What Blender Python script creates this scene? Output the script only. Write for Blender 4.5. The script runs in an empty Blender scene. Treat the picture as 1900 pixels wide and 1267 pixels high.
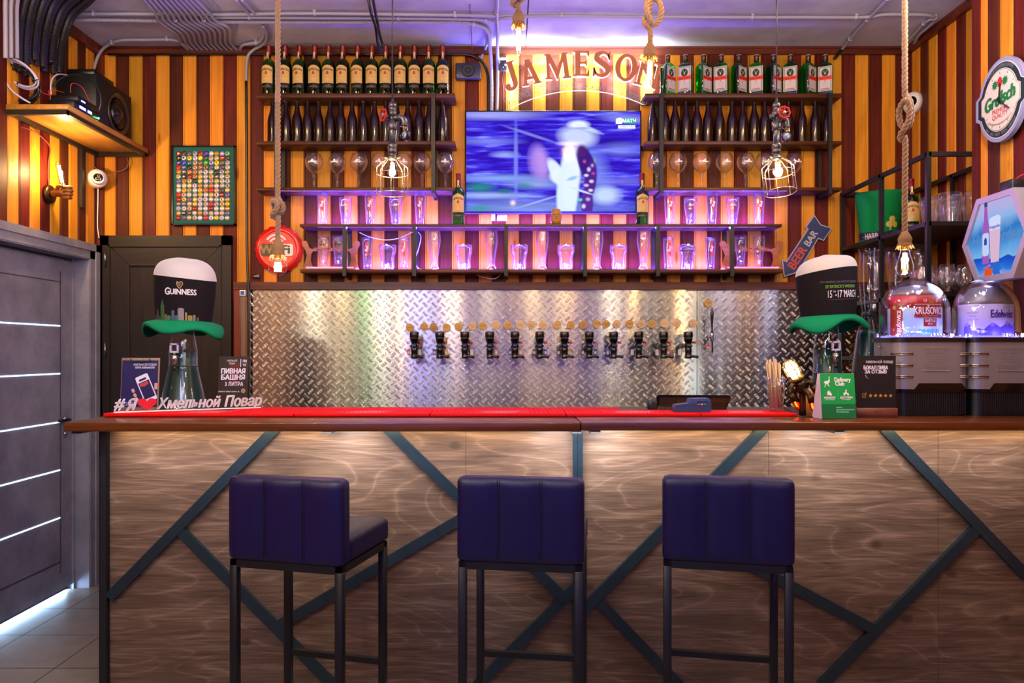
import bpy, bmesh, math, random
from mathutils import Vector, Matrix, Euler
from mathutils.geometry import tessellate_polygon
PI = math.pi
random.seed(7)
S = bpy.context.scene
COL = S.collection
# ---------------------------------------------------------------- camera
H = 1.475          # eye height
FPX = 1400.0       # focal length in pixels of the 1900 px wide frame
CX, HY = 942.0, 652.0
cam_d = bpy.data.cameras.new('camera'); cam = bpy.data.objects.new('camera', cam_d); COL.objects.link(cam)
cam.location = (0, 0, H); cam.rotation_euler = (PI/2, 0, 0)
cam_d.sensor_width = 36; cam_d.lens = 36*FPX/1900
cam_d.shift_x = (950-CX)/1900; cam_d.shift_y = (HY-633.5)/1900
cam_d.clip_start = 0.05
S.camera = cam
# ---------------------------------------------------------------- world, exposure
W = bpy.data.worlds.new('world'); S.world = W; W.use_nodes = True
W.node_tree.nodes['Background'].inputs[0].default_value = (0.30, 0.24, 0.42, 1)
W.node_tree.nodes['Background'].inputs[1].default_value = 0.10
S.view_settings.view_transform = 'Standard'; S.view_settings.look = 'None'
S.view_settings.gamma = 1; S.view_settings.use_curve_mapping = False
S.view_settings.exposure = 0.35
S.cycles.max_bounces = 10; S.cycles.transparent_max_bounces = 24
S.cycles.diffuse_bounces = 3; S.cycles.glossy_bounces = 4
S.cycles.caustics_reflective = False; S.cycles.caustics_refractive = False
S.cycles.sample_clamp_indirect = 4.0
S.cycles.use_denoising = True
# ---------------------------------------------------------------- room lights
def area(name, loc, rot, sx, sy, power, col, spread=180):
    d = bpy.data.lights.new(name, 'AREA'); d.shape = 'RECTANGLE'; d.size = sx; d.size_y = sy
    d.energy = power; d.color = col; d.spread = math.radians(spread)
    o = bpy.data.objects.new(name, d); COL.objects.link(o); o.location = loc; o.rotation_euler = rot
    return o
def point(name, loc, power, col, r=0.02):
    d = bpy.data.lights.new(name, 'POINT'); d.energy = power; d.color = col; d.shadow_soft_size = r
    o = bpy.data.objects.new(name, d); COL.objects.link(o); o.location = loc
    return o
def spot(name, loc, target, power, col, ang=60, blend=.6, r=.04):
    d = bpy.data.lights.new(name, 'SPOT'); d.energy = power; d.color = col; d.shadow_soft_size = r
    d.spot_size = math.radians(ang); d.spot_blend = blend
    o = bpy.data.objects.new(name, d); COL.objects.link(o); o.location = loc
    o.rotation_euler = (Vector(target)-Vector(loc)).to_track_quat('-Z', 'Y').to_euler()
    return o
WARM = (1.0, 0.60, 0.20); COOL = (0.72, 0.86, 1.0)
# soft light of the guest room, behind and above the viewpoint, plus added fill
area('room_ceiling_light', (0, 1.3, 3.3), (0, 0, 0), 3.6, 1.4, 16, (1.0, 0.82, 0.66))
area('room_violet_light', (0, -1.2, 1.5), (math.radians(90), 0, 0), 3.5, 2.0, 15, (0.16, 0.08, 1.0))
area('ceiling_fill_uplight', (0, 2.5, 2.5), (PI, 0, 0), 4.4, 1.6, 24, (0.70, 0.58, 1.0), 175)  # added fill aimed upwards to brighten the ceiling
area('door_side_fill', (-.9, 2.4, 2.2), (math.radians(90), 0, math.radians(62)), .8, .8, 7, (0.80, 0.74, 1.0), 120)  # added fill for the grey door and its wall, no fixture there
# small lamps of the guest room; the rolled metal behind the taps stretches their reflections into upright streaks
for px, y, z, c, p, r in ((480, 2.8, 2.9, (1, .72, .40), 5, .08), (545, 2.8, 3.0, (1, .76, .46), 5, .06), (578, .6, 3.0, (1, .86, .62), 42, .06), (630, .6, 3.0, (1, .74, .40), 22, .05), (676, .6, 3.0, (.15, 1, .25), 14, .09),
                          (706, .6, 2.7, (1, .90, .72), 42, .05), (775, .6, 2.5, (.42, .42, 1), 46, .20), (835, .6, 2.6, (.60, .66, 1), 22, .12), (905, .6, 2.6, (1, .82, .62), 10, .08), (990, .6, 2.6, (1, .70, .32), 17, .07), (1040, .6, 2.9, (1, .80, .5), 7, .06),
                          (1135, .6, 2.5, (1, .82, .55), 20, .06), (1215, 2.8, 2.9, (1, .9, .8), 5, .08), (1292, 2.8, 2.9, (1, .92, .78), 17, .05), (1345, 2.8, 2.6, (.8, .74, 1), 9, .12), (1400, 2.8, 2.9, (1, .72, .36), 7, .06)):
    point('room_lamp_light', ((px-942)/1400*(9.72-y), y, z), p, c, r)
for x in (-2.0, -.7, .7, 2.0):
    spot('room_spot_warm_light', (x*.8, 2.7, 3.30), (x*1.22, 4.86, 2.35), 46, WARM, 80, .9, .06)
# ---------------------------------------------------------------- helpers
def at(px, py, Y):
    """point at depth Y that the photo shows at pixel px, py"""
    return Vector(((px-CX)/FPX*Y, Y, H+(HY-py)/FPX*Y))
def X(px, Y): return (px-CX)/FPX*Y
def Z(py, Y): return H+(HY-py)/FPX*Y
T = Matrix.Translation
def RX(a): return Matrix.Rotation(a, 4, 'X')
def RY(a): return Matrix.Rotation(a, 4, 'Y')
def RZ(a): return Matrix.Rotation(a, 4, 'Z')
def SC(x, y=None, z=None):
    y = x if y is None else y; z = x if z is None else z
    return Matrix.Diagonal((x, y, z, 1))
FRONT = RX(PI/2)                      # local xy plane -> faces the camera (-Y)
def facing(loc, normal_angle=0):      # text/label plane at loc, normal = -Y turned about Z
    return T(Vector(loc)) @ RZ(normal_angle) @ FRONT

class MB:
    def __init__(s): s.v = []; s.f = []; s.m = []; s.s = []; s.mats = []; s.pk = []; s.M = None
    def add(s, vs, fs, mat, M=None, smooth=False, pk=0.0):
        b = len(s.v)
        if M is not None: vs = [M @ Vector(p) for p in vs]
        if s.M is not None: vs = [s.M @ Vector(p) for p in vs]
        s.v += [tuple(p) for p in vs]
        if mat not in s.mats: s.mats.append(mat)
        k = s.mats.index(mat)
        for f in fs:
            s.f.append(tuple(b+i for i in f)); s.m.append(k); s.s.append(smooth); s.pk.append(pk)
        return s
    def box(s, x0, x1, y0, y1, z0, z1, mat, M=None, pk=0.0):
        if x0 > x1: x0, x1 = x1, x0
        if y0 > y1: y0, y1 = y1, y0
        if z0 > z1: z0, z1 = z1, z0
        vs = [(x, y, z) for x in (x0, x1) for y in (y0, y1) for z in (z0, z1)]
        return s.add(vs, [(0,1,3,2), (4,6,7,5), (0,4,5,1), (2,3,7,6), (0,2,6,4), (1,5,7,3)], mat, M, pk=pk)
    def rbox(s, x0, x1, y0, y1, z0, z1, r, mat, M=None, seg=2, smooth=True, pk=0.0):
        bm = bmesh.new(); bmesh.ops.create_cube(bm, size=1)
        for v in bm.verts:
            v.co = ((x0+x1)/2+v.co.x*(x1-x0), (y0+y1)/2+v.co.y*(y1-y0), (z0+z1)/2+v.co.z*(z1-z0))
        bmesh.ops.bevel(bm, geom=bm.edges[:], offset=r, segments=seg, profile=.5, affect='EDGES')
        return s.bm(bm, mat, M, smooth, pk)
    def bm(s, bm, mat, M=None, smooth=True, pk=0.0):
        bm.verts.index_update()
        s.add([v.co.copy() for v in bm.verts], [[v.index for v in f.verts] for f in bm.faces], mat, M, smooth, pk)
        bm.free(); return s
    def bar(s, a, b, w, h, mat, up=(0,0,1), M=None, ext=0.0, pk=0.0):
        a, b = Vector(a), Vector(b); d = (b-a).normalized(); a = a-d*ext; b = b+d*ext
        u = Vector(up); sd = d.cross(u)
        if sd.length < 1e-4: sd = d.cross(Vector((1,0,0)))
        sd.normalize(); u = sd.cross(d).normalized()
        vs = [p+sd*i*w/2+u*j*h/2 for p in (a, b) for i, j in ((-1,-1), (1,-1), (1,1), (-1,1))]
        return s.add(vs, [(0,1,2,3), (7,6,5,4), (0,4,5,1), (1,5,6,2), (2,6,7,3), (3,7,4,0)], mat, M, pk=pk)
    def lathe(s, prof, mat, M=None, seg=24, smooth=True, a0=0, a1=2*PI, pk=0.0):
        full = abs(a1-a0-2*PI) < 1e-6; n = seg if full else seg+1
        vs, fs = [], []
        for r, z in prof:
            for i in range(n):
                a = a0+(a1-a0)*i/seg; vs.append((r*math.cos(a), r*math.sin(a), z))
        for j in range(len(prof)-1):
            for i in range(seg):
                k = (i+1) % n if full else i+1
                fs.append((j*n+i, j*n+k, (j+1)*n+k, (j+1)*n+i))
        if full:
            if prof[0][0] > 1e-5: fs.append(tuple(range(n))[::-1])
            if prof[-1][0] > 1e-5: fs.append(tuple((len(prof)-1)*n+i for i in range(n)))
        return s.add(vs, fs, mat, M, smooth, pk)
    def shell(s, prof, mat, M=None, seg=24, smooth=True):     # open lathe, no caps
        vs, fs = [], []; n = seg
        for r, z in prof:
            for i in range(n):
                a = 2*PI*i/seg; vs.append((r*math.cos(a), r*math.sin(a), z))
        for j in range(len(prof)-1):
            for i in range(seg):
                k = (i+1) % n; fs.append((j*n+i, j*n+k, (j+1)*n+k, (j+1)*n+i))
        return s.add(vs, fs, mat, M, smooth)
    def tube(s, pts, r, mat, seg=8, closed=False, M=None, smooth=True, caps=True):
        P = [Vector(p) for p in pts]; n = len(P)
        rr = r if isinstance(r, (list, tuple)) else [r]*n
        vs, fs = [], []; prev = None
        for i, p in enumerate(P):
            if closed: d = (P[(i+1) % n]-P[i-1])
            else: d = P[min(i+1, n-1)]-P[max(i-1, 0)]
            if d.length < 1e-9: d = Vector((0,0,1))
            d.normalize()
            if prev is None:
                u = Vector((0,0,1)) if abs(d.z) < .9 else Vector((1,0,0))
                u = (u-d*u.dot(d)).normalized()
            else:
                u = prev-d*prev.dot(d)
                u = u.normalized() if u.length > 1e-6 else Vector((1,0,0))
            prev = u; w = d.cross(u)
            for k in range(seg):
                a = 2*PI*k/seg; vs.append(p+(u*math.cos(a)+w*math.sin(a))*rr[i])
        m = n if closed else n-1
        for i in range(m):
            j = (i+1) % n
            for k in range(seg):
                l = (k+1) % seg; fs.append((i*seg+k, i*seg+l, j*seg+l, j*seg+k))
        if not closed and caps:
            fs.append(tuple(range(seg))[::-1]); fs.append(tuple((n-1)*seg+k for k in range(seg)))
        return s.add(vs, fs, mat, M, smooth)
    def prism(s, poly, d, mat, M=None, holes=(), side=None, pk=0.0):
        """poly in local xy, extruded from z=0 to z=d"""
        loops = [[Vector((x, y, 0)) for x, y in poly]]+[[Vector((x, y, 0)) for x, y in h] for h in holes]
        tris = tessellate_polygon(loops); flat = [p for l in loops for p in l]; n = len(flat)
        vs = [(p.x, p.y, d) for p in flat]+[(p.x, p.y, 0) for p in flat]
        fs = []
        for t in tris:
            a, b, c = (flat[i] for i in t)
            if (b-a).cross(c-a).z < 0: t = t[::-1]
            fs.append(tuple(t)); fs.append(tuple(i+n for i in t[::-1]))
        s.add(vs, fs if d else fs[::2], mat, M, pk=pk)
        if d:
            sf, b = [], 0
            for l in loops:
                m = len(l); ar = sum(l[i].x*l[(i+1) % m].y-l[(i+1) % m].x*l[i].y for i in range(m))
                for i in range(m):
                    j = (i+1) % m; q = (b+i, b+i+n, b+j+n, b+j)
                    sf.append(q if (ar > 0) == (l is loops[0]) else q[::-1])
                b += m
            s.add(vs, sf, side or mat, M, pk=pk)
        return s
    def sphere(s, c, r, mat, M=None, seg=16, rings=10):
        rx, ry, rz = (r, r, r) if not isinstance(r, (tuple, list)) else r
        prof = [(math.sin(PI*i/rings), -math.cos(PI*i/rings)) for i in range(rings+1)]
        prof[0] = (0, -1); prof[-1] = (0, 1)
        MM = T(Vector(c)) @ SC(rx, ry, rz)
        return s.lathe(prof, mat, MM if M is None else M @ MM, seg)
    def disc(s, r, mat, M, seg=24, d=0.002):
        return s.prism([(r*math.cos(2*PI*i/seg), r*math.sin(2*PI*i/seg)) for i in range(seg)], d, mat, M)
    def text(s, t, size, mat, M, d=0.0003, bold=0.0, shear=0.0, align='CENTER', sx=1.0, bend=None, gap=1.0, res=3):
        """text in the local xy plane; bend = radius of an arc (positive: arched up), or ('cyl', r): wrapped round a cylinder of radius r"""
        key = (t, align, gap, res)
        if key not in TXT:
            c = bpy.data.curves.new('t', 'FONT'); c.body = t.replace('н', 'п'); c.size = 1
            c.align_x = align; c.align_y = 'CENTER'; c.space_character = gap; c.resolution_u = res
            o = bpy.data.objects.new('t', c); COL.objects.link(o)
            dg = bpy.context.evaluated_depsgraph_get(); me = bpy.data.meshes.new_from_object(o.evaluated_get(dg))
            TXT[key] = fix_en(t, [v.co.copy() for v in me.vertices], [tuple(p.vertices) for p in me.polygons])
            bpy.data.objects.remove(o); bpy.data.curves.remove(c); bpy.data.meshes.remove(me)
        vs0, fs0 = TXT[key]; vs0 = [p*size for p in vs0]; out = []; vs, fs = [], []
        k_ = bold*size
        for ox, oy in (((0, 0),) if not bold else ((0, 0), (k_, 0), (-k_, 0), (0, k_*.6), (0, -k_*.6))):
            b_ = len(vs); vs += [Vector((p.x+ox/sx, p.y+oy, p.z)) for p in vs0]; fs += [tuple(i+b_ for i in f) for f in fs0]
        for q_, p in enumerate(vs):
            x, y, z = (p.x+shear*p.y)*sx, p.y, d+(q_//max(1, len(vs0)))*2e-6
            if bend is not None:
                if isinstance(bend, tuple):
                    a = x/bend[1]; x, z = bend[1]*math.sin(a), d+bend[1]*(math.cos(a)-1)
                    if len(bend) > 2: y -= bend[2]*a*a
                else:
                    a = x/bend; x, y = (bend+y)*math.sin(a), (bend+y)*math.cos(a)-bend
            out.append(Vector((x, y, z)))
        return s.add(out, fs, mat, M)
    def build(s, name, parent=None, world=False):
        me = bpy.data.meshes.new(name); me.from_pydata(s.v, [], s.f)
        for m in s.mats: me.materials.append(m)
        me.polygons.foreach_set('material_index', s.m); me.polygons.foreach_set('use_smooth', s.s)
        if any(s.pk):
            a = me.attributes.new('pk', 'FLOAT', 'FACE'); a.data.foreach_set('value', s.pk)
        me.update()
        o = bpy.data.objects.new(name, me); COL.objects.link(o)
        if parent is not None:
            o.parent = parent
            if world:
                r = parent
                while r.parent: r = r.parent
                o.matrix_parent_inverse = (T(r.location) @ r.rotation_euler.to_matrix().to_4x4()).inverted() if parent is r else Matrix()
        return o
TXT = {}
def fix_en(t, vs, fs):
    """the built-in font fills its small Cyrillic en solid: it is set as pe (same width) and its bar lowered here"""
    if 'н' not in t: return vs, fs
    par = list(range(len(vs)))
    def root(i):
        while par[i] != i: i = par[i]
        return i
    for f in fs:
        for a in f[1:]: par[root(a)] = root(f[0])
    isl = {}
    for i in range(len(vs)): isl.setdefault(root(i), []).append(i)
    pe = [v for v in isl.values() if len(v) == 8 and abs(max(vs[i].y for i in v)-min(vs[i].y for i in v)-.542) < .02 and abs(max(vs[i].x for i in v)-min(vs[i].x for i in v)-.433) < .02]
    pe.sort(key=lambda v: min(vs[i].x for i in v)); want = [c for c in t if c in 'нп']
    if len(pe) != len(want): print('en count', t, len(pe), len(want)); return vs, fs
    drop = set(); add = []
    for v, c in zip(pe, want):
        if c == 'п': continue
        drop.update(v); xs = sorted({round(vs[i].x, 4) for i in v}); y0, y1 = min(vs[i].y for i in v), max(vs[i].y for i in v); x0, x1, x2, x3 = xs[0], xs[1], xs[-2], xs[-1]; ym = (y0+y1)/2
        add += [(x0, x1, y0, y1), (x2, x3, y0, y1), (x1, x2, ym-.034, ym+.034)]
    fs = [f for f in fs if f[0] not in drop]; vs = list(vs)
    for x0, x1, y0, y1 in add:
        b = len(vs); vs += [Vector((x0, y0, 0)), Vector((x1, y0, 0)), Vector((x1, y1, 0)), Vector((x0, y1, 0))]; fs.append((b, b+1, b+2, b+3))
    return vs, fs
def tag(o, label, cat, group=None, kind=None):
    if label: o['label'] = label
    if cat: o['category'] = cat
    if group: o['group'] = group
    if kind: o['kind'] = kind
    return o
def thing(name, label, cat, loc=(0,0,0), rz=0, group=None):
    o = bpy.data.objects.new(name, None); COL.objects.link(o); o.location = loc; o.rotation_euler = (0, 0, rz)
    o.empty_display_size = .05
    return tag(o, label, cat, group)
def struct(name, mb):
    o = mb.build(name); o['kind'] = 'structure'; return o
def dup(root, loc, rz=0, label=None, group=None, scale=None):
    """a copy of a thing with copies of its parts and sub-parts"""
    r = root.copy(); COL.objects.link(r); r.location = loc; r.rotation_euler = (0, 0, rz)
    if scale: r.scale = scale
    if label: r['label'] = label
    if group: r['group'] = group
    for ch in list(KIDS(root)):
        c = ch.copy(); COL.objects.link(c); c.parent = r
        for g in KIDS(ch):
            d = g.copy(); COL.objects.link(d); d.parent = c
    return r
def KIDS(o): return [c for c in bpy.data.objects if c.parent is o or c.parent == o]
ORD = ['first', 'second', 'third', 'fourth', 'fifth', 'sixth', 'seventh', 'eighth', 'ninth', 'tenth', 'eleventh', 'twelfth',
       'thirteenth', 'fourteenth', 'fifteenth', 'sixteenth', 'seventeenth', 'eighteenth']
def arcpts(c, r, a0, a1, n, plane='xz'):
    out = []
    for i in range(n+1):
        a = a0+(a1-a0)*i/n
        if plane == 'xz': out.append((c[0]+r*math.cos(a), c[1], c[2]+r*math.sin(a)))
        elif plane == 'xy': out.append((c[0]+r*math.cos(a), c[1]+r*math.sin(a), c[2]))
        else: out.append((c[0], c[1]+r*math.cos(a), c[2]+r*math.sin(a)))
    return out
def spline(pts, n=8, closed=False):
    """Catmull-Rom through pts"""
    P = [Vector(p) for p in pts]; out = []; m = len(P)
    rng = range(m) if closed else range(m-1)
    for i in rng:
        g = lambda k: P[k % m] if closed else P[max(0, min(m-1, k))]
        p0, p1, p2, p3 = g(i-1), g(i), g(i+1), g(i+2)
        for k in range(n):
            t = k/n
            out.append(.5*((2*p1)+(p2-p0)*t+(2*p0-5*p1+4*p2-p3)*t*t+(3*p1-p0-3*p2+p3)*t**3))
    if not closed: out.append(P[-1])
    return out
# ---------------------------------------------------------------- materials
def srgb(h):
    h = h.lstrip('#'); c = [int(h[i:i+2], 16)/255 for i in (0, 2, 4)]
    return tuple(x/12.92 if x <= .04045 else ((x+.055)/1.055)**2.4 for x in c)+(1,)
def newmat(name):
    m = bpy.data.materials.new(name); m.use_nodes = True; nt = m.node_tree
    b = nt.nodes['Principled BSDF']
    return m, nt, b
PM = {}
def P(name, hexc, rough=.5, metal=0, spec=.5, var=.0, bump=0, scale=40, emit=None, es=1, coat=0, sheen=0):
    """plain surface with a little procedural variation"""
    if name in PM: return PM[name]
    m, nt, b = newmat(name); c = srgb(hexc) if isinstance(hexc, str) else hexc
    b.inputs['Base Color'].default_value = c; b.inputs['Roughness'].default_value = rough
    b.inputs['Metallic'].default_value = metal; b.inputs['Specular IOR Level'].default_value = spec
    b.inputs['Coat Weight'].default_value = coat; b.inputs['Sheen Weight'].default_value = sheen
    L = nt.links.new
    if var or bump:
        tc = nt.nodes.new('ShaderNodeTexCoord'); n = nt.nodes.new('ShaderNodeTexNoise')
        n.inputs['Scale'].default_value = scale; n.inputs['Detail'].default_value = 4
        L(tc.outputs['Object'], n.inputs['Vector'])
        if var:
            mx = nt.nodes.new('ShaderNodeMix'); mx.data_type = 'RGBA'
            mx.inputs[6].default_value = tuple(x*(1-var) for x in c[:3])+(1,)
            mx.inputs[7].default_value = tuple(min(1, x*(1+var)) for x in c[:3])+(1,)
            L(n.outputs['Fac'], mx.inputs[0]); L(mx.outputs[2], b.inputs['Base Color'])
        if bump:
            bp = nt.nodes.new('ShaderNodeBump'); bp.inputs['Strength'].default_value = bump; bp.inputs['Distance'].default_value = .002
            L(n.outputs['Fac'], bp.inputs['Height']); L(bp.outputs[0], b.inputs['Normal'])
    if emit:
        b.inputs['Emission Color'].default_value = srgb(emit) if isinstance(emit, str) else emit
        b.inputs['Emission Strength'].default_value = es
    PM[name] = m; return m
def E(name, hexc, st):
    if name in PM: return PM[name]
    m, nt, b = newmat(name); nt.nodes.remove(b)
    e = nt.nodes.new('ShaderNodeEmission'); e.inputs[0].default_value = srgb(hexc) if isinstance(hexc, str) else hexc
    e.inputs[1].default_value = st; nt.links.new(e.outputs[0], nt.nodes['Material Output'].inputs[0])
    PM[name] = m; return m
def GLASS(name, tint=(1,1,1,1), gloss=.04, rough=.02, edge=1.0, gcol=(1,1,1,1), scat=0.0, pw_=3.2):
    """thin glass: clear see-through, mirror-like towards grazing angles"""
    if name in PM: return PM[name]
    m, nt, b = newmat(name); nt.nodes.remove(b); N = nt.nodes.new; L = nt.links.new
    t = N('ShaderNodeBsdfTransparent'); t.inputs[0].default_value = tint
    g = N('ShaderNodeBsdfGlossy'); g.inputs[0].default_value = gcol; g.inputs['Roughness'].default_value = rough
    lw = N('ShaderNodeLayerWeight'); lw.inputs[0].default_value = .5
    pw = N('ShaderNodeMath'); pw.operation = 'POWER'; pw.inputs[1].default_value = pw_
    mu = N('ShaderNodeMath'); mu.operation = 'MULTIPLY_ADD'; mu.inputs[1].default_value = edge; mu.inputs[2].default_value = gloss; mu.use_clamp = True
    L(lw.outputs['Facing'], pw.inputs[0]); L(pw.outputs[0], mu.inputs[0])
    df = N('ShaderNodeBsdfTranslucent'); df.inputs[0].default_value = (.9, .9, .9, 1); d2 = N('ShaderNodeBsdfDiffuse'); d2.inputs[0].default_value = (.9, .9, .9, 1)  # white scatter at grazing angles stands in for light refracted into glass edges
    da = N('ShaderNodeMixShader'); L(df.outputs[0], da.inputs[1]); L(d2.outputs[0], da.inputs[2]); gm_ = N('ShaderNodeMixShader'); gm_.inputs[0].default_value = scat; L(g.outputs[0], gm_.inputs[1]); L(da.outputs[0], gm_.inputs[2])
    mx = N('ShaderNodeMixShader'); L(mu.outputs[0], mx.inputs[0]); L(t.outputs[0], mx.inputs[1]); L(gm_.outputs[0], mx.inputs[2])
    L(mx.outputs[0], nt.nodes['Material Output'].inputs[0])
    PM[name] = m; return m
def WOOD(name, c0, c1, c2, grain='z', fine=60, along=2.5, rough=.45, knots=0.0, kcol='#3a1a06', pk=False, bump=.15, pkvar=.25, coat=0.0, wave=0.0, kscale=(9, 2.2), spec=.4):
    """grain runs along the axis named; pk gives every plank its own piece of wood"""
    if name in PM: return PM[name]
    m, nt, b = newmat(name); N = nt.nodes.new; L = nt.links.new
    tc = N('ShaderNodeTexCoord'); src = tc.outputs['Object']
    if pk:
        at_ = N('ShaderNodeAttribute'); at_.attribute_name = 'pk'
        cb = N('ShaderNodeCombineXYZ'); 
        for i, k in enumerate((3.7, 5.1, 7.3)):
            mm = N('ShaderNodeMath'); mm.operation = 'MULTIPLY'; mm.inputs[1].default_value = k; L(at_.outputs['Fac'], mm.inputs[0]); L(mm.outputs[0], cb.inputs[i])
        va = N('ShaderNodeVectorMath'); L(src, va.inputs[0]); L(cb.outputs[0], va.inputs[1]); src = va.outputs[0]
    ax = 'xyz'.index(grain)
    mp = N('ShaderNodeMapping'); sc = [fine]*3; sc[ax] = along; mp.inputs['Scale'].default_value = sc; L(src, mp.inputs[0])
    n1 = N('ShaderNodeTexNoise'); n1.inputs['Scale'].default_value = 1; n1.inputs['Detail'].default_value = 5; n1.inputs['Roughness'].default_value = .6; n1.inputs['Distortion'].default_value = .6
    L(mp.outputs[0], n1.inputs['Vector'])
    mp2 = N('ShaderNodeMapping'); sc = [fine*.12]*3; sc[ax] = along*.5; mp2.inputs['Scale'].default_value = sc; L(src, mp2.inputs[0])
    n2 = N('ShaderNodeTexNoise'); n2.inputs['Scale'].default_value = 1; n2.inputs['Detail'].default_value = 3; n2.inputs['Distortion'].default_value = 1.2; L(mp2.outputs[0], n2.inputs['Vector'])
    ad = N('ShaderNodeMath'); ad.operation = 'MULTIPLY_ADD'; ad.inputs[1].default_value = .55; L(n1.outputs['Fac'], ad.inputs[0])
    ad2 = N('ShaderNodeMath'); ad2.operation = 'MULTIPLY'; ad2.inputs[1].default_value = .45; L(n2.outputs['Fac'], ad2.inputs[0]); L(ad2.outputs[0], ad.inputs[2])
    fac = ad.outputs[0]
    if wave:
        mp4 = N('ShaderNodeMapping'); sc = [wave]*3; sc[ax] = wave*.22; mp4.inputs['Scale'].default_value = sc; L(src, mp4.inputs[0])
        nw = N('ShaderNodeTexNoise'); nw.inputs['Scale'].default_value = 1; nw.inputs['Detail'].default_value = 2; nw.inputs['Distortion'].default_value = .4; L(mp4.outputs[0], nw.inputs['Vector'])
        fr = N('ShaderNodeMath'); fr.operation = 'MULTIPLY'; fr.inputs[1].default_value = 34; L(nw.outputs['Fac'], fr.inputs[0])
        pp = N('ShaderNodeMath'); pp.operation = 'PINGPONG'; pp.inputs[1].default_value = 1; L(fr.outputs[0], pp.inputs[0])
        po = N('ShaderNodeMath'); po.operation = 'POWER'; po.inputs[1].default_value = 7; L(pp.outputs[0], po.inputs[0])
        a3 = N('ShaderNodeMath'); a3.operation = 'MULTIPLY_ADD'; a3.inputs[1].default_value = .12; L(po.outputs[0], a3.inputs[0]); L(fac, a3.inputs[2]); fac = a3.outputs[0]
    rp = N('ShaderNodeValToRGB'); rp.color_ramp.elements[0].position = .3; rp.color_ramp.elements[1].position = .72
    rp.color_ramp.elements[0].color = srgb(c0); rp.color_ramp.elements[1].color = srgb(c2)
    e = rp.color_ramp.elements.new(.5); e.color = srgb(c1); L(fac, rp.inputs[0]); col = rp.outputs[0]
    if knots:
        mp3 = N('ShaderNodeMapping'); sc = [kscale[0]]*3; sc[ax] = kscale[1]; mp3.inputs['Scale'].default_value = sc; L(src, mp3.inputs[0])
        vo = N('ShaderNodeTexVoronoi'); vo.inputs['Scale'].default_value = 1; L(mp3.outputs[0], vo.inputs['Vector'])
        kr = N('ShaderNodeMapRange'); kr.inputs[1].default_value = knots; kr.inputs[2].default_value = knots*2.3; kr.inputs[3].default_value = .8; kr.inputs[4].default_value = 0
        L(vo.outputs['Distance'], kr.inputs[0])
        km = N('ShaderNodeMix'); km.data_type = 'RGBA'; km.inputs[7].default_value = srgb(kcol); L(kr.outputs[0], km.inputs[0]); L(col, km.inputs[6]); col = km.outputs[2]
    if pk:
        hs = N('ShaderNodeHueSaturation'); L(col, hs.inputs['Color'])
        fr2 = N('ShaderNodeMath'); fr2.operation = 'MULTIPLY'; fr2.inputs[1].default_value = 13.77; L(at_.outputs['Fac'], fr2.inputs[0])
        f3 = N('ShaderNodeMath'); f3.operation = 'FRACT'; L(fr2.outputs[0], f3.inputs[0])
        mr = N('ShaderNodeMapRange'); mr.inputs[3].default_value = 1-pkvar; mr.inputs[4].default_value = 1+pkvar; L(f3.outputs[0], mr.inputs[0]); L(mr.outputs[0], hs.inputs['Value'])
        m5 = N('ShaderNodeMapRange'); m5.inputs[3].default_value = .5+pkvar*.05; m5.inputs[4].default_value = .5-pkvar*.05; L(f3.outputs[0], m5.inputs[0]); L(m5.outputs[0], hs.inputs['Hue'])
        col = hs.outputs[0]
    L(col, b.inputs['Base Color']); b.inputs['Roughness'].default_value = rough; b.inputs['Coat Weight'].default_value = coat; b.inputs['Specular IOR Level'].default_value = spec
    bp = N('ShaderNodeBump'); bp.inputs['Strength'].default_value = bump; bp.inputs['Distance'].default_value = .002
    L(n1.outputs['Fac'], bp.inputs['Height']); L(bp.outputs[0], b.inputs['Normal'])
    PM[name] = m; return m
pine = WOOD('honey_stained_pine', '#a36614', '#c07f1f', '#d4962e', knots=.05, pk=True, rough=.5, kcol='#7a3606', spec=.22)
pinedark = WOOD('mahogany_stained_pine', '#3a120a', '#501c0f', '#682a18', knots=.05, pk=True, rough=.52, kcol='#1e0804', spec=.18)
trimwood = WOOD('dark_stained_trim_wood', '#341006', '#55200e', '#70301a', grain='x', rough=.4)
trimwoodz = WOOD('dark_stained_upright_wood', '#341006', '#55200e', '#70301a', grain='z', rough=.4)
shelfwood = WOOD('walnut_stained_shelf_wood', '#2c150a', '#4a2612', '#663a1e', grain='x', rough=.5, knots=.05)
shelfside = WOOD('pale_knotty_shelf_wood', '#5a3814', '#80541f', '#a3722e', grain='y', rough=.5, knots=.05)
wenge = WOOD('wenge_door_veneer', '#140c0a', '#201410', '#2e1e18', grain='z', fine=130, along=3, rough=.5)
wengex = WOOD('wenge_cross_veneer', '#140c0a', '#201410', '#2e1e18', grain='x', fine=130, along=3, rough=.5)
topwood = WOOD('oiled_counter_wood', '#3c1b0c', '#582b13', '#74401f', grain='x', fine=45, along=1.4, rough=.28, knots=.05, coat=.2)
ply = WOOD('stained_birch_plywood', '#3d2e24', '#5f4a3c', '#876d5b', grain='x', fine=150, along=5, rough=.42, knots=.05, kcol='#3a2c24', wave=3.0, bump=.08, kscale=(4.5, 3.2))
plain_white = P('white_plastic', '#e6e2e0', .35)
black_metal = P('black_powder_coated_steel', '#14151a', .42, .3, var=.2)
black_plastic = P('black_plastic', '#0c0c0e', .35)
clear = GLASS('clear_glass', gloss=.06, scat=.09, pw_=2.2)
print('helpers ok')
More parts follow.
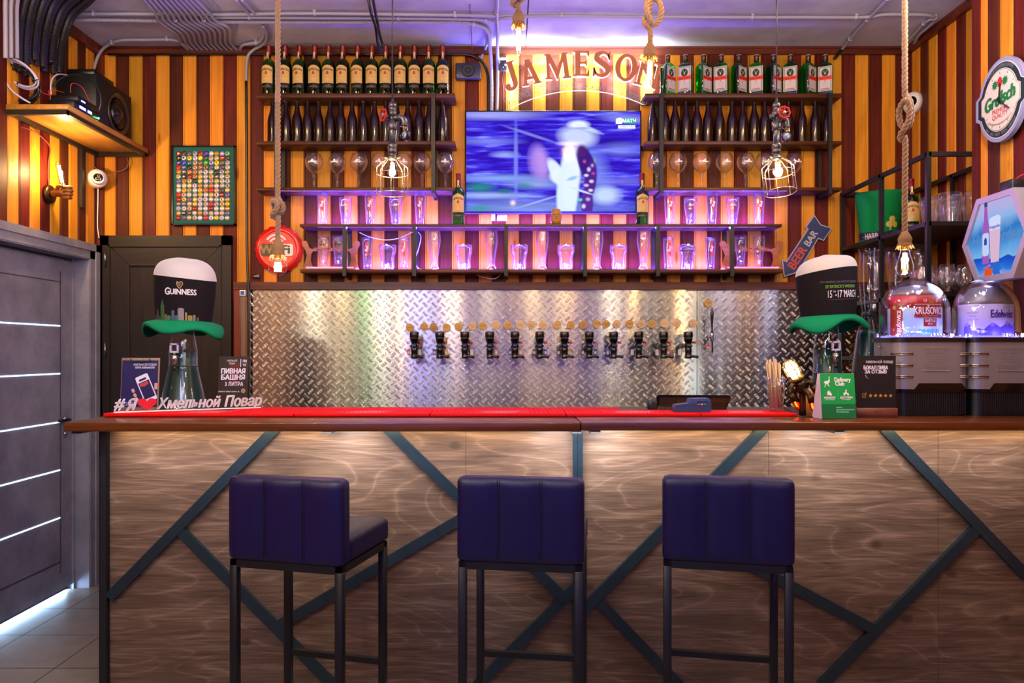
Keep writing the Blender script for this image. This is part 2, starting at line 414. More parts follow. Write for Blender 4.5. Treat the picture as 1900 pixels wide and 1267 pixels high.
# ================================================================ the setting
YW, XL, XR, XN, ZC = 4.86, -2.63, 2.58, 2.37, H+(652-89)/1400*4.86
PWD = 24.965/1400*YW                   # plank width on the back wall
def plank_run(mb, a, b, z0, z1, to_world, first_light, phase=0.0, w=PWD):
    """planks across the wall from a to b; to_world(u, depth, z) gives the point; depth grows into the wall"""
    k0 = math.floor((a-phase)/w); u = phase+k0*w; k = k0
    while u < b-1e-6:
        p0, p1 = max(u, a), min(u+w, b)
        if p1-p0 > .004:
            light = (k % 2 == 0) == first_light
            us = [p0, p0+.0035, p1-.0035, p1]; ds = [.006, 0, 0, .006]
            if p1-p0 > .06:
                g = p0+(p1-p0)*.13; us = [p0, p0+.0035, g-.002, g, g+.002, p1-.0035, p1]; ds = [.006, 0, 0, .004, 0, 0, .006]
            vs = [to_world(q, d, z) for q, d in zip(us, ds) for z in (z0, z1)]
            fs = [(2*i, 2*i+1, 2*i+3, 2*i+2) for i in range(len(us)-1)]
            mb.add(vs, fs, pine if light else pinedark, pk=random.uniform(.1, 9.9))
        u += w; k += 1
# back wall
m = MB()
plank_run(m, XL, XR+.02, 1.80, ZC+.02, lambda u, d, z: (u, YW+d, z), True, phase=X(239, YW))
m.box(XL-.2, XR+.3, YW+.007, YW+.12, 0, ZC+.05, pinedark, pk=.4)
m.add([(XL, YW, 0), (XL+.40, YW, 0), (XL+.40, YW, 1.8), (XL, YW, 1.8)], [(0, 1, 2, 3)], pinedark, pk=.5)
struct('wall_back', m)
# left wall with the grey door opening
DY0, DY1, DZ = 3.86, 4.72, 2.06
m = MB()
fl = lambda u, d, z: (XL-d, u, z)
PL = .0925
plank_run(m, DY0-.02, YW, DZ, ZC+.02, fl, True, phase=2.63*1400/(942-13.9), w=PL)
plank_run(m, -1.5, DY0, 0, ZC+.02, fl, True, phase=2.63*1400/(942-13.9), w=PL)
plank_run(m, DY1, YW, 0, DZ, fl, True, phase=2.63*1400/(942-13.9), w=PL)
m.box(XL-.14, XL-.008, -1.5, DY0, 0, ZC+.05, pinedark, pk=.2)
m.box(XL-.14, XL-.008, DY1, YW+.1, 0, ZC+.05, pinedark, pk=.2)
m.box(XL-.14, XL-.008, DY0, DY1, DZ, ZC+.05, pinedark, pk=.2)
struct('wall_left', m)
# right wall: deep part, and the nearer part that steps in
m = MB()
plank_run(m, 3.80, YW, 0, ZC+.02, lambda u, d, z: (XR+d, u, z), False, phase=2.58*1400/750, w=.0945)
m.box(XR+.008, XR+.12, 3.7, YW+.1, 0, ZC+.05, pinedark, pk=.2)
struct('wall_right', m)
m = MB()
YE = 3.84
plank_run(m, -1.5, YE-.005, 0, ZC+.02, lambda u, d, z: (XN+d, u, z), True, phase=XN*1400/913-.0945*1, w=.0945)
m.box(XN+.008, XR+.12, -1.5, YE, 0, ZC+.05, pinedark, pk=.2)
m.box(XN-.006, XN+.03, YE-.06, YE+.004, 0, ZC+.02, pinedark, pk=.7)
struct('wall_right_front', m)
# ceiling: rough painted concrete
def concrete(name, c0, c1, scale, bump, crack=True):
    mm, nt, b = newmat(name); N = nt.nodes.new; L = nt.links.new
    tc = N('ShaderNodeTexCoord'); n = N('ShaderNodeTexNoise'); n.inputs['Scale'].default_value = scale; n.inputs['Detail'].default_value = 8; n.inputs['Roughness'].default_value = .65
    L(tc.outputs['Object'], n.inputs['Vector'])
    r = N('ShaderNodeValToRGB'); r.color_ramp.elements[0].position = .3; r.color_ramp.elements[1].position = .7
    r.color_ramp.elements[0].color = srgb(c0); r.color_ramp.elements[1].color = srgb(c1); L(n.outputs['Fac'], r.inputs[0])
    L(r.outputs[0], b.inputs['Base Color']); b.inputs['Roughness'].default_value = .8
    bp = N('ShaderNodeBump'); bp.inputs['Strength'].default_value = bump; bp.inputs['Distance'].default_value = .01; L(n.outputs['Fac'], bp.inputs['Height']); L(bp.outputs[0], b.inputs['Normal'])
    return mm
ceil_mat = concrete('rough_painted_concrete', '#95929e', '#b5b2ba', 3.5, .35)
m = MB()
m.box(XL-.2, X(978, 4.5)-.004, -1.5, YW+.1, ZC, ZC+.15, ceil_mat)
m.box(X(978, 4.5)+.004, XR+.2, -1.5, YW+.1, ZC, ZC+.15, ceil_mat)
m.box(X(978, 4.5)-.01, X(978, 4.5)+.01, -1.5, YW+.1, ZC+.008, ZC+.1, P('dark_joint', '#4c4a48', .9))
struct('ceiling', m)
# floor tiles
tile, nt, b = newmat('grey_beige_floor_tile'); N = nt.nodes.new; L = nt.links.new
tc = N('ShaderNodeTexCoord'); n = N('ShaderNodeTexNoise'); n.inputs['Scale'].default_value = 9; n.inputs['Detail'].default_value = 6; L(tc.outputs['Object'], n.inputs['Vector'])
r = N('ShaderNodeValToRGB'); r.color_ramp.elements[0].color = srgb('#6c6259'); r.color_ramp.elements[1].color = srgb('#8f847a'); L(n.outputs['Fac'], r.inputs[0]); L(r.outputs[0], b.inputs['Base Color']); b.inputs['Roughness'].default_value = .38
grout = P('dark_grout', '#3a332e', .9)
m = MB(); m.box(-3.2, 3.0, -1.5, YW+.1, -.12, -.003, grout)
tw = .41
for i in range(-4, 14):
    for j in range(-4, 13):
        x0, y0 = -2.11+i*tw, 3.926+(j-9)*tw
        if x0 > 2.9 or x0 < -3.2 or y0 > YW+.02: continue
        m.add([(x0+.0025, y0+.0025, 0), (x0+tw-.0025, y0+.0025, 0), (x0+tw-.0025, y0+tw-.0025, 0), (x0+.0025, y0+tw-.0025, 0)], [(0, 1, 2, 3)], tile)
struct('floor', m)
# trims
m = MB(); m.box(XL, XR, YW-.022, YW+.004, Z(102.5, YW), ZC, trimwood); m.box(XL, XR, YW-.03, YW-.022, ZC-.012, ZC, trimwood); struct('trim_1', m)
m = MB(); m.box(X(436, YW), XR, YW-.028, YW+.004, Z(537.5, YW), Z(524, YW), trimwood); struct('trim_2', m)
m = MB(); m.box(X(436, YW), X(447, YW), YW-.02, YW+.004, .3, Z(537.5, YW), P('reddish_stained_strip', '#6b2a12', .45, var=.2)); struct('trim_3', m)
m = MB(); m.box(XL, XL+.03, 3.0, YW, ZC-.06, ZC, trimwood); struct('trim_4', m)
m = MB(); m.box(XR-.03, XR, YE, YW, ZC-.05, ZC, trimwood); m.box(XN-.03, XN, 2.4, YE+.03, ZC-.05, ZC, trimwood); struct('trim_5', m)
m = MB(); m.box(XL-.001, XL+.035, YW-.03, YW+.004, 0, ZC, trimwoodz); struct('trim_6', m)
m = MB(); m.box(XR-.03, XR, YW-.03, YW+.004, Z(524, YW), ZC, trimwoodz); struct('trim_7', m)
m = MB()
m.tube([(X(200+i*50, 4.83), 4.832, Z(100.5, 4.83)+random.uniform(-.003, .003)) for i in range(10)], .007, black_plastic)
m.tube([(X(650+i*30, 4.83), 4.832, Z(100.5, 4.83)+random.uniform(-.002, .002)) for i in range(8)], .007, black_plastic)
cb = tag(m.build('ceiling_edge_cable'), 'black cable clipped along the wall just under the ceiling trim', 'cable')
# ---------------------------------------------------------------- diamond plate backsplash
plate, nt, b = newmat('rolled_aluminium'); N = nt.nodes.new; L = nt.links.new
b.inputs['Base Color'].default_value = (.50, .48, .44, 1); b.inputs['Metallic'].default_value = 1; b.inputs['Roughness'].default_value = .22
b.inputs['Anisotropic'].default_value = 1.0; b.inputs['Anisotropic Rotation'].default_value = .25
tg = N('ShaderNodeTangent'); tg.direction_type = 'RADIAL'; tg.axis = 'Z'; L(tg.outputs[0], b.inputs['Tangent'])
tc = N('ShaderNodeTexCoord'); n = N('ShaderNodeTexNoise'); n.inputs['Scale'].default_value = 9; n.inputs['Detail'].default_value = 4; L(tc.outputs['Object'], n.inputs['Vector'])
def treads(mb, x0, x1, z0, z1, y):
    c = .0417; k = 0     # cell size; five ribs a cell, direction alternates; the lattice lies at 45 degrees
    s2 = math.sqrt(.5); n = int((x1-x0+z1-z0)/c)+4
    vs, fs = [], []
    for i in range(-n, n):
        for j in range(-n, n):
            cx = x0+(i-j)*c*s2; cz = z0+(i+j)*c*s2
            if cx < x0+.012 or cx > x1-.012 or cz < z0+.01 or cz > z1-.008: continue
            d = Vector((s2, 0, s2)) if (i+j) % 2 else Vector((s2, 0, -s2)); e = Vector((-d.z, 0, d.x))
            for q in (-2, -1, 0, 1, 2):
                o = Vector((cx, y, cz))+e*q*.0083; L_ = .0142-abs(q)*.0006
                b0 = len(vs)
                vs += [o-d*L_, o-d*L_*.3+e*.0031, o+d*L_*.3+e*.0031, o+d*L_, o+d*L_*.3-e*.0031, o-d*L_*.3-e*.0031,
                       o-d*L_*.35+Vector((0, -.0036, 0)), o+d*L_*.35+Vector((0, -.0036, 0))]
                fs += [(b0, b0+6, b0+1), (b0+1, b0+6, b0+7, b0+2), (b0+2, b0+7, b0+3), (b0+3, b0+7, b0+4), (b0+4, b0+7, b0+6, b0+5), (b0+5, b0+6, b0)]
    mb.add(vs, [f[::-1] for f in fs], plate, smooth=True)
m = MB(); zt = Z(537.5, YW)+.003
for a, b_ in ((X(447, YW), X(457, YW)), (X(458, YW), X(1292, YW)), (X(1293, YW), XR-.002)):
    m.box(a, b_, YW-.008, YW+.003, .5, zt, plate)
    treads(m, a, b_, .98, zt, YW-.008)
o = struct('backsplash_wall_plate', m); o['label'] = 'aluminium diamond tread plate behind the taps'
# ---------------------------------------------------------------- grey door in the left wall
gm = concrete('grey_stone_laminate', '#6c6974', '#8b8791', 6, .05)
stripglow = E('door_light_line', (.55, .78, 1, 1), 3.2)
d = bpy.data.objects.new('door_1', None); COL.objects.link(d); d['kind'] = 'structure'
m = MB(); xl = XL-.08; zb = .03
m.box(xl-.04, xl, DY0+.03, DY1-.02, zb, DZ-.03, gm)
m.box(xl, xl+.004, DY1-.155, DY1-.150, zb+.1, DZ-.1, P('door_groove', '#3e3c46', .7))
m.box(xl, xl+.004, DY0+.03, DY1-.15, DZ-.165, DZ-.161, P('door_groove', '#3e3c46', .7))
m.box(xl, xl+.004, DY0+.03, DY1-.15, zb+.17, zb+.175, P('door_groove', '#3e3c46', .7))
m.build('door_leaf', d)
for z in (1.63, 1.341, 1.048, .758, .469):
    mm = MB(); mm.box(xl-.001, xl+.003, DY0+.03, DY1-.15, z-.0035, z+.0035, stripglow); mm.build('glass_strip', d)
m = MB()
m.box(XL-.008, XL+.022, DY1-.005, DY1+.095, 0, DZ+.09, gm); m.box(XL-.008, XL+.022, DY0-.02, DY1+.095, DZ-.005, DZ+.09, gm)
m.box(XL+.022, XL+.03, DY1+.05, DY1+.095, 0, DZ+.09, gm); m.box(XL+.022, XL+.03, DY0-.02, DY1+.095, DZ+.045, DZ+.09, gm)
m.box(XL-.14, XL+.018, DY1-.012, DY1, 0, DZ, gm); m.box(XL-.14, XL+.018, DY0, DY1, DZ-.012, DZ, gm)
m.box(xl, xl+.012, DY1-.03, DY1-.012, 0, DZ, gm)
m.box(XL-.14, XL+.022, DY0-.12, DY0, 0, DZ+.09, gm)
m.build('door_frame', d)
m = MB(); hz = Z(778, 4.62); ch = P('chrome', '#c9c9cf', .12, 1)
m.lathe([(.024, 0), (.024, .008), (.01, .01), (.01, .035)], ch, T(Vector((xl, 4.62, hz))) @ RY(PI/2), 20)
m.tube([(xl+.032, 4.62, hz), (xl+.034, 4.60, hz), (xl+.034, 4.50, hz)], .009, black_metal)
m.lathe([(.02, 0), (.02, .008)], ch, T(Vector((xl, 4.62, hz-.09))) @ RY(PI/2), 16)
m.build('door_handle', d)
area('corridor_light_under_door', (xl-.03, 4.28, .012), (0, -PI/2+.15, 0), .02, .8, 3.2, (.4, .66, 1), 160)
area('corridor_light_slot', (xl-.02, DY1-.024, 1.0), (0, -PI/2, 0), 1.9, .008, .6, (.4, .55, 1), 160)
# ---------------------------------------------------------------- dark door in the back wall
d = bpy.data.objects.new('door_2', None); COL.objects.link(d); d['kind'] = 'structure'
bx0, bx1, bz = X(190, YW), X(432, YW), Z(438, YW)
m = MB()
m.box(bx0, X(206, YW), YW-.03, YW+.003, 0, bz, wenge); m.box(X(414, YW), bx1, YW-.03, YW+.003, 0, bz, wenge)
m.box(bx0, bx1, YW-.03, YW+.003, Z(456, YW), bz, wengex)
m.box(X(206, YW), X(209, YW), YW-.038, YW, 0, Z(456, YW), wenge); m.box(X(411, YW), X(414, YW), YW-.038, YW, 0, Z(456, YW), wenge); m.box(X(206, YW), X(414, YW), YW-.038, YW, Z(459, YW), Z(456, YW), wengex)
m.build('door_frame', d)
m = MB(); lx0, lx1, lz = X(209, YW), X(411, YW), Z(459, YW)
m.box(lx0, lx1, YW-.012, YW+.003, 0, lz, wenge)
w_ = .115
m.prism([(lx0, 0), (lx0+w_, 0), (lx0+w_, lz-w_), (lx0, lz)], .014, wenge, T(Vector((0, YW-.012, 0))) @ FRONT)
m.prism([(lx1, 0), (lx1, lz), (lx1-w_, lz-w_), (lx1-w_, 0)], .014, wenge, T(Vector((0, YW-.012, 0))) @ FRONT)
m.prism([(lx0+.004, lz), (lx0+w_+.002, lz-w_), (lx1-w_-.002, lz-w_), (lx1-.004, lz)], .0138, wengex, T(Vector((0, YW-.012, 0))) @ FRONT)
m.box(lx0+w_, lx0+w_+.004, YW-.03, YW, 0, lz-w_, P('door_bead', '#3a2a24', .4)); m.box(lx0+w_, lx1-w_, YW-.03, YW, lz-w_-.004, lz-w_, P('door_bead', '#3a2a24', .4))
m.build('door_leaf', d)
for zz in (Z(481, YW), Z(650, YW), .5):
    m = MB(); m.tube([(X(200.5, YW), YW-.036, zz-.05), (X(200.5, YW), YW-.036, zz+.05)], .006, P('steel', '#8e8e94', .3, 1), 10); m.build('hinge', d)
# ================================================================ bar counter
ZB = Z(784, 3.05)                     # counter top height
YF, YBK, YP = 3.05, 3.90, 3.28        # slab front, slab back, front panel
steel = P('dark_blue_grey_steel', '#22313b', .33, .40, var=.25, scale=25)
bar = thing('bar_counter', 'long bar counter with wooden top and plywood front crossed by dark steel diagonals', 'bar counter', (0, 3.5, 0))
m = MB(); xa, xs, xb = X(118, YF), X(1077, YF), XN-.014
m.rbox(xa, xs, YF, YBK, ZB-.036, ZB, .004, topwood); m.build('countertop', bar, True)
m = MB(); m.rbox(xs+.003, xb, YF-.004, YBK, ZB-.032, ZB+.002, .004, topwood); m.build('countertop', bar, True)
m = MB(); seams = [-1.765, X(864, YP), X(1072, YP), X(1428, YP), X(1744, YP), xb]
for i in range(len(seams)-1): m.box(seams[i]+.0008, seams[i+1]-.0008, YP+.014, YP+.032, 0.0, ZB-.036, ply, pk=1.3*i+.5)
m.box(-1.74, xb, YP+.032, YP+.06, 0, ZB-.037, black_plastic)
m.box(-1.76, -1.74, YP+.03, YBK-.1, 0, ZB-.037, wenge)
m.build('front_panel', bar, True)
m = MB(); m.box(-1.772, -1.737, YP-.008, YP+.03, 0, ZB-.036, black_metal); m.box(-1.766, -1.742, YP-.0085, YP-.0075, 0, ZB-.036, P('steel_face', '#22262c', .4, .4)); m.build('post', bar, True)
m = MB(); m.box(X(1063, YP), X(1071, YP), YP-.01, YP+.02, 0, ZB-.036, steel); m.box(X(1071.5, YP), X(1081, YP), YP-.012, YP+.02, 0, ZB-.036, steel); m.build('post', bar, True)
def brace(p, q, w=.044, dy=0):
    m = MB(); a = Vector((X(p[0], YP), YP+.002+dy, Z(p[1], YP))); b = Vector((X(q[0], YP), YP+.002+dy, Z(q[1], YP)))
    m.bar(a, b, .022, w, steel, up=(0, 0, 1) if abs((b-a).normalized().z) < .9 else (1, 0, 0))
    m.build('diagonal_brace', bar, True)
brace((512, 794), (203, 1108)); brace((328, 978), (618, 1272), dy=.0015); brace((512, 1163), (868, 955), dy=.003)
brace((718, 794), (1050, 1112)); brace((1418, 794), (1074, 1140), dy=.0015); brace((1066, 1092), (884, 1273), dy=.003)
brace((1100, 1104), (1262, 1273), dy=.003); brace((1640, 794), (1906, 1070)); brace((1815, 978), (1524, 1272), dy=.0015); brace((1250, 972), (1622, 1168), dy=.003)
for px in (610, 1068, 1103, 1550, 152):
    m = MB(); m.box(X(px-9, 3.16), X(px+9, 3.16), 3.12, YP+.01, ZB-.052, ZB-.036, black_plastic); m.build('support_block', bar, True)
m = MB(); m.box(-1.70, xb-.02, 3.262, 3.275, ZB-.044, ZB-.036, E('led_strip_warm_white', (1, .84, .62, 1), 1.5)); m.build('led_strip', bar, True)
area('counter_led_light', (.3, 3.262, ZB-.05), (0, 0, 0), 4.0, .01, 5, (1, .66, .22), 170)
area('counter_led_light', (.3, 3.12, ZB-.045), (math.radians(40), 0, 0), 4.0, .015, 7, (.95, .92, .95), 100)
for px in (640, 1035, 1130, 1520): area('counter_led_hotspot_light', (X(px, 3.25), 3.14, ZB-.05), (math.radians(35), 0, 0), .16, .02, 1.0, (.86, .92, 1), 150)
# red rubber bar mats, end to end
red_rubber = P('red_rubber', '#d2060c', .6, spec=.2, var=.1, scale=120)
def mat_mb(x0, x1, y0, y1, txt):
    m = MB(); z = ZB+.002; m.rbox(x0, x1, y0, y1, z, z+.015, .003, red_rubber)
    n = int((x1-x0)/.02)
    for i in range(n):
        for j in range(int((y1-y0)/.03)):
            xx = x0+.015+i*.02; yy = y0+.02+j*.03
            if abs(xx-(x0+x1)/2) < .12: continue
            m.box(xx, xx+.008, yy, yy+.008, z+.014, z+.0165, red_rubber)
    if txt:
        for k in range(3): m.text('JAMESON', .018, P('white_print', '#eee6e2', .5), T(Vector(((x0+x1)/2+.01*k, y0+.04+.045*k, z+.0152))) @ RZ(PI) @ Matrix.Identity(4), sx=2.0, bold=.03)
    return m
bounds = [(192, 545), (546, 797), (798, 1050), (1051, 1300), (1301, 1478)]
where = ['under the white letters', 'second from the letter sign', 'third from the letter sign', 'fourth from the letter sign', 'under the glass of straws']
for (a, b_), w in zip(bounds, where):
    o = mat_mb(X(a, 3.30)+.001, X(b_, 3.30)-.001, 3.295, 3.49, True).build('bar_mat')
    tag(o, 'red rubber bar mat along the counter, '+w, 'bar mat', 'red bar mats on the counter')
m = mat_mb(X(430, 3.5), X(1150, 3.5), 3.50, 3.66, False); o = m.build('drip_mat'); tag(o, 'long red rubber drip mat behind the front row of mats', 'bar mat')
# ================================================================ bar stools
leather = P('blue_lit_black_leather', '#0e0838', .42, spec=.35, bump=.25, scale=260)  # the leather is black; the blue light on it is put into the colour
stitch = P('seam_thread', '#050507', .7)
def cushion(x0, x1, y0, y1, z0, z1, r, axis='x', bulge=.012, seams=2, tufts=True):
    """upholstered block with padded panels: seams divide the length of axis"""
    bm = bmesh.new(); nx, ny, nz = 36, 14, 14
    bmesh.ops.create_cube(bm, size=1)
    bmesh.ops.subdivide_edges(bm, edges=bm.edges[:], cuts=17, use_grid_fill=True)
    cx, cy, cz = (x0+x1)/2, (y0+y1)/2, (z0+z1)/2; hx, hy, hz = (x1-x0)/2, (y1-y0)/2, (z1-z0)/2
    for v in bm.verts:
        p = Vector((v.co.x*2*hx, v.co.y*2*hy, v.co.z*2*hz))
        q = Vector((max(-hx+r, min(hx-r, p.x)), max(-hy+r, min(hy-r, p.y)), max(-hz+r, min(hz-r, p.z))))
        d = p-q
        if d.length > 1e-6: p = q+d.normalized()*r
        u = (p.x/hx+1)/2*(seams+1)
        fx = abs(math.sin(PI*min(max(u, 0), seams+1)))**.35
        g = min(abs(u-k) for k in range(1, seams+1))
        dip = math.exp(-(g/.045)**2)*.0065
        n = d.normalized() if d.length > 1e-6 else Vector((0, 0, 0))
        amt = bulge*fx*.5-dip
        # push along the two faces that carry the padding
        if axis == 'y': p.y += (1 if p.y > 0 else -1)*amt*(1-abs(p.z/hz)**4)*(abs(p.y/hy) > .5)
        else: p.z += (1 if p.z > 0 else 0)*amt*(1-abs(p.y/hy)**4)*(p.z/hz > .5)
        v.co = p+Vector((cx, cy, cz))
    return bm
def make_stool(label):
    t = thing('bar_stool', label, 'stool', (0, 0, 0), 0, 'black bar stools at the counter')
    w, dp, zs = .209, .185, .765
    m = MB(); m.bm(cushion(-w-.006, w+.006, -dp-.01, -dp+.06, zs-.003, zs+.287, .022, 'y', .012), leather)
    o = m.build('backrest', t)
    m2 = MB()
    for sx in (-1, 1):
        xx = sx*(w*2+.012)/6
        for dx in (-.004, .004): m2.tube([(xx+dx, -dp-.0085, zs+.015+.27*k/14) for k in range(15)], .0009, stitch, 5)
    m2.build('stitching', o)
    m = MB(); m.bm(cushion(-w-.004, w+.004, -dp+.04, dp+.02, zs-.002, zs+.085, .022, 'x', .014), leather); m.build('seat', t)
    m = MB(); g = .011
    m.box(-w, w, -dp-.0, -dp+.024, zs-.026, zs, black_metal); m.box(-w, w, dp-.024, dp, zs-.026, zs, black_metal)
    m.box(-w, -w+.024, -dp, dp, zs-.026, zs, black_metal); m.box(w-.024, w, -dp, dp, zs-.026, zs, black_metal)
    m.build('seat_frame', t)
    for sx in (-1, 1):
        for sy in (-1, 1):
            m = MB(); cx, cy = sx*(w-.012), sy*(dp-.012)
            m.rbox(cx-.0135, cx+.0135, cy-.0135, cy+.0135, .0, zs-.02, .0015, black_metal, seg=1); m.build('leg', t)
    zr = .315
    m = MB(); m.box(-w+.02, w-.02, dp-.024, dp-.002, zr-.011, zr+.011, black_metal); m.build('footrest', t)
    for sx in (-1, 1):
        m = MB(); m.box(sx*(w-.012)-.01, sx*(w-.012)+.01, -dp+.02, dp-.02, .10, .12, black_metal); m.build('stretcher', t)
    return t
KC = {}
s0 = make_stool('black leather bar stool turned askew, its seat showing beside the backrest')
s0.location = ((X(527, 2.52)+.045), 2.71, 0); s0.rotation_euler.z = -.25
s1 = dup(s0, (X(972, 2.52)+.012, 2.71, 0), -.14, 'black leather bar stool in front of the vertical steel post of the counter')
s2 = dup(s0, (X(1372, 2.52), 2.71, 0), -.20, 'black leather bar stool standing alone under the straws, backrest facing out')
s2['label'] = 'black leather bar stool below the card terminal, its seat hidden behind the backrest'
# ================================================================ wall shelves
YS = 4.70
iron = P('black_shelf_iron', '#1a1413', .45, .3, var=.2)
def shelf_board(mb, px0, px1, pyt, pyb):
    x0, x1 = X(px0, YS), X(px1, YS)
    mb.rbox(x0, x1, YS, YW-.001, Z(pyb, YS), Z(pyt, YS), .0015, shelfwood, seg=1, pk=1)
    return Z(pyt, YS)
def frame_unit(root, pxs, z0, z1):
    for px in pxs:
        x = X(px, YS-.012); m = MB(); g = .0115
        m.box(x-g, x+g, YS-.023, YS-.001, z0, z1, iron)
        m.box(x-g, x+g, YW-.024, YW-.001, z0-.03, z1, iron)
        m.box(x-g, x+g, YS-.023, YW-.001, z0-.022, z0, iron)
        m.box(x-g, x+g, YS-.001, YW-.024, z1-.02, z1, iron)
        m.build('bracket_frame', root, True)
zS1, zS2, zS3, zS4, zS5 = Z(173, YS), Z(261.5, YS), Z(347.5, YS), Z(415.5, YS), Z(499.5, YS)
for side, a, b_, posts in (('left', 475, 844, (513, 804)), ('right', 1197, 1562, (1227, 1539.5))):
    t = thing('wall_shelf', 'three-tier dark wood wall shelf in black iron frames with '+('whiskey bottles on top' if side == 'left' else 'square green liqueur bottles on top'), 'shelf', (X((a+b_)/2, YS), YW, zS3), 0, 'wall shelves')
    for za, zb_ in ((173, 181), (261.5, 268), (347.5, 353.5)):
        m = MB(); shelf_board(m, a, b_, za, zb_); m.build('shelf_board', t, True)
    frame_unit(t, posts, zS3-.02, zS1-.004)
t = thing('wall_shelf', 'long low two-tier wall shelf of dark wood lit violet, under the television', 'shelf', (X(1003, YS), YW, zS5), 0, 'wall shelves')
m = MB(); shelf_board(m, 556, 1451, 415.5, 421); m.build('shelf_board', t, True)
m = MB(); shelf_board(m, 557, 1452, 499.5, 506); m.build('shelf_board', t, True)
frame_unit(t, (639.5, 769, 939, 1085.5, 1220.5, 1358), zS5-.022, zS4-.006)
# violet led strips: along the back of the two lower shelves, shining up and out
vio = E('violet_led', (.35, .22, 1, 1), 7)
for nm, zz, a, b_ in (('upper', zS4, 560, 1445), ('lower', zS5, 570, 1440)):
    m = MB(); m.box(X(a, YW), X(b_, YW), YW-.012, YW-.002, zz, zz+.006, vio)
    tag(m.build('led_strip'), 'thin violet light strip along the wall on the '+nm+' long shelf', 'light strip')
    area('shelf_led_and_fill_light', (X((a+b_)/2, YW), YW-.05, zz+.012), (PI, 0, 0), X(b_, YW)-X(a, YW)-.05, .02, 46 if nm == 'upper' else 44, (.20, .08, 1), 178)
    area('shelf_led_and_fill_light', (X((a+b_)/2, YW), YS+.035, zz+.012), (PI-.30, 0, 0), X(b_, YW)-X(a, YW)-.05, .012, 30, (.05, .05, 1), 60)  # added blue light near the front edge, only for the shelf undersides
area('shelf_led_and_fill_light', (X(650, YW), YS+.02, zS3-.02), (-.75, 0, 0), .9, .01, 3, (.8, .35, 1), 160)
area('shelf_led_and_fill_light', (X(1330, YW), YS+.02, zS3-.02), (-.75, 0, 0), .8, .01, 3, (.8, .35, 1), 160)
area('shelf_led_and_fill_light', (X(1003, YW), YS+.012, zS4-.02), (-.75, 0, 0), 2.8, .01, 6, (.85, .38, 1), 160)
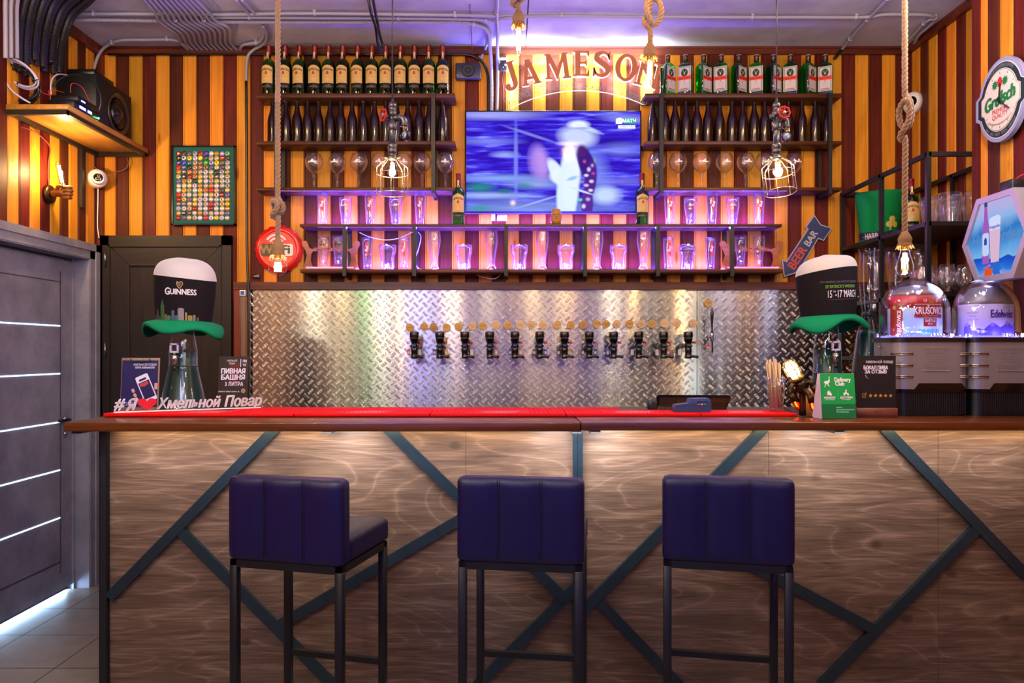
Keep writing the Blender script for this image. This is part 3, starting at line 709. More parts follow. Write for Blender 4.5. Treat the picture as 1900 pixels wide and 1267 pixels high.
# ================================================================ bottles
greenglass = GLASS('green_bottle_glass', (.22, .62, .26, 1), .05, .03, .9)
brownglass = P('brown_bottle_glass', '#1c0b0c', .12, spec=.6, coat=.3)
liqglass = GLASS('bright_green_bottle_glass', (.06, .74, .16, 1), .05, .03, 1.0)
cream = P('cream_paper', '#c7a45e', .6, var=.05)
cream2 = P('cream_white_paper', '#cdb98c', .6, var=.05)
ink = P('black_ink', '#1d140c', .6); redcap = P('burgundy_foil', '#6d0d14', .3, .2); redink = P('red_ink', '#a31218', .5); greyink = P('grey_ink', '#7a6a48', .6); goldink = P('gold_ink', '#b08a2e', .4, .4)
def whiskey():
    R = .0435
    b = MB(); b.lathe([(0, .004), (.03, .0), (.041, .002), (R, .008), (R, .19), (.042, .203), (.037, .218), (.027, .231), (.018, .239), (.0155, .247), (.0150, .262), (.0145, .276)], greenglass, seg=28)
    inner = P('dark_whiskey', '#04140a', .3)
    b.lathe([(0, .010), (R-.004, .010), (R-.004, .186), (.038, .203), (.030, .221), (.016, .238), (.0125, .25), (.012, .268), (0, .268)], GLASS('green_bottle_inner', (.50, .72, .45, 1), .02, .1, .2), seg=20)
    lab = MB(); n = 20; RL = R+.0006; half = .93
    top = lambda a: .176+.014*math.cos(a/half*PI/2)
    vs, fs = [], []
    for i in range(n+1):
        a = -half+2*half*i/n
        for z in (.079-.002*math.cos(a), top(a)): vs.append((RL*math.sin(a), -RL*math.cos(a), z))
    fs = [(2*i, 2*i+2, 2*i+3, 2*i+1) for i in range(n)]
    lab.add(vs, fs, cream, smooth=True)
    F_ = T(Vector((0, -RL, 0))) @ FRONT
    lab.text('JAMESON', .0185, ink, F_ @ T(Vector((0, .163, 0))), bend=('cyl', RL, .011), bold=.03, d=.0005, sx=.92)
    # crest: red shield with small crown and ribbon
    lab.M = F_
    def cyl(mb, poly, mat, dz=.0006):
        mb.add([(RL*math.sin(x/RL), y, dz+RL*(math.cos(x/RL)-1)) for x, y in poly], [tuple(range(len(poly)))], mat)
    cyl(lab, [(-.0075, .131), (.0075, .131), (.0075, .146), (.004, .1485), (-.004, .1485), (-.0075, .146)], redink)
    cyl(lab, [(-.003, .149), (.003, .149), (.004, .1535), (0, .151), (-.004, .1535)], greyink)
    cyl(lab, [(-.012, .1275), (-.008, .1255), (.008, .1255), (.012, .1275), (.008, .1278), (-.008, .1278)], ink)
    for x in (-.023, .017): cyl(lab, [(x, .139), (x+.006, .139), (x+.006, .1415), (x, .1415)], greyink)
    lab.text('IRISH WHISKEY', .0062, greyink, Matrix.Identity(4) @ T(Vector((0, .1145, 0))), bend=('cyl', RL), d=.0006, sx=.9)
    for z, w in ((.107, .038), (.1025, .042), (.098, .032), (.091, .05)): cyl(lab, [(-w/2, z), (w/2, z), (w/2, z+.0009), (-w/2, z+.0009)], greyink)
    lab.text('TRIPLE DISTILLED', .0042, greyink, T(Vector((0, .087, 0))), bend=('cyl', RL), d=.0006)
    belt = MB(); belt.M = T(Vector((0, 0, 0)))
    vs = []
    for i in range(n+1):
        a = -.8+1.6*i/n
        for z in (.047, .064): vs.append((RL*math.sin(a), -RL*math.cos(a), z))
    belt.add(vs, [(2*i, 2*i+2, 2*i+3, 2*i+1) for i in range(n)], P('black_belt_label', '#14170f', .5), smooth=True)
    belt.text('John Jameson & Son', .0075, P('belt_print', '#a8946a', .5), F_ @ T(Vector((0, .0555, 0))), bend=('cyl', RL), shear=.3, d=.0008)
    cap = MB(); cap.lathe([(.0152, .262), (.0165, .266), (.0165, .318), (.0175, .320), (.0175, .3235), (.016, .326), (0, .326)], redcap, seg=20)
    for z in (.278, .292, .306): cap.lathe([(.0166, z-.001), (.0172, z), (.0166, z+.001)], P('gold_ring', '#8c3a22', .3, .5), seg=20)
    nk = MB(); nk.M = FRONT
    nk.add([(x, y, .0168) for x, y in ((-.0055, .244), (.0055, .244), (.0055, .281), (-.0055, .281))], [(0, 1, 2, 3)], cream2)
    nk.text('JAMESON', .004, ink, T(Vector((0, .264, .0170))) @ RZ(PI/2), d=.0)
    nk.disc(.0085, cream2, T(Vector((0, .243, .0178))) , 18, .0006); nk.disc(.0062, redink, T(Vector((0, .243, .0185))), 18, .0006)
    return b, lab, belt, cap, nk
def mk_bottle(name, label, group, cat='bottle', bright=False):
    t = thing(name, label, cat, (0, 0, 0), 0, group)
    b, lab, belt, cap, nk = whiskey()
    b.build('bottle_body', t); l = lab.build('label', t); l2 = belt.build('lower_label', t); cap.build('cap', t); nk.build('neck_label', t)
    return t
wh = [498.6, 529, 556, 584, 610, 636.3, 663.9, 690.4, 715.9, 743.2, 769.2, 795.5, 821.5]
YB = 4.775
g = 'green whiskey bottles on the top shelf'
lab_w = lambda i, n: ('end one behind the rope' if i == 0 else 'last one, by the wall speaker' if i == n-1 else ORD[i]+' from the rope')
proto = None
for i, px in enumerate(wh):
    L_ = 'green whiskey bottle with cream label on the top shelf, '+lab_w(i, 13)
    loc = (X(px, YB), YB, zS1); rz = [-.10, -.02, -.22, .02, .0, -.16, -.1, -.04, .02, -.03, .04, .06, .1][i]
    if proto is None: proto = mk_bottle('whiskey_bottle', L_, g); proto.location = loc; proto.rotation_euler.z = rz
    else: dup(proto, loc, rz, L_, g)
dup(proto, (X(850.5, YB-.02), YB-.02, zS4), .02, 'green whiskey bottle on the long shelf, at the television edge beside the first cage lamp', 'whiskey bottles beside the television')
dup(proto, (X(1191, YB-.02), YB-.02, zS4), 0, 'green whiskey bottle on the long shelf, at the television edge below the liqueur bottles', 'whiskey bottles beside the television')
# plain brown beer bottles
def beer_mb():
    m = MB(); m.lathe([(0, .004), (.028, 0), (.0308, .002), (.0318, .008), (.0318, .135), (.0314, .148), (.0285, .165), (.022, .188), (.0165, .212), (.0135, .24), (.0125, .262), (.0125, .266), (.0150, .267), (.0152, .277), (.0138, .281), (.011, .2815), (.0105, .27), (0, .268)], brownglass, seg=24)
    return m
pr = None
for row, pxs, what in (('l', [506, 531, 551.4, 570.9, 591, 612.3, 632.5, 653.5, 674.2, 695.2, 715.9, 736, 756.3, 777.8, 796.7, 821], 'below the whiskey bottles'),
                       ('r', [1210.8, 1233.6, 1252.5, 1272.7, 1293.2, 1313.4, 1334.9, 1358, 1377.8, 1399.3, 1418.8, 1441, 1463, 1487.7, 1512.2, 1535], 'below the square liqueur bottles')):
    for i, px in enumerate(pxs):
        L_ = 'brown beer bottle '+what+', '+ORD[i]+' from the '+('rope lamp' if row == 'l' else 'television')
        loc = (X(px, YB), YB, zS2); rz = random.uniform(-3, 3)
        if pr is None: pr = tag(beer_mb().build('beer_bottle'), L_, 'bottle', 'brown beer bottles '+what); pr.location = loc
        else: dup(pr, loc, rz, L_, 'brown beer bottles '+what)
# square green herbal liqueur bottles
def liq():
    W_, D_ = .045, .030
    def rr(w, d, z, n=5, c=.35):
        r = min(w, d)*c; out = []
        for cx, cy, a0 in ((w-r, d-r, 0), (-w+r, d-r, PI/2), (-w+r, -d+r, PI), (w-r, -d+r, 3*PI/2)):
            for k in range(n): a = a0+PI/2*k/(n-1); out.append((cx+r*math.cos(a), cy+r*math.sin(a), z))
        return out
    rings = [rr(W_-.004, D_-.003, 0), rr(W_, D_, .005), rr(W_, D_, .180), rr(W_-.003, D_-.002, .194), rr(W_-.012, D_-.008, .206), rr(W_-.025, D_-.014, .2145), rr(.0155, .0135, .219, c=.95), rr(.0145, .0135, .225, c=.95), rr(.0145, .0140, .24, c=.95)]
    b = MB(); vs = [p for q in rings for p in q]; n = 20; fs = [tuple(range(n))[::-1]]
    for j in range(len(rings)-1):
        for i in range(n): k = (i+1) % n; fs.append((j*n+i, j*n+k, (j+1)*n+k, (j+1)*n+i))
    b.add(vs, fs, liqglass, smooth=True)
    lab = MB(); lab.M = T(Vector((0, -D_-.0006, 0))) @ FRONT
    wp = P('white_label_paper', '#b9b1b6', .55); gp = P('green_label_border', '#2f6a38', .5); dk = P('dark_green_oval', '#0e2413', .5); rd = P('orange_red_band', '#d3260f', .45)
    def R_(x0, x1, y0, y1, mt, z): lab.add([(x0, y0, z), (x1, y0, z), (x1, y1, z), (x0, y1, z)], [(0, 1, 2, 3)], mt)
    R_(-.041, .041, .030, .186, wp, .0); R_(-.037, .037, .034, .182, gp, .0002); R_(-.0335, .0335, .0375, .1785, wp, .0004); R_(-.0305, .0305, .04, .175, gp, .0006); R_(-.0295, .0295, .041, .174, wp, .0008)
    lab.add([(.021*math.cos(a*PI/12), .146+.0245*math.sin(a*PI/12), .0010) for a in range(24)], [tuple(range(24))], dk)
    st = P('stag_green', '#5fae5c', .5)
    for sx in (-1, 1):   # antlers and head
        lab.tube([(sx*.002, .146, .0013), (sx*.009, .152, .0013), (sx*.011, .161, .0013)], .0014, st, 5); lab.tube([(sx*.006, .149, .0013), (sx*.005, .158, .0013)], .0012, st, 5)
    lab.add([(-.005, .145, .0014), (0, .131, .0014), (.005, .145, .0014)], [(0, 1, 2)], P('stag_head', '#d8c9b8', .5))
    R_(-.041, .041, .100, .125, rd, .0012)
    lab.text('Jägermeister', .0148, P('dark_green_print', '#12301a', .5), T(Vector((0, .1125, .0013))), d=.0001, bold=.03, sx=.86)
    R_(-.004, .004, .090, .096, rd, .001)
    for z in (.084, .078, .072, .066, .060, .054): R_(-.02+random.uniform(0, .005), .02, z, z+.0012, P('label_small_print', '#9a949a', .5), .001)
    R_(-.025, .025, .0425, .047, redink, .001)
    cap = MB(); cap.lathe([(.0155, .224), (.0158, .226), (.0158, .250), (.0165, .251), (.0165, .262), (.015, .265), (0, .265)], black_plastic, seg=20)
    cap.lathe([(.0161, .243), (.0164, .2445), (.0161, .246)], rd, seg=20); cap.lathe([(.0166, .2615), (.0155, .2654), (0, .2656)], wp, seg=20)
    return b, lab, cap
b, lab, cap = liq(); g = 'square green liqueur bottles on the top shelf'
pr = None
for i, px in enumerate([1239, 1271.7, 1305.6, 1338, 1370.8, 1403.6, 1435, 1466.8, 1499.6, 1531]):
    L_ = 'square green liqueur bottle with white label, '+ORD[i]+' from the glowing wall letters'
    rz = .62 if i % 2 == 0 else -.42
    loc = (X(px, YB), YB, zS1)
    if pr is None:
        pr = thing('liqueur_bottle', L_, 'bottle', loc, rz, g); b.build('bottle_body', pr); lab.build('label', pr); cap.build('cap', pr)
    else: dup(pr, loc, rz, L_, g)
# ================================================================ glasses
markw = P('white_glass_print', '#e9e6ee', .4); markr = P('red_glass_print', '#c8161c', .4); markb = P('blue_glass_print', '#4a68d0', .4)
def gl(prof_o, prof_i, mat=None, seg=26):
    m = MB(); m.shell([(0, prof_o[0][1])]+prof_o+prof_i[::-1]+[(0, prof_i[0][1])], mat or clear, seg=seg); return m
def add_print(root, kind, R):
    pass
def g_goblet():
    g1 = gl([(.036, 0), (.037, .002), (.02, .006), (.008, .012), (.0065, .03), (.007, .075), (.0115, .082), (.012, .092), (.008, .1), (.016, .106), (.035, .124), (.05, .148), (.0565, .17), (.055, .19), (.047, .212), (.042, .224)],
            [(.006, .108), (.033, .126), (.048, .149), (.0545, .17), (.053, .19), (.0455, .212), (.041, .2235)])
    p = MB(); p.M = FRONT; r = .057
    for x, w in ((-.024, .004), (-.017, .003), (-.012, .0045), (-.005, .007), (.003, .006), (.009, .0035), (.014, .0045), (.021, .0035)):
        p.add([(r*math.sin(q/r), .166+v, r*math.cos(q/r)+.0005) for q, v in ((x-w/2, -.003), (x+w/2, -.004), (x+w/2, .004), (x, .006), (x-w/2, .003))], [(0, 1, 2, 3, 4)], markw)
    p.add([(r*math.sin(q/r), v, r*math.cos(q/r)+.0005) for q, v in ((-.005, .172), (.005, .172), (.006, .179), (0, .184), (-.006, .179))], [(0, 1, 2, 3, 4)], markw)
    return g1, p
def g_tall(red=True):
    g1 = gl([(.026, 0), (.027, .004), (.026, .012), (.0275, .05), (.031, .11), (.0345, .17), (.0345, .205)], [(.022, .012), (.0255, .05), (.029, .11), (.0325, .17), (.033, .205)])
    p = MB(); p.M = FRONT; r = .0345
    cy = lambda q, v: (r*math.sin(q/r), v, r*math.cos(q/r)+.0006)
    p.add([cy(*q) for q in ((-.011, .165), (.006, .180), (.010, .118), (.012, .085), (-.004, .10), (-.009, .13))], [(0, 1, 2, 3, 4, 5)], markr)
    p.text('Bud', .022, markw, T(Vector((.001, .133, r+.0008))) @ RZ(PI/2-.25), d=0, bold=.03, shear=.2)
    return g1, p
def g_pint():
    g1 = gl([(.027, 0), (.028, .004), (.028, .02), (.031, .06), (.038, .105), (.042, .135), (.0415, .176)], [(.024, .014), (.029, .06), (.0365, .105), (.0405, .135), (.040, .1755)])
    p = MB(); p.M = FRONT; p.text('stella', .013, markw, T(Vector((0, .125, .0425))), d=0, bend=('cyl', .0415), shear=.3)
    for k in range(-3, 4): p.tube([(.027*math.sin(k*.35+.6*t/8), .02+.06*t/8, .0275*math.cos(k*.35+.6*t/8)+.003) for t in range(9)], .0006, markb, 4)
    return g1, p
def g_tumbler():
    so = [(.038, 0), (.040, .006), (.044, .09), (.0475, .105), (.052, .112), (.0545, .118), (.056, .16)]
    g1 = gl(so, [(.034, .016), (.040, .09), (.044, .105), (.052, .120), (.0545, .1595)], seg=16)
    p = MB(); p.M = FRONT; p.text('Hoegaarden', .0125, markb, T(Vector((0, .142, .057))), d=0, bend=('cyl', .056), bold=.03)
    for k in range(16):
        a = 2*PI*(k+.5)/16; p.M = Matrix.Identity(4)
        p.tube([(.0405*math.cos(a), .0405*math.sin(a), .01), (.0445*math.cos(a), .0445*math.sin(a), .088), (.052*math.cos(a), .052*math.sin(a), .112)], .0011, clear, 5)
    return g1, p
def g_weizen():
    g1 = gl([(.031, 0), (.033, .004), (.030, .012), (.0225, .03), (.021, .05), (.0255, .09), (.0335, .14), (.040, .18), (.0405, .205), (.0375, .235), (.0365, .248)],
            [(.018, .03), (.0185, .05), (.0235, .09), (.0315, .14), (.038, .18), (.0385, .205), (.036, .235), (.0355, .2475)])
    p = MB(); p.M = FRONT; p.text('maisel', .011, markw, T(Vector((0, .196, .041))), d=0, bend=('cyl', .04), shear=.3); p.text('WEISSE', .008, markb, T(Vector((0, .184, .041))), d=0, bend=('cyl', .04))
    return g1, p
def g_flight():
    g1 = gl([(.029, 0), (.030, .004), (.024, .012), (.023, .02), (.027, .07), (.034, .12), (.037, .16), (.036, .195)], [(.019, .02), (.025, .07), (.032, .12), (.0355, .16), (.0345, .1945)])
    p = MB(); p.M = FRONT; p.text('MR.', .014, ink, T(Vector((0, .155, .0375))), d=0, bend=('cyl', .036), bold=.04); p.text('GUS', .019, ink, T(Vector((0, .137, .0375))), d=0, bend=('cyl', .036), bold=.05)
    return g1, p
PROTO = {}
def glass(kind, name, fn, px, z, label, group, cat='glass', y=YB, rz=0):
    loc = (X(px, y), y, z)
    if kind not in PROTO:
        g1, p = fn(); t = thing(name, label, cat, loc, rz, group); g1.build('glass_body', t); p.build('printed_logo', t); PROTO[kind] = t; return t
    return dup(PROTO[kind], loc, rz, label, group)
for i, px in enumerate([583, 625.7, 665.6, 705.3, 748.7, 784, 826.6]):
    glass('gob', 'beer_goblet', g_goblet, px, zS3, 'stemmed beer goblet under the brown bottles, '+ORD[i]+' from the rope lamp', 'goblets below the whiskey side', rz=random.uniform(-.3, .3))
for i, px in enumerate([1218.8, 1258, 1301.7, 1344.6, 1383.8, 1418, 1472]):
    glass('gob', 'beer_goblet', g_goblet, px, zS3, 'stemmed beer goblet under the brown bottles, '+ORD[i]+' from the television', 'goblets below the liqueur side', rz=random.uniform(-.3, .3))
def seq(items, z, where, frm, grp):
    n = 0
    for kind, px in items:
        nm, fn, desc = {'tall': ('tall_beer_glass', g_tall, 'tall red-printed beer glass'), 'pint': ('pint_glass', g_pint, 'short tulip pint glass'),
                        'tumbler': ('beer_tumbler', g_tumbler, 'wide faceted beer tumbler'), 'weizen': ('wheat_beer_glass', g_weizen, 'tall waisted wheat beer glass'),
                        'flight': ('tasting_glass', g_flight, 'tulip glass')}[kind]
        glass(kind, nm, fn, px, z, f'{desc} {where}, {ORD[n]} glass from {frm}', grp); n += 1
seq([('tall', 599), ('pint', 641.4), ('tall', 686.8), ('pint', 734.3), ('tall', 779.3)], zS4, 'on the long upper shelf', 'the rope lamp end', 'beer glasses on the upper long shelf')
seq([('tall', 1242.3), ('pint', 1281.5), ('tall', 1321), ('pint', 1359.3), ('tall', 1408.3)], zS4, 'on the long upper shelf', 'the television', 'beer glasses on the upper long shelf')
seq([('tall', 682), ('tumbler', 718.7), ('tall', 749.5), ('weizen', 806), ('tumbler', 860.2), ('weizen', 912.2), ('tumbler', 963.3), ('weizen', 1006.5), ('tumbler', 1050), ('weizen', 1108), ('tumbler', 1147.2), ('weizen', 1193.2), ('tall', 1240), ('tumbler', 1274.8), ('tall', 1317.6)],
    zS5, 'on the lower shelf', 'the rope lamp', 'beer glasses on the lower shelf')
for px, L_ in ((600, 'tulip tasting glass at the outer side of the duck carrier near the rope lamp'), (628, 'tulip tasting glass at the inner side of the duck carrier near the rope lamp'),
               (1374, 'tulip tasting glass at the inner side of the duck carrier near the arrow sign'), (1408, 'tulip tasting glass at the outer side of the duck carrier near the arrow sign')):
    glass('flight', 'tasting_glass', g_flight, px, zS5+.022, L_, 'tasting glasses in carriers')
# duck-headed wooden carriers
duckwood = WOOD('orange_brown_carrier_wood', '#6b3412', '#95501d', '#b5692a', grain='x', rough=.4)
def carrier(px0, px1, label):
    y = YB; cx = (px0+px1)/2; x0, x1 = X(px0, y), X(px1, y); xm = (x0+x1)/2; w = (x1-x0)/2
    t = thing('glass_carrier', label, 'glass carrier', (xm, y, zS5), 0, 'duck-shaped glass carriers')
    for sx in (-1, 1):
        pts = [(.62, 0), (.78, .02), (.80, .055), (.72, .10), (.80, .145), (.93, .155), (.99, .145), (1.0, .165), (.93, .195), (.80, .198), (.66, .18), (.56, .162), (.50, .150), (.50, .135), (.60, .132), (.64, .11), (.60, .07), (.52, .03), (.50, .0)]
        pts = [(.50, 0), (.98, 0), (.95, .02), (.90, .05), (.82, .10), (.88, .135), (.97, .160), (1.0, .178), (.95, .192), (.86, .194), (.80, .180), (.74, .150), (.66, .142), (.50, .140), (.50, .128), (.62, .128), (.68, .11), (.70, .07), (.62, .02), (.50, .012)]
        m = MB(); poly = [(sx*u*w, v) for u, v in pts]
        if sx < 0: poly = poly[::-1]
        m.prism(poly, .012, duckwood, T(Vector((xm, y+.046, zS5))) @ FRONT); m.build('duck_side', t, True)
    m = MB(); m.box(xm-.86*w, xm+.86*w, y-.035, y+.034, zS5, zS5+.02, duckwood); m.build('base', t, True)
    m = MB()
    for q in (-.28, .28):
        cx_ = xm+q*w; out = [(.048*math.cos(a*PI/12), .044*math.sin(a*PI/12)) for a in range(24)]; inn = [(.0375*math.cos(a*PI/12), .0375*math.sin(a*PI/12)) for a in range(24)]
        m.prism(out, .012, duckwood, T(Vector((cx_, y, zS5+.128))), holes=(inn,))
    m.build('holder_rings', t, True)
carrier(557, 666, 'orange wood glass carrier with duck heads on the lower shelf end near the bottle-cap sign')
carrier(1338, 1457, 'orange wood glass carrier with duck heads on the lower shelf end near the arrow sign')
# small wooden barrel mug below the television
m = MB(); m.lathe([(.024, 0), (.034, .02), (.036, .045), (.033, .075), (.026, .095), (.024, .098)], WOOD('barrel_wood', '#7a4a1c', '#a06a2c', '#bd8540', grain='z', rough=.5), T(Vector((X(1032, 4.74), 4.74, zS4))), 20)
for z, r in ((.022, .0352), (.072, .0345)): m.lathe([(r-.001, z-.003), (r, z), (r-.001, z+.003)], goldink, T(Vector((X(1032, 4.74), 4.74, zS4))), 20)
for k, s_ in enumerate(('CRAFTED', 'BEER', 'BAR')): m.text(s_, .010, ink, T(Vector((X(1032, 4.74), 4.74-.0365, zS4+.060-.012*k))) @ FRONT, bend=('cyl', .037))
tag(m.build('barrel_mug'), 'small round wooden barrel mug in front of the television bottom edge', 'mug')
m = MB(); x0, x1 = X(922, YW), X(941, YW); m.rbox(x0, x1, YW-.014, YW-.001, Z(416, YW)+.02, Z(404, YW)+.02, .004, plain_white)
m.disc(.016, P('socket_well', '#b9b6bd', .4), facing(((x0+x1)/2, YW-.0145, (Z(416, YW)+Z(403, YW))/2+.025)), 18, .001)
m.rbox(X(912, YW), X(919, YW), YW-.05, YW-.001, Z(416, YW)+.02, Z(402, YW)+.02, .004, plain_white)
tag(m.build('power_socket'), 'white wall power socket with a plug, below the television', 'socket')
# ================================================================ television
Yt = 4.80
tx0, tx1, tz0, tz1 = X(863, Yt), X(1190, Yt), Z(396.5, Yt), Z(205, Yt)
t = thing('television', 'large flat television on the wall showing a blurred blue-violet match scene', 'television', ((tx0+tx1)/2, YW, tz0))
m = MB(); m.rbox(tx0, tx1, Yt, Yt+.035, tz0, tz1, .003, black_plastic, seg=1); m.box(tx0+.2, tx1-.2, Yt+.03, YW-.001, tz0+.15, tz1-.15, black_plastic); m.build('tv_case', t, True)
def picture(name, base, ops, strength, streak=None):
    """emissive picture from soft ellipses; coordinates run 0..1 over the screen"""
    mm, nt, b = newmat(name); N = nt.nodes.new; L = nt.links.new; nt.nodes.remove(b)
    tc = N('ShaderNodeTexCoord'); sp = N('ShaderNodeSeparateXYZ'); L(tc.outputs['Generated'], sp.inputs[0])
    def M_(op, a, b_=None, c=None, clamp=False):
        n = N('ShaderNodeMath'); n.operation = op; n.use_clamp = clamp
        for i, v in enumerate((a, b_, c)):
            if v is None: continue
            if isinstance(v, (int, float)): n.inputs[i].default_value = v
            else: L(v, n.inputs[i])
        return n.outputs[0]
    u, v = sp.outputs[0], sp.outputs[2]
    cb = N('ShaderNodeCombineXYZ'); L(u, cb.inputs[0]); L(v, cb.inputs[1])
    col = None
    if streak:
        mp = N('ShaderNodeMapping'); mp.inputs['Scale'].default_value = streak[0]; L(cb.outputs[0], mp.inputs[0])
        n = N('ShaderNodeTexNoise'); n.inputs['Scale'].default_value = 1; n.inputs['Detail'].default_value = 6; n.inputs['Distortion'].default_value = .2; L(mp.outputs[0], n.inputs['Vector'])
        r = N('ShaderNodeValToRGB'); L(n.outputs['Fac'], r.inputs[0]); els = r.color_ramp.elements
        els[0].position, els[0].color = streak[1][0][0], srgb(streak[1][0][1]); els[1].position, els[1].color = streak[1][-1][0], srgb(streak[1][-1][1])
        for p_, c_ in streak[1][1:-1]: e = els.new(p_); e.color = srgb(c_)
        col = r.outputs[0]; nz = n.outputs['Fac']
    else:
        rgb = N('ShaderNodeRGB'); rgb.outputs[0].default_value = srgb(base); col = rgb.outputs[0]
    for o in ops:
        cx, cy, rx, ry, ang, soft, c_, amt = o[:8]; ca, sa = math.cos(ang), math.sin(ang)
        du, dv = M_('SUBTRACT', u, cx), M_('SUBTRACT', v, cy); dv = M_('MULTIPLY', dv, o[8] if len(o) > 8 else .58)
        a = M_('ADD', M_('MULTIPLY', du, ca), M_('MULTIPLY', dv, sa)); b_ = M_('SUBTRACT', M_('MULTIPLY', dv, ca), M_('MULTIPLY', du, sa))
        a = M_('DIVIDE', a, rx); b_ = M_('DIVIDE', b_, ry)
        d_ = M_('ADD', M_('MULTIPLY', a, a), M_('MULTIPLY', b_, b_)); d_ = M_('SQRT', d_)
        k = M_('DIVIDE', M_('SUBTRACT', 1+soft, d_), 2*soft, clamp=True); k = M_('SMOOTH_MIN', k, 1, .1); k = M_('MULTIPLY', k, amt, clamp=True)
        mx = N('ShaderNodeMix'); mx.data_type = 'RGBA'; L(k, mx.inputs[0]); L(col, mx.inputs[6]); mx.inputs[7].default_value = srgb(c_); col = mx.outputs[2]
    em = N('ShaderNodeEmission'); L(col, em.inputs[0]); em.inputs[1].default_value = strength
    gl_ = N('ShaderNodeBsdfGlossy'); gl_.inputs['Roughness'].default_value = .06; gl_.inputs[0].default_value = (.003, .003, .003, 1)
    ad = N('ShaderNodeAddShader'); L(em.outputs[0], ad.inputs[0]); L(gl_.outputs[0], ad.inputs[1]); L(ad.outputs[0], nt.nodes['Material Output'].inputs[0])
    return mm
ops = [(.35, .02, .45, .05, 0, .8, '#9fc0f2', .5), (.2, .33, .25, .018, 0, .8, '#8db0f0', .8), (.12, .16, .2, .015, 0, .8, '#a9c4f6', .8), (.40, .27, .12, .02, 0, .8, '#9fbaf4', .7), (.12, .70, .14, .015, 0, .8, '#8f9cf4', .6), (.22, .57, .06, .015, 0, .7, '#a3b2f8', .7), (.9, .62, .10, .03, 0, .8, '#8a94f4', .6), (.85, .30, .2, .02, 0, .8, '#8c8cf2', .5), (.93, .93, .12, .02, -.1, .8, '#9aa8f6', .7), (.15, .97, .24, .025, .0, .6, '#a9aef0', .75), (.08, .24, .07, .022, 0, .6, '#1c8f6a', .8), (.22, .205, .04, .012, 0, .6, '#0e6f5e', .8), (.33, .25, .05, .015, 0, .6, '#1b7c8c', .7), (.08, .03, .05, .012, 0, .6, '#1f9f7a', .8),
       (.285, .5, .011, .20, 0, .5, '#7f8cf2', .75), (.37, .77, .14, .008, -.32, .5, '#8f98f0', .6), (.42, .10, .12, .005, .3, .5, '#a9b6f4', .8),
       (.42, .48, .055, .10, .18, .35, '#b08ae8', .75), (.43, .50, .03, .07, .18, .5, '#c59ae6', .5),
       (.745, .42, .06, .15, .35, .6, '#7f92f2', .6), (.80, .16, .075, .045, 0, .5, '#c4d8fb', .9), (.64, .75, .10, .055, -.1, .35, '#cfdcf8', .85), (.60, .68, .06, .012, 0, .6, '#f0e6fa', .9), (.645, .87, .055, .022, 0, .4, '#eaf2fc', .95), (.70, .83, .07, .012, -.35, .5, '#cfe0fb', .8), (.66, .835, .05, .006, 0, .5, '#6b84d4', .6),
       (.62, .62, .05, .02, 0, .6, '#e3c9f2', .7),
       (.525, .38, .035, .095, .55, .18, '#d6e4fb', 1), (.55, .34, .07, .045, -.25, .2, '#dbe8fc', 1), (.60, .40, .055, .12, .05, .18, '#dfeafc', 1), (.575, .12, .055, .20, .02, .15, '#d3e4fa', 1), (.60, .22, .045, .12, 0, .2, '#d9e7fb', 1),
       (.69, .48, .045, .11, .30, .14, '#3a1478', 1), (.715, .32, .035, .11, -.1, .15, '#4a2084', 1), (.695, .08, .035, .09, 0, .15, '#562a90', 1), (.665, .60, .022, .03, .3, .2, '#4a1c6e', 1),
       (.66, .205, .065, .006, -.32, .4, '#c9dcfa', .95), (.61, .33, .03, .010, .3, .5, '#5f9fe6', .7),
       (.705, .42, .010, .012, 0, .5, '#d8c4f4', .9), (.725, .46, .008, .010, 0, .5, '#b894e4', .9), (.69, .36, .012, .008, 0, .5, '#e6d8fb', .9), (.72, .30, .012, .009, 0, .5, '#e2cdf6', .9), (.69, .26, .013, .008, 0, .5, '#d9c0f2', .9), (.715, .21, .012, .008, 0, .5, '#e8dafa', .9), (.70, .12, .012, .010, 0, .5, '#c8a4ea', .9), (.68, .50, .009, .010, 0, .5, '#b84aa8', .9), (.73, .38, .010, .008, 0, .5, '#d24aa0', .7), (.675, .05, .010, .012, 0, .5, '#e6d8fb', .9), (.74, .51, .006, .012, 0, .5, '#8ea63a', .8), (.655, .115, .012, .008, 0, .4, '#4fe0b0', .9)]
scr = picture('television_picture', '#3a20c8', ops, .92, ((4, 21, 1), [(.30, '#280a90'), (.46, '#3014b8'), (.56, '#4030da'), (.65, '#6f70f4'), (.76, '#a6bbfa')]))
m = MB(); b0 = .008
m.add([(tx0+b0, Yt-.001, tz0+b0+.008), (tx1-b0, Yt-.001, tz0+b0+.008), (tx1-b0, Yt-.001, tz1-b0), (tx0+b0, Yt-.001, tz1-b0)], [(0, 1, 2, 3)], scr)
m.build('screen', t, True)
m = MB(); ew = E('screen_white', '#e8f4ff', 1.3); eb = E('screen_logo_blue', '#4a5ae0', 1.0); eg = E('screen_logo_green', '#2fae7a', 1.1)
def sc(u, v, d=-.0016): return (tx0+(tx1-tx0)*u, Yt+d, tz0+(tz1-tz0)*v)
m.add([sc(.868, .825), (sc(.965, .825)), sc(.965, .857), sc(.868, .857)], [(0, 1, 2, 3)], ew)
m.add([sc(.855, .87), sc(.89, .87), sc(.894, .915), sc(.882, .93), sc(.856, .92)], [(0, 1, 2, 3, 4)], ew)
m.add([sc(.900, .875), sc(.963, .875), sc(.963, .92), sc(.900, .92)], [(0, 1, 2, 3)], eg)
m.tube([sc(.858, .915, -.003), sc(.873, .893, -.003), sc(.89, .912, -.003)], .0012, eb, 4)
m.text('ПРЯМОЙ ЭФИР', .019, eb, facing(sc(.9165, .84, -.0021)), d=0, bold=.01, sx=.72)
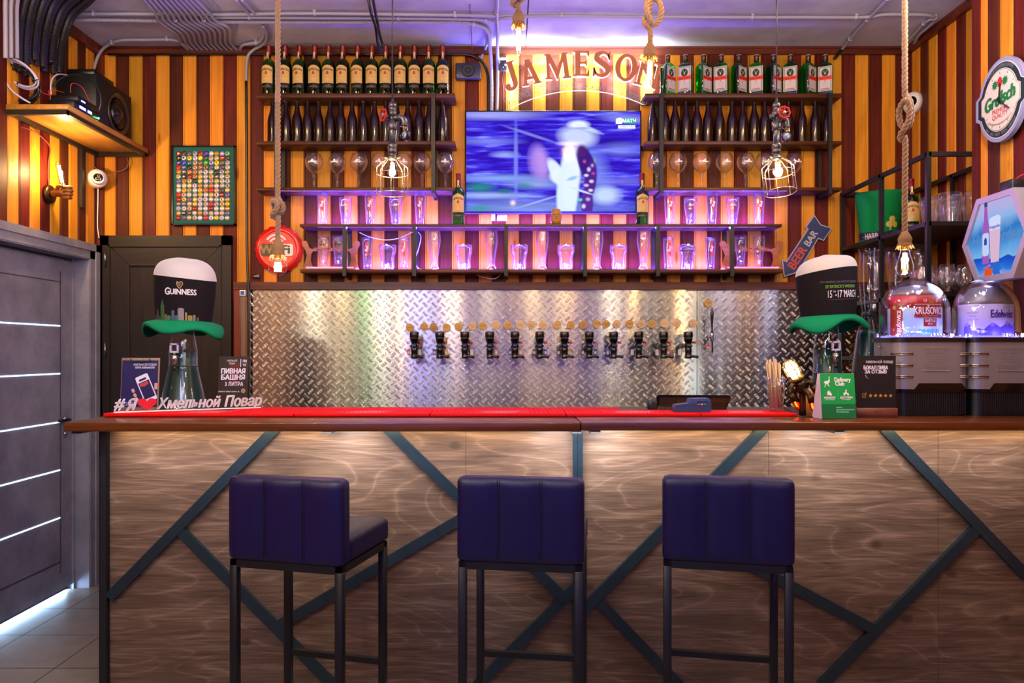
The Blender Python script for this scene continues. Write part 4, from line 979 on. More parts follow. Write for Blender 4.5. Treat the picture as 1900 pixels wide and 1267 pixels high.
m.text('МАТЧ', .030, ew, facing(sc(.931, .898, -.0021)), d=0, bold=.03)
m.build('channel_badge', t, True)
# ================================================================ glowing serif letters
def stroke(pts, n=10):
    """variable width stroke outline: pts are (x, y, w)"""
    P_ = [Vector((a, b, c)) for a, b, c in pts]; Q = spline(P_, n); Lf, Rt = [], []
    for i, q in enumerate(Q):
        d = Q[min(i+1, len(Q)-1)]-Q[max(i-1, 0)]; d = Vector((d.x, d.y)).normalized(); nrm = Vector((-d.y, d.x))
        Lf.append((q.x+nrm.x*q.z/2, q.y+nrm.y*q.z/2)); Rt.append((q.x-nrm.x*q.z/2, q.y-nrm.y*q.z/2))
    return Lf+Rt[::-1]
def letter(ch):
    """outlines in a unit-height box"""
    if ch == 'J': return [([(.20, 1), (.56, 1), (.56, .965), (.48, .93), (.48, .16), (.47, .06), (.42, -.03), (.33, -.10), (.20, -.14), (.08, -.12), (-.02, -.04), (-.04, .05), (-.01, .13), (.06, .165), (.13, .15), (.18, .09), (.165, .03), (.17, -.005), (.22, -.01), (.26, .03), (.275, .12), (.275, .93), (.20, .965)], [])]
    if ch == 'A': return [([(-.02, 0), (.26, 0), (.26, .04), (.19, .06), (.235, .22), (.50, .22), (.55, .06), (.47, .04), (.47, 0), (.82, 0), (.82, .04), (.76, .06), (.50, .96), (.52, 1), (.26, 1), (.27, .96), (.04, .06), (-.02, .04)], [[(.26, .31), (.37, .70), (.475, .31)]])]
    if ch == 'M': return [([(-.02, 0), (.28, 0), (.28, .04), (.19, .07), (.22, .66), (.48, -.02), (.53, -.02), (.79, .66), (.80, .07), (.72, .04), (.72, 0), (1.08, 0), (1.08, .04), (1.01, .07), (.96, .93), (1.02, .96), (1.02, 1), (.78, 1), (.53, .36), (.27, 1), (.02, 1), (.02, .96), (.09, .93), (.05, .07), (-.02, .04)], [])]
    if ch == 'E': return [([(0, 0), (.64, 0), (.64, .25), (.60, .25), (.54, .09), (.29, .07), (.29, .47), (.47, .48), (.51, .40), (.55, .40), (.55, .64), (.51, .64), (.47, .56), (.29, .56), (.29, .92), (.54, .91), (.60, .78), (.64, .78), (.64, 1), (0, 1), (0, .96), (.08, .93), (.08, .07), (0, .04)], [])]
    if ch == 'S':
        o = stroke([(.53, .66, .015), (.50, .80, .05), (.42, .92, .09), (.28, .945, .12), (.13, .85, .17), (.12, .68, .19), (.27, .54, .22), (.42, .42, .215), (.50, .27, .19), (.46, .12, .15), (.33, .04, .11), (.16, .07, .09), (.07, .19, .05), (.05, .34, .015)], 6)
        return [(o, []), ([(.50, .985), (.56, 1.0), (.56, .66), (.525, .66), (.46, .86)], []), ([(.0, .34), (.055, .34), (.12, .14), (.06, -.01), (0, 0)], [])]
    if ch == 'O':
        out = [(.38+.40*math.cos(a), .5+.54*math.sin(a)) for a in [2*PI*i/32 for i in range(32)]]
        inn = [(.38+.21*math.cos(a), .5+.43*math.sin(a)) for a in [2*PI*i/32 for i in range(32)]]
        return [(out, [inn])]
    if ch == 'N': return [([(-.02, 0), (.28, 0), (.28, .04), (.20, .07), (.20, .64), (.68, -.03), (.79, -.03), (.79, .93), (.87, .96), (.87, 1), (.56, 1), (.56, .96), (.66, .93), (.66, .33), (.24, 1), (0, 1), (0, .96), (.08, .93), (.08, .07), (-.02, .04)], [])]
Ys = 4.77
brownp = P('copper_brown_letter_face', '#a8602f', .5)
lglow = E('letter_led', (.86, .95, 1, 1), 3.5)
t = thing('letter_sign', 'arched sign of brown serif letters glowing white from behind, above the television', 'sign', (X(1070, Ys), YW, Z(190, Ys)))
# (letter, centre px, base py, top py, width px, tilt)
k = 6.129
LT = [('J', 942.5, 163, 118.5, 24, .20, 190, 380), ('A', 987, 0, 0, 0, 0, 0, 0)]
spec = [('J', (934.0, 164.0), (948.5, 118.0), .105), ('A', (971.0, 159.0), (976.0, 111.0), .08), ('M', (1013.0, 148.0), (1010.0, 100.5), .04), ('E', (1063.5, 142.0), (1063.5, 96.5), .0), ('S', (1100.0, 141.5), (1102.5, 97.5), 0), ('O', (1134.0, 146.5), (1140.0, 103.0), 0), ('N', (1176.0, 155.0), (1187.0, 110.5), 0)]
ang = [.30, .20, .085, .0, -.06, -.14, -.25]
base = [(940.5, 165), (970.5, 160.5), (1012.5, 148.5), (1063, 142), (1099, 141.5), (1139, 146.5), (1175.5, 155.0)]
wpx = [29/.60, 36/.84, 48/1.10, 30/.64, 31/.56, 40/.78, 47/.89]
hh = 46.5/1400*Ys
for chr_, (bx, by), a, w_ in zip('JAMESON', base, ang, wpx):
    m = MB()
    M0 = T(Vector((X(bx, Ys), Ys, Z(by, Ys)))) @ FRONT @ RZ(a) @ SC(w_/1400*Ys, hh, 1)
    for poly, holes in letter(chr_): m.prism(poly, .012, brownp, M0, holes=holes)
    o = m.build('letter', t, True)
    m2 = MB()
    M1 = T(Vector((X(bx, Ys), Ys+.02, Z(by, Ys)))) @ FRONT @ RZ(a) @ SC(w_/1400*Ys, hh, 1)
    for poly, holes in letter(chr_): m2.prism(poly, .006, lglow, M1, holes=holes)
    m2.build('glow_back', o)
Rr = 1.02; cxs = X(1078, Ys)
def arc(zoff, a0, a1, n, r): return [(cxs+r*math.sin(a0+(a1-a0)*i/n), Ys+.012, zoff+r*math.cos(a0+(a1-a0)*i/n)-r) for i in range(n+1)]
acr = GLASS('clear_acrylic', (.93, .97, .98, 1), .03, .05, .6)
ztop, zbot = Z(101, Ys), Z(167, Ys)
m = MB(); rt = .93
ptsT = arc(ztop, -.50, .44, 24, rt); ptsB = arc(zbot, -.50, .44, 24, rt)
m.add(ptsT+ptsB, [(i, i+1, 26+i, 25+i) for i in range(24)], acr); m.build('acrylic_panel', t, True)
m = MB(); m.tube(ptsB, .003, E('lit_acrylic_edge', (.8, .92, 1, 1), 1.1), 6); m.tube([ptsB[0], (ptsT[0][0], Ys+.012, Z(176, Ys))], .0015, E('lit_acrylic_edge', '', 1), 5); m.build('acrylic_edge', t, True)
m = MB(); m.tube(arc(ztop, -.44, .42, 20, rt), .0012, P('thin_wire_line', '#5a4a48', .5), 4); m.tube(arc(Z(139, Ys), -.44, .40, 20, rt), .0012, P('thin_wire_line', '#5a4a48', .5), 4); m.build('guide_line', t, True)
m = MB(); m.text('ЧРЕЗМЕРНОЕ УПОТРЕБЛЕНИЕ АЛКОГОЛЯ ВРЕДИТ ВАШЕМУ ЗДОРОВЬЮ', .056, P('frosted_letters', '#8e98a0', .5), T(Vector((cxs-.03, Ys+.008, Z(158, Ys)))) @ FRONT, d=0, bend=rt, sx=.46); m.build('warning_text', t, True)
for i in range(9):
    px = 950+i*32; yy = 138+(px-1075)**2*.0012
    point('letter_led_light', (X(px, Ys), 4.822, Z(yy-12, Ys)), 1.5, (.86, .95, 1), .03)
    if i % 2 == 0: point('letter_led_light', (X(px, Ys), 4.82, Z(yy+10, Ys)), .8, (.9, .97, 1), .02)
area('letter_uplight', (X(1070, Ys), 4.80, Z(108, Ys)), (PI-.4, 0, 0), 1.0, .03, 12, (.72, .86, 1), 170)
# ================================================================ wall devices round the television
dk = P('dark_grey_plastic', '#2a2c36', .4)
m = MB(); x0, x1, z0, z1 = X(845, 4.80), X(892, 4.80), Z(146, 4.8), Z(116, 4.8); xc, zc = (x0+x1)/2, (z0+z1)/2
m.rbox(x0, x1, 4.80, 4.845, z0, z1, .008, dk); m.box(xc-.03, xc+.03, 4.83, YW, zc-.03, zc+.03, dk)
for r, d_, c in ((.043, .006, black_plastic), (.034, .009, dk), (.022, .012, black_plastic), (.009, .014, dk)): m.disc(r, c, facing((xc, 4.80, zc)), 28, d_)
m.box(x0+.008, x0+.02, 4.798, 4.80, z0+.02, z0+.025, P('pale_mark', '#8a8c98')); m.disc(.004, P('brass', '#b08d4a', .3, 1), facing((x0+.02, 4.80, z0+.014)), 10, .003); m.disc(.004, P('brass', '#b08d4a', .3, 1), facing((x1-.02, 4.80, z0+.014)), 10, .003)
tag(m.build('wall_speaker'), 'small dark grey wall speaker with one round cone beside the whiskey bottles', 'speaker')
m = MB(); m.rbox(X(928, 4.82), X(940, 4.82), 4.80, 4.845, Z(132, 4.82), Z(107, 4.82), .003, dk); m.box(X(926, 4.82), X(943, 4.82), 4.84, YW, Z(130, 4.82), Z(105, 4.82), P('cream_plate', '#b8a98a'))
m.disc(.003, E('violet_pilot', (.7, .3, 1, 1), 4), facing((X(934, 4.82), 4.8, Z(127, 4.82))), 10, .001)
m.tube(spline([(X(933, 4.83), 4.83, Z(132, 4.83)), (X(932, 4.83), 4.835, Z(150, 4.83)), (X(934, 4.83), 4.835, Z(175, 4.83)), (X(932, 4.83), 4.84, Z(204, 4.83))], 6), .0035, black_plastic, 6)
tag(m.build('sensor_box'), 'tiny black sensor box with violet pilot light beside the first glowing letter', 'sensor')
# ================================================================ framed bottle caps
Yc = 4.835
x0, x1, z0, z1 = X(319, Yc), X(436.5, Yc), Z(417.5, Yc), Z(270.5, Yc)
t = thing('bottle_cap_display', 'framed green board with rows of colourful bottle caps above the dark door', 'framed display', ((x0+x1)/2, YW, z0))
m = MB(); fb = P('black_gloss_frame', '#0d0f10', .2)
m.box(x0, x1, Yc-.006, YW-.001, z0, z0+.009, fb); m.box(x0, x1, Yc-.006, YW-.001, z1-.009, z1, fb); m.box(x0, x0+.009, Yc-.006, YW-.001, z0, z1, fb); m.box(x1-.009, x1, Yc-.006, YW-.001, z0, z1, fb); m.build('frame', t, True)
m = MB(); m.box(x0+.008, x1-.008, Yc, Yc+.01, z0+.008, z1-.008, P('dark_green_felt', '#06504a', .85, bump=.3, scale=200)); m.build('backing_board', t, True)
colr = ['#8a1c14', '#3a3320', '#5a5450', '#8f938e', '#a01f14', '#4a2fa0', '#b6aed0', '#a87424', '#9a86d6', '#5fae7a', '#14110f', '#bab2cc', '#e2c406', '#c2bcd6', '#dcc008', '#14553a', '#a7a49e', '#c2a06e', '#94302c', '#3e4044', '#2a2c8e', '#3a44a6', '#466458', '#b29468', '#7a6650', '#28a04a', '#a89fc0', '#e6d40a', '#6e624e', '#b89c90', '#cc1512', '#2c4ea4', '#2e3236', '#c08850', '#9c4c48', '#94702c', '#565266', '#bcb0ae', '#5c4650', '#c0b8c4']
r2 = random.Random(11); cols = [colr[i] if i < 40 else r2.choice(['#c0b6c6', '#bfb3b4', '#c9a24a', '#8a1f1c', '#b0a0b0', '#34302e', '#b0a498', '#c3b7b9', '#d11a14', '#caa428', '#9d9aa2', '#2a7a4c', '#6a5a88', '#b89a80', '#b87030', '#a58a50', '#9c949c', '#56504c', '#c8bcc8', '#b8a870']) for i in range(150)]
meshes = {}
def capmesh(mb, M, c):
    c1 = P('cap_'+c[1:], c, .3, .25); c2 = P('cap_'+c[1:], c, .3, .25)
    prof = [(.0155, 0), (.0150, .003), (.0125, .0055), (0, .006)]
    n = 21; vs, fs = [], []
    for j, (r, z) in enumerate(prof[:-1]):
        for i in range(n*2): q = r*(1+(.05 if i % 2 else 0)*(j == 0)); a = PI*i/n; vs.append((q*math.cos(a), q*math.sin(a), z))
    vs.append((0, 0, .006)); e = len(vs)-1; w2 = n*2
    for j in range(2):
        for i in range(w2): fs.append((j*w2+i, j*w2+(i+1) % w2, (j+1)*w2+(i+1) % w2, (j+1)*w2+i))
    for i in range(w2): fs.append((2*w2+i, 2*w2+(i+1) % w2, e))
    mb.add(vs, fs, c1, M, True)
logo = [P('cap_print_%d' % i, c, .35) for i, c in enumerate(('#e6dcd0', '#2a2420', '#b01f1a', '#c9a84a', '#2f55b0'))]
rest = MB()
for i in range(150):
    r_, c_ = divmod(i, 10); px = 331.8+c_*10.08+r2.uniform(-.4, .4)-(.5*(r_/14)); py = 284.8+r_*8.53+r2.uniform(-.3, .3)
    M_ = facing((X(px, Yc), Yc, Z(py, Yc))) @ RZ(r2.uniform(-.5, .5)); mb = MB() if i < 100 else rest
    capmesh(mb, M_, cols[i])
    if r2.random() < .75:
        lg = r2.choice(logo); kind = r2.randrange(3)
        if kind == 0: mb.disc(.006, lg, M_ @ T(Vector((0, 0, .0056))), 12, .0007)
        elif kind == 1: mb.box(-.009, .009, -.0025, .0025, .0056, .0066, lg, M_)
        else: mb.prism([(-.007, -.004), (.007, -.004), (.002, .007)], .0008, lg, M_ @ T(Vector((0, 0, .0056))))
    if i < 100: mb.build('bottle_cap', t, True)
o = rest.build('bottle_cap', t, True); o['kind'] = 'stuff'
# ================================================================ round bottle-cap sign
Yw = 4.82; xc, zc = X(515.5, Yw), Z(461.5, Yw)
t = thing('cap_sign', 'round red bottle-cap sign with wireless symbol behind the globe bulb', 'sign', (xc, YW, zc-.14))
capred = P('red_enamel', '#c21310', .3, .1, coat=.3); caporange = P('orange_enamel', '#cf4a14', .3, .1, coat=.3)
m = MB(); n = 42; vs, fs = [], []; prof = [(.150, .0), (.139, .010), (.128, .016), (.118, .017), (.112, .014)]
for j, (r, z) in enumerate(prof):
    for i in range(n): q = r*(1+(.045 if i % 2 else -.01)*(j == 0)); a = 2*PI*i/n; vs.append((q*math.cos(a), q*math.sin(a), z))
for j in range(4):
    for i in range(n): fs.append((j*n+i, j*n+(i+1) % n, (j+1)*n+(i+1) % n, (j+1)*n+i))
m.add(vs, fs, capred, facing((xc, YW-.018, zc)), True)
m.prism([(.113*math.cos(a), .113*math.sin(a)) for a in [2*PI*i/42 for i in range(42)]], .002, capred, facing((xc, YW-.018-.012, zc)))
m.prism([(.113*math.cos(a), .113*math.sin(a)) for a in [PI+.5+(PI-1)*i/20 for i in range(21)]], .0006, caporange, facing((xc, YW-.018-.014, zc)))
m.build('cap_disc', t, True)
F_ = facing((xc, YW-.0325, zc)); ol = P('olive_panel', '#3e3514', .4); wt = P('sign_white', '#d8cfcf', .4)
m = MB()
def rrect(x0, x1, y0, y1, r, n=5):
    out = []
    for cx, cy, a0 in ((x1-r, y1-r, 0), (x0+r, y1-r, PI/2), (x0+r, y0+r, PI), (x1-r, y0+r, 3*PI/2)):
        for k in range(n+1): a = a0+PI/2*k/n; out.append((cx+r*math.cos(a), cy+r*math.sin(a)))
    return out
m.prism(rrect(-.113, -.01, -.045, .032, .014), .001, ol, F_); m.prism(rrect(-.01, .096, -.045, .032, .016), .001, wt, F_)
m.text('Wi', .078, P('olive_text', '#8a6a2a', .4), F_ @ T(Vector((-.066, -.006, .001))), bold=.05, d=.001); m.text('Fi', .078, ol, F_ @ T(Vector((.050, -.006, .001))), bold=.05, d=.001)
for r in (.030, .052, .074):
    m.add([], [], wt)
    outl = [(r*math.cos(a)+0, r*math.sin(a)) for a in [.55+(PI-1.1)*i/14 for i in range(15)]]
    inn = [((r-.012)*math.cos(a), (r-.012)*math.sin(a)) for a in [.55+(PI-1.1)*i/14 for i in range(15)]]
    m.prism(outl+inn[::-1], .001, wt, F_ @ T(Vector((-.012, .022, .0008))))
m.text('ONLINE', .032, wt, F_ @ T(Vector((0, -.066, 0))), bold=.04, sx=1.0)
m.build('printed_face', t, True)
m = MB(); m.rbox(X(470, YW), X(483, YW), YW-.01, YW-.001, Z(517, YW), Z(508.5, YW), .001, P('dark_olive_tag', '#1d1a10', .4), seg=1); m.text('ОБ/ВТ', .011, P('tag_print', '#c8c2a8', .5), facing((X(476.5, YW), YW-.0105, Z(512.8, YW))), bold=.02)
tag(m.build('small_tag'), 'tiny dark rectangular tag on the planks below the cap sign', 'tag')
m = MB(); m.rbox(X(445, 4.84), X(456, 4.84), 4.835, YW-.008, Z(549, 4.84), Z(538, 4.84), .002, plain_white, seg=1); m.box(X(447, 4.84), X(454, 4.84), 4.833, 4.836, Z(547, 4.84), Z(540, 4.84), P('blue_sticker', '#38569a', .4))
tag(m.build('wall_sticker'), 'small white and blue square sticker at the corner of the metal plate', 'sticker')
# ================================================================ arrow sign
Ya = 4.835; t = thing('arrow_sign', 'dark blue arrow sign reading beer bar, pointing up beside the shelves', 'sign', (X(1498, Ya), YW, Z(515, Ya)))
q = [(425, 225), (500, 333), (622, 372), (530, 515), (470, 492), (275, 818), (215, 872), (90, 912), (68, 718), (118, 738), (350, 385), (325, 362)]
pq = [(X(1440+a/5.9375, Ya), Z(360+b/5.9375, Ya)) for a, b in q]
cxm = sum(a for a, b in pq)/len(pq); czm = sum(b for a, b in pq)/len(pq)
def signpoly(mb, poly, mat, y, s=1.0, d=.004):
    p_ = [(cxm+(a-cxm)*s, czm+(b-czm)*s) for a, b in poly]
    if sum(p_[i][0]*p_[(i+1) % len(p_)][1]-p_[(i+1) % len(p_)][0]*p_[i][1] for i in range(len(p_))) < 0: p_ = p_[::-1]
    mb.prism(p_, d, mat, T(Vector((0, y, 0))) @ FRONT)
m = MB(); signpoly(m, pq, P('pale_tin_edge', '#9c98ae', .4, .3), Ya+.012, 1.0, .006); m.build('sign_plate', t, True)
m = MB(); dn = P('worn_navy_paint', '#1f2c5a', .4, var=.5, scale=60)
inner = []
N_ = len(pq); cw = sum(pq[i][0]*pq[(i+1) % N_][1]-pq[(i+1) % N_][0]*pq[i][1] for i in range(N_))
for i in range(N_):
    a, b, c = Vector(pq[i-1]), Vector(pq[i]), Vector(pq[(i+1) % N_]); d1, d2 = (b-a).normalized(), (c-b).normalized()
    s_ = 1 if cw > 0 else -1; n1, n2 = Vector((-d1.y, d1.x))*s_, Vector((-d2.y, d2.x))*s_; nb = (n1+n2).normalized(); inner.append(tuple(b+nb*(.0065/max(.5, nb.dot(n1)))))
signpoly(m, inner, dn, Ya+.006, 1.0, .001); o = m.build('painted_face', t, True)
a_ = math.atan2((Z(360+480/5.9375, Ya)-Z(360+800/5.9375, Ya)), (X(1440+400/5.9375, Ya)-X(1440+190/5.9375, Ya)))
m = MB(); F1 = T(Vector((X(1440+240/5.9375, Ya), Ya+.0045, Z(360+705/5.9375, Ya)))) @ FRONT @ RZ(a_)
m.text('BEER', .079, P('brick_red_print', '#b03c22', .5, var=.3, scale=90), F1, bold=.03, sx=.92)
F2 = T(Vector((X(1440+388/5.9375, Ya), Ya+.0045, Z(360+490/5.9375, Ya)))) @ FRONT @ RZ(a_)
m.text('BAR', .062, P('grey_white_print', '#9d9aa6', .5, var=.3, scale=90), F2, bold=.03, sx=.95); m.build('lettering', t, True)
# ================================================================ hanging lamps
ropem = P('jute_rope', '#7d5830', .85, var=.3, bump=.8, scale=400, sheen=.4); burlap = P('burlap_wrap', '#7f5c36', .9, var=.3, bump=.8, scale=500)
bulbglass = GLASS('bulb_glass', (1, .96, .9, 1), .03, .02, .7); fil = E('hot_filament', (1, .72, .38, 1), 55); ambglass = GLASS('amber_bulb_glass', (1, .86, .6, 1), .03, .02, .7)
brass = P('brass', '#b08d4a', .3, 1)
def rope(mb, pts, r=.0112, mat=None, seg=6, pitch=.055):
    """three strands twisted round the path"""
    mat = mat or ropem; Pp = [Vector(p) for p in pts]
    Ls = [0]
    for a, b in zip(Pp, Pp[1:]): Ls.append(Ls[-1]+(b-a).length)
    n = max(8, int(Ls[-1]/pitch*9)); out = []; j = 0
    for i in range(n+1):
        s_ = Ls[-1]*i/n
        while j < len(Ls)-2 and Ls[j+1] < s_: j += 1
        f = (s_-Ls[j])/max(1e-9, Ls[j+1]-Ls[j]); out.append((Pp[j].lerp(Pp[j+1], f), s_))
    prev = None; frames = []
    for i in range(len(out)):
        d = (out[min(i+1, n)][0]-out[max(i-1, 0)][0]).normalized()
        if prev is None: u = Vector((1, 0, 0)) if abs(d.x) < .9 else Vector((0, 0, 1))
        else: u = prev
        u = (u-d*u.dot(d)).normalized(); prev = u; frames.append((out[i][0], u, d.cross(u), out[i][1]))
    for k in range(3):
        mb.tube([p+(u*math.cos(2*PI*(s_/pitch+k/3))+w*math.sin(2*PI*(s_/pitch+k/3)))*r*.5 for p, u, w, s_ in frames], r*.56, mat, seg)
YL = 3.10
def knotpath(cx, cz, h, w, dep=.016):
    """overhand knot: down, round a loop, back through"""
    return [(cx, 0, cz+h*.5), (cx+.002, 0, cz+h*.38), (cx+w*.30, -dep, cz+h*.25), (cx+w*.55, -dep*.8, cz+h*.02), (cx+w*.35, -dep*.2, cz-h*.22), (cx-w*.15, dep, cz-h*.18),
            (cx-w*.45, dep*.8, cz+h*.10), (cx-w*.25, -dep*1.3, cz+h*.26), (cx+w*.12, -dep*1.6, cz+h*.12), (cx+w*.05, -dep*1.6, cz-h*.12), (cx-w*.35, -dep, cz-h*.30), (cx-w*.50, 0, cz-h*.38), (cx-w*.30, dep*.6, cz-h*.47), (cx, dep*.2, cz-h*.42), (cx+.002, 0, cz-h*.55)]
def rope_lamp(label, px, y, knot, burl_top, burl_bot, bulb, off=0, knot2=None):
    kw = 0
    xc = X(px, y); t = thing('rope_pendant_lamp', label, 'pendant lamp', (xc, y, Z(burl_bot, y)), 0, 'rope pendant lamps over the bar')
    r = MB(); kt, kb, kw = knot[:3]; zt, zb_ = Z(kt, y), Z(kb, y)
    if kw > 0:
        pts = [(xc+off, y, ZC-.002), (xc+off*.6, y, zt+.25)]+[(a, y+b, c) for a, b, c in knotpath(xc, (zt+zb_)/2, zt-zb_, kw)]+[(xc, y, (zb_+Z(burl_top, y))/2), (xc, y, Z(burl_top, y)-.01)]
    else: pts = knot[3]
    rope(r, spline(pts, 7), .0112 if kw >= 0 else .0115); r.build('rope', t, True)
    b = MB(); zt2, zb2 = Z(burl_top, y), Z(burl_bot, y); hh_ = zt2-zb2
    b.lathe([(.0115, hh_), (.014, hh_*.92), (.021, hh_*.7), (.0255, hh_*.5), (.0255, hh_*.35), (.0235, hh_*.2), (.026, .004), (.029, -.002), (.0235, .002), (.02, .01)], burlap, T(Vector((xc, y, zb2))), 20)
    for k in range(30):
        a = 2*PI*k/30+random.uniform(-.1, .1); rr = .028+random.uniform(0, .006)
        b.tube([(xc+.025*math.cos(a), y+.025*math.sin(a), zb2+.008), (xc+rr*math.cos(a), y+rr*math.sin(a), zb2-.008-random.uniform(0, .006))], .0011, burlap, 4)
    b.build('burlap_socket_cover', t, True)
    zz = zb2
    g, f, s_ = MB(), MB(), MB(); s_.lathe([(.0135, .004), (.0135, -.012), (.012, -.016)], brass, T(Vector((xc, y, zz))), 16)
    if bulb == 'globe':
        R = .0385; g.shell([(.0125, 0), (.0135, -.008)]+[(R*math.sin(a), -.014-R*.93-R*math.cos(a)*1.0+.0) for a in []]+[(R*math.sin(.42+(PI-.42)*i/14), -.049+R*math.cos(.42+(PI-.42)*i/14)) for i in range(15)], bulbglass, T(Vector((xc, y, zz))), 24)
        for k in range(6): a = 2*PI*k/6; f.tube([(xc+.011*math.cos(a), y+.011*math.sin(a), zz-.030), (xc+.013*math.cos(a), y+.013*math.sin(a), zz-.068)], .0016, fil, 5)
        pz = zz-.05
    elif bulb == 'pear':
        g.shell([(.0125, 0), (.014, -.012), (.019, -.035), (.027, -.062), (.0315, -.082), (.0305, -.098), (.023, -.112), (.012, -.120), (.004, -.124), (0, -.128)], bulbglass, T(Vector((xc, y, zz))), 24)
        for k in range(6): a = 2*PI*k/6; f.tube([(xc+.007*math.cos(a), y+.007*math.sin(a), zz-.03), (xc+.011*math.cos(a), y+.011*math.sin(a), zz-.085)], .0014, fil, 5)
        pz = zz-.06
    else:
        g.shell([(.0125, 0), (.0155, -.008), (.0155, -.10), (.0145, -.112), (.011, -.121), (.005, -.126), (0, -.127)], bulbglass, T(Vector((xc, y, zz))), 20)
        for k in range(5): a = 2*PI*k/5; f.tube([(xc+.008*math.cos(a), y+.008*math.sin(a), zz-.02), (xc+.008*math.cos(a+.5), y+.008*math.sin(a+.5), zz-.10)], .0013, fil, 5)
        pz = zz-.06
    o = g.build('bulb', t, True); f.build('filament', o); s_.build('socket_ring', o)
    point('rope_lamp_light', (xc, y, pz), 6.5, (1, .62, .25), .018)
    return t
rope_lamp('jute rope pendant lamp with knot and round globe bulb before the red cap sign', 515.5, YL, (364, 405, .046), 444, 473, 'globe', off=.0)
rope_lamp('jute rope pendant lamp with pear-shaped bulb, hanging over the brewing domes', 1679, 2.95, (165, 262, .036), 430, 456, 'pear', off=0)
# short lamp: its knot is cut by the top of the frame
rope_lamp('short rope pendant lamp with tube bulb near the ceiling, in front of the grey conduits', 962, YL, (-30, 10, .055), 20, 47, 'tube')
y = YL; xc = X(1206.5, y)
Lp = [(xc, y, ZC-.002), (xc, y, Z(-60, y)), (xc-.012, y, Z(0, y)), (xc-.016, y-.012, Z(20, y)), (xc-.004, y-.016, Z(40, y)), (xc+.016, y-.005, Z(47, y)), (xc+.038, y, Z(38, y)), (xc+.047, y, Z(20, y)), (xc+.038, y+.008, Z(2, y)), (xc+.016, y+.014, Z(-6, y)), (xc+.002, y+.014, Z(6, y)), (xc-.006, y+.012, Z(26, y)), (xc-.024, y+.004, Z(36, y)), (xc-.018, y-.004, Z(48, y)), (xc, y, Z(56, y)), (xc-.001, y, Z(84, y))]
rope_lamp('rope pendant lamp with open loop knot and tube bulb before the last wall letter', 1205.5, y, (0, 0, -1, Lp), 80, 107, 'tube')
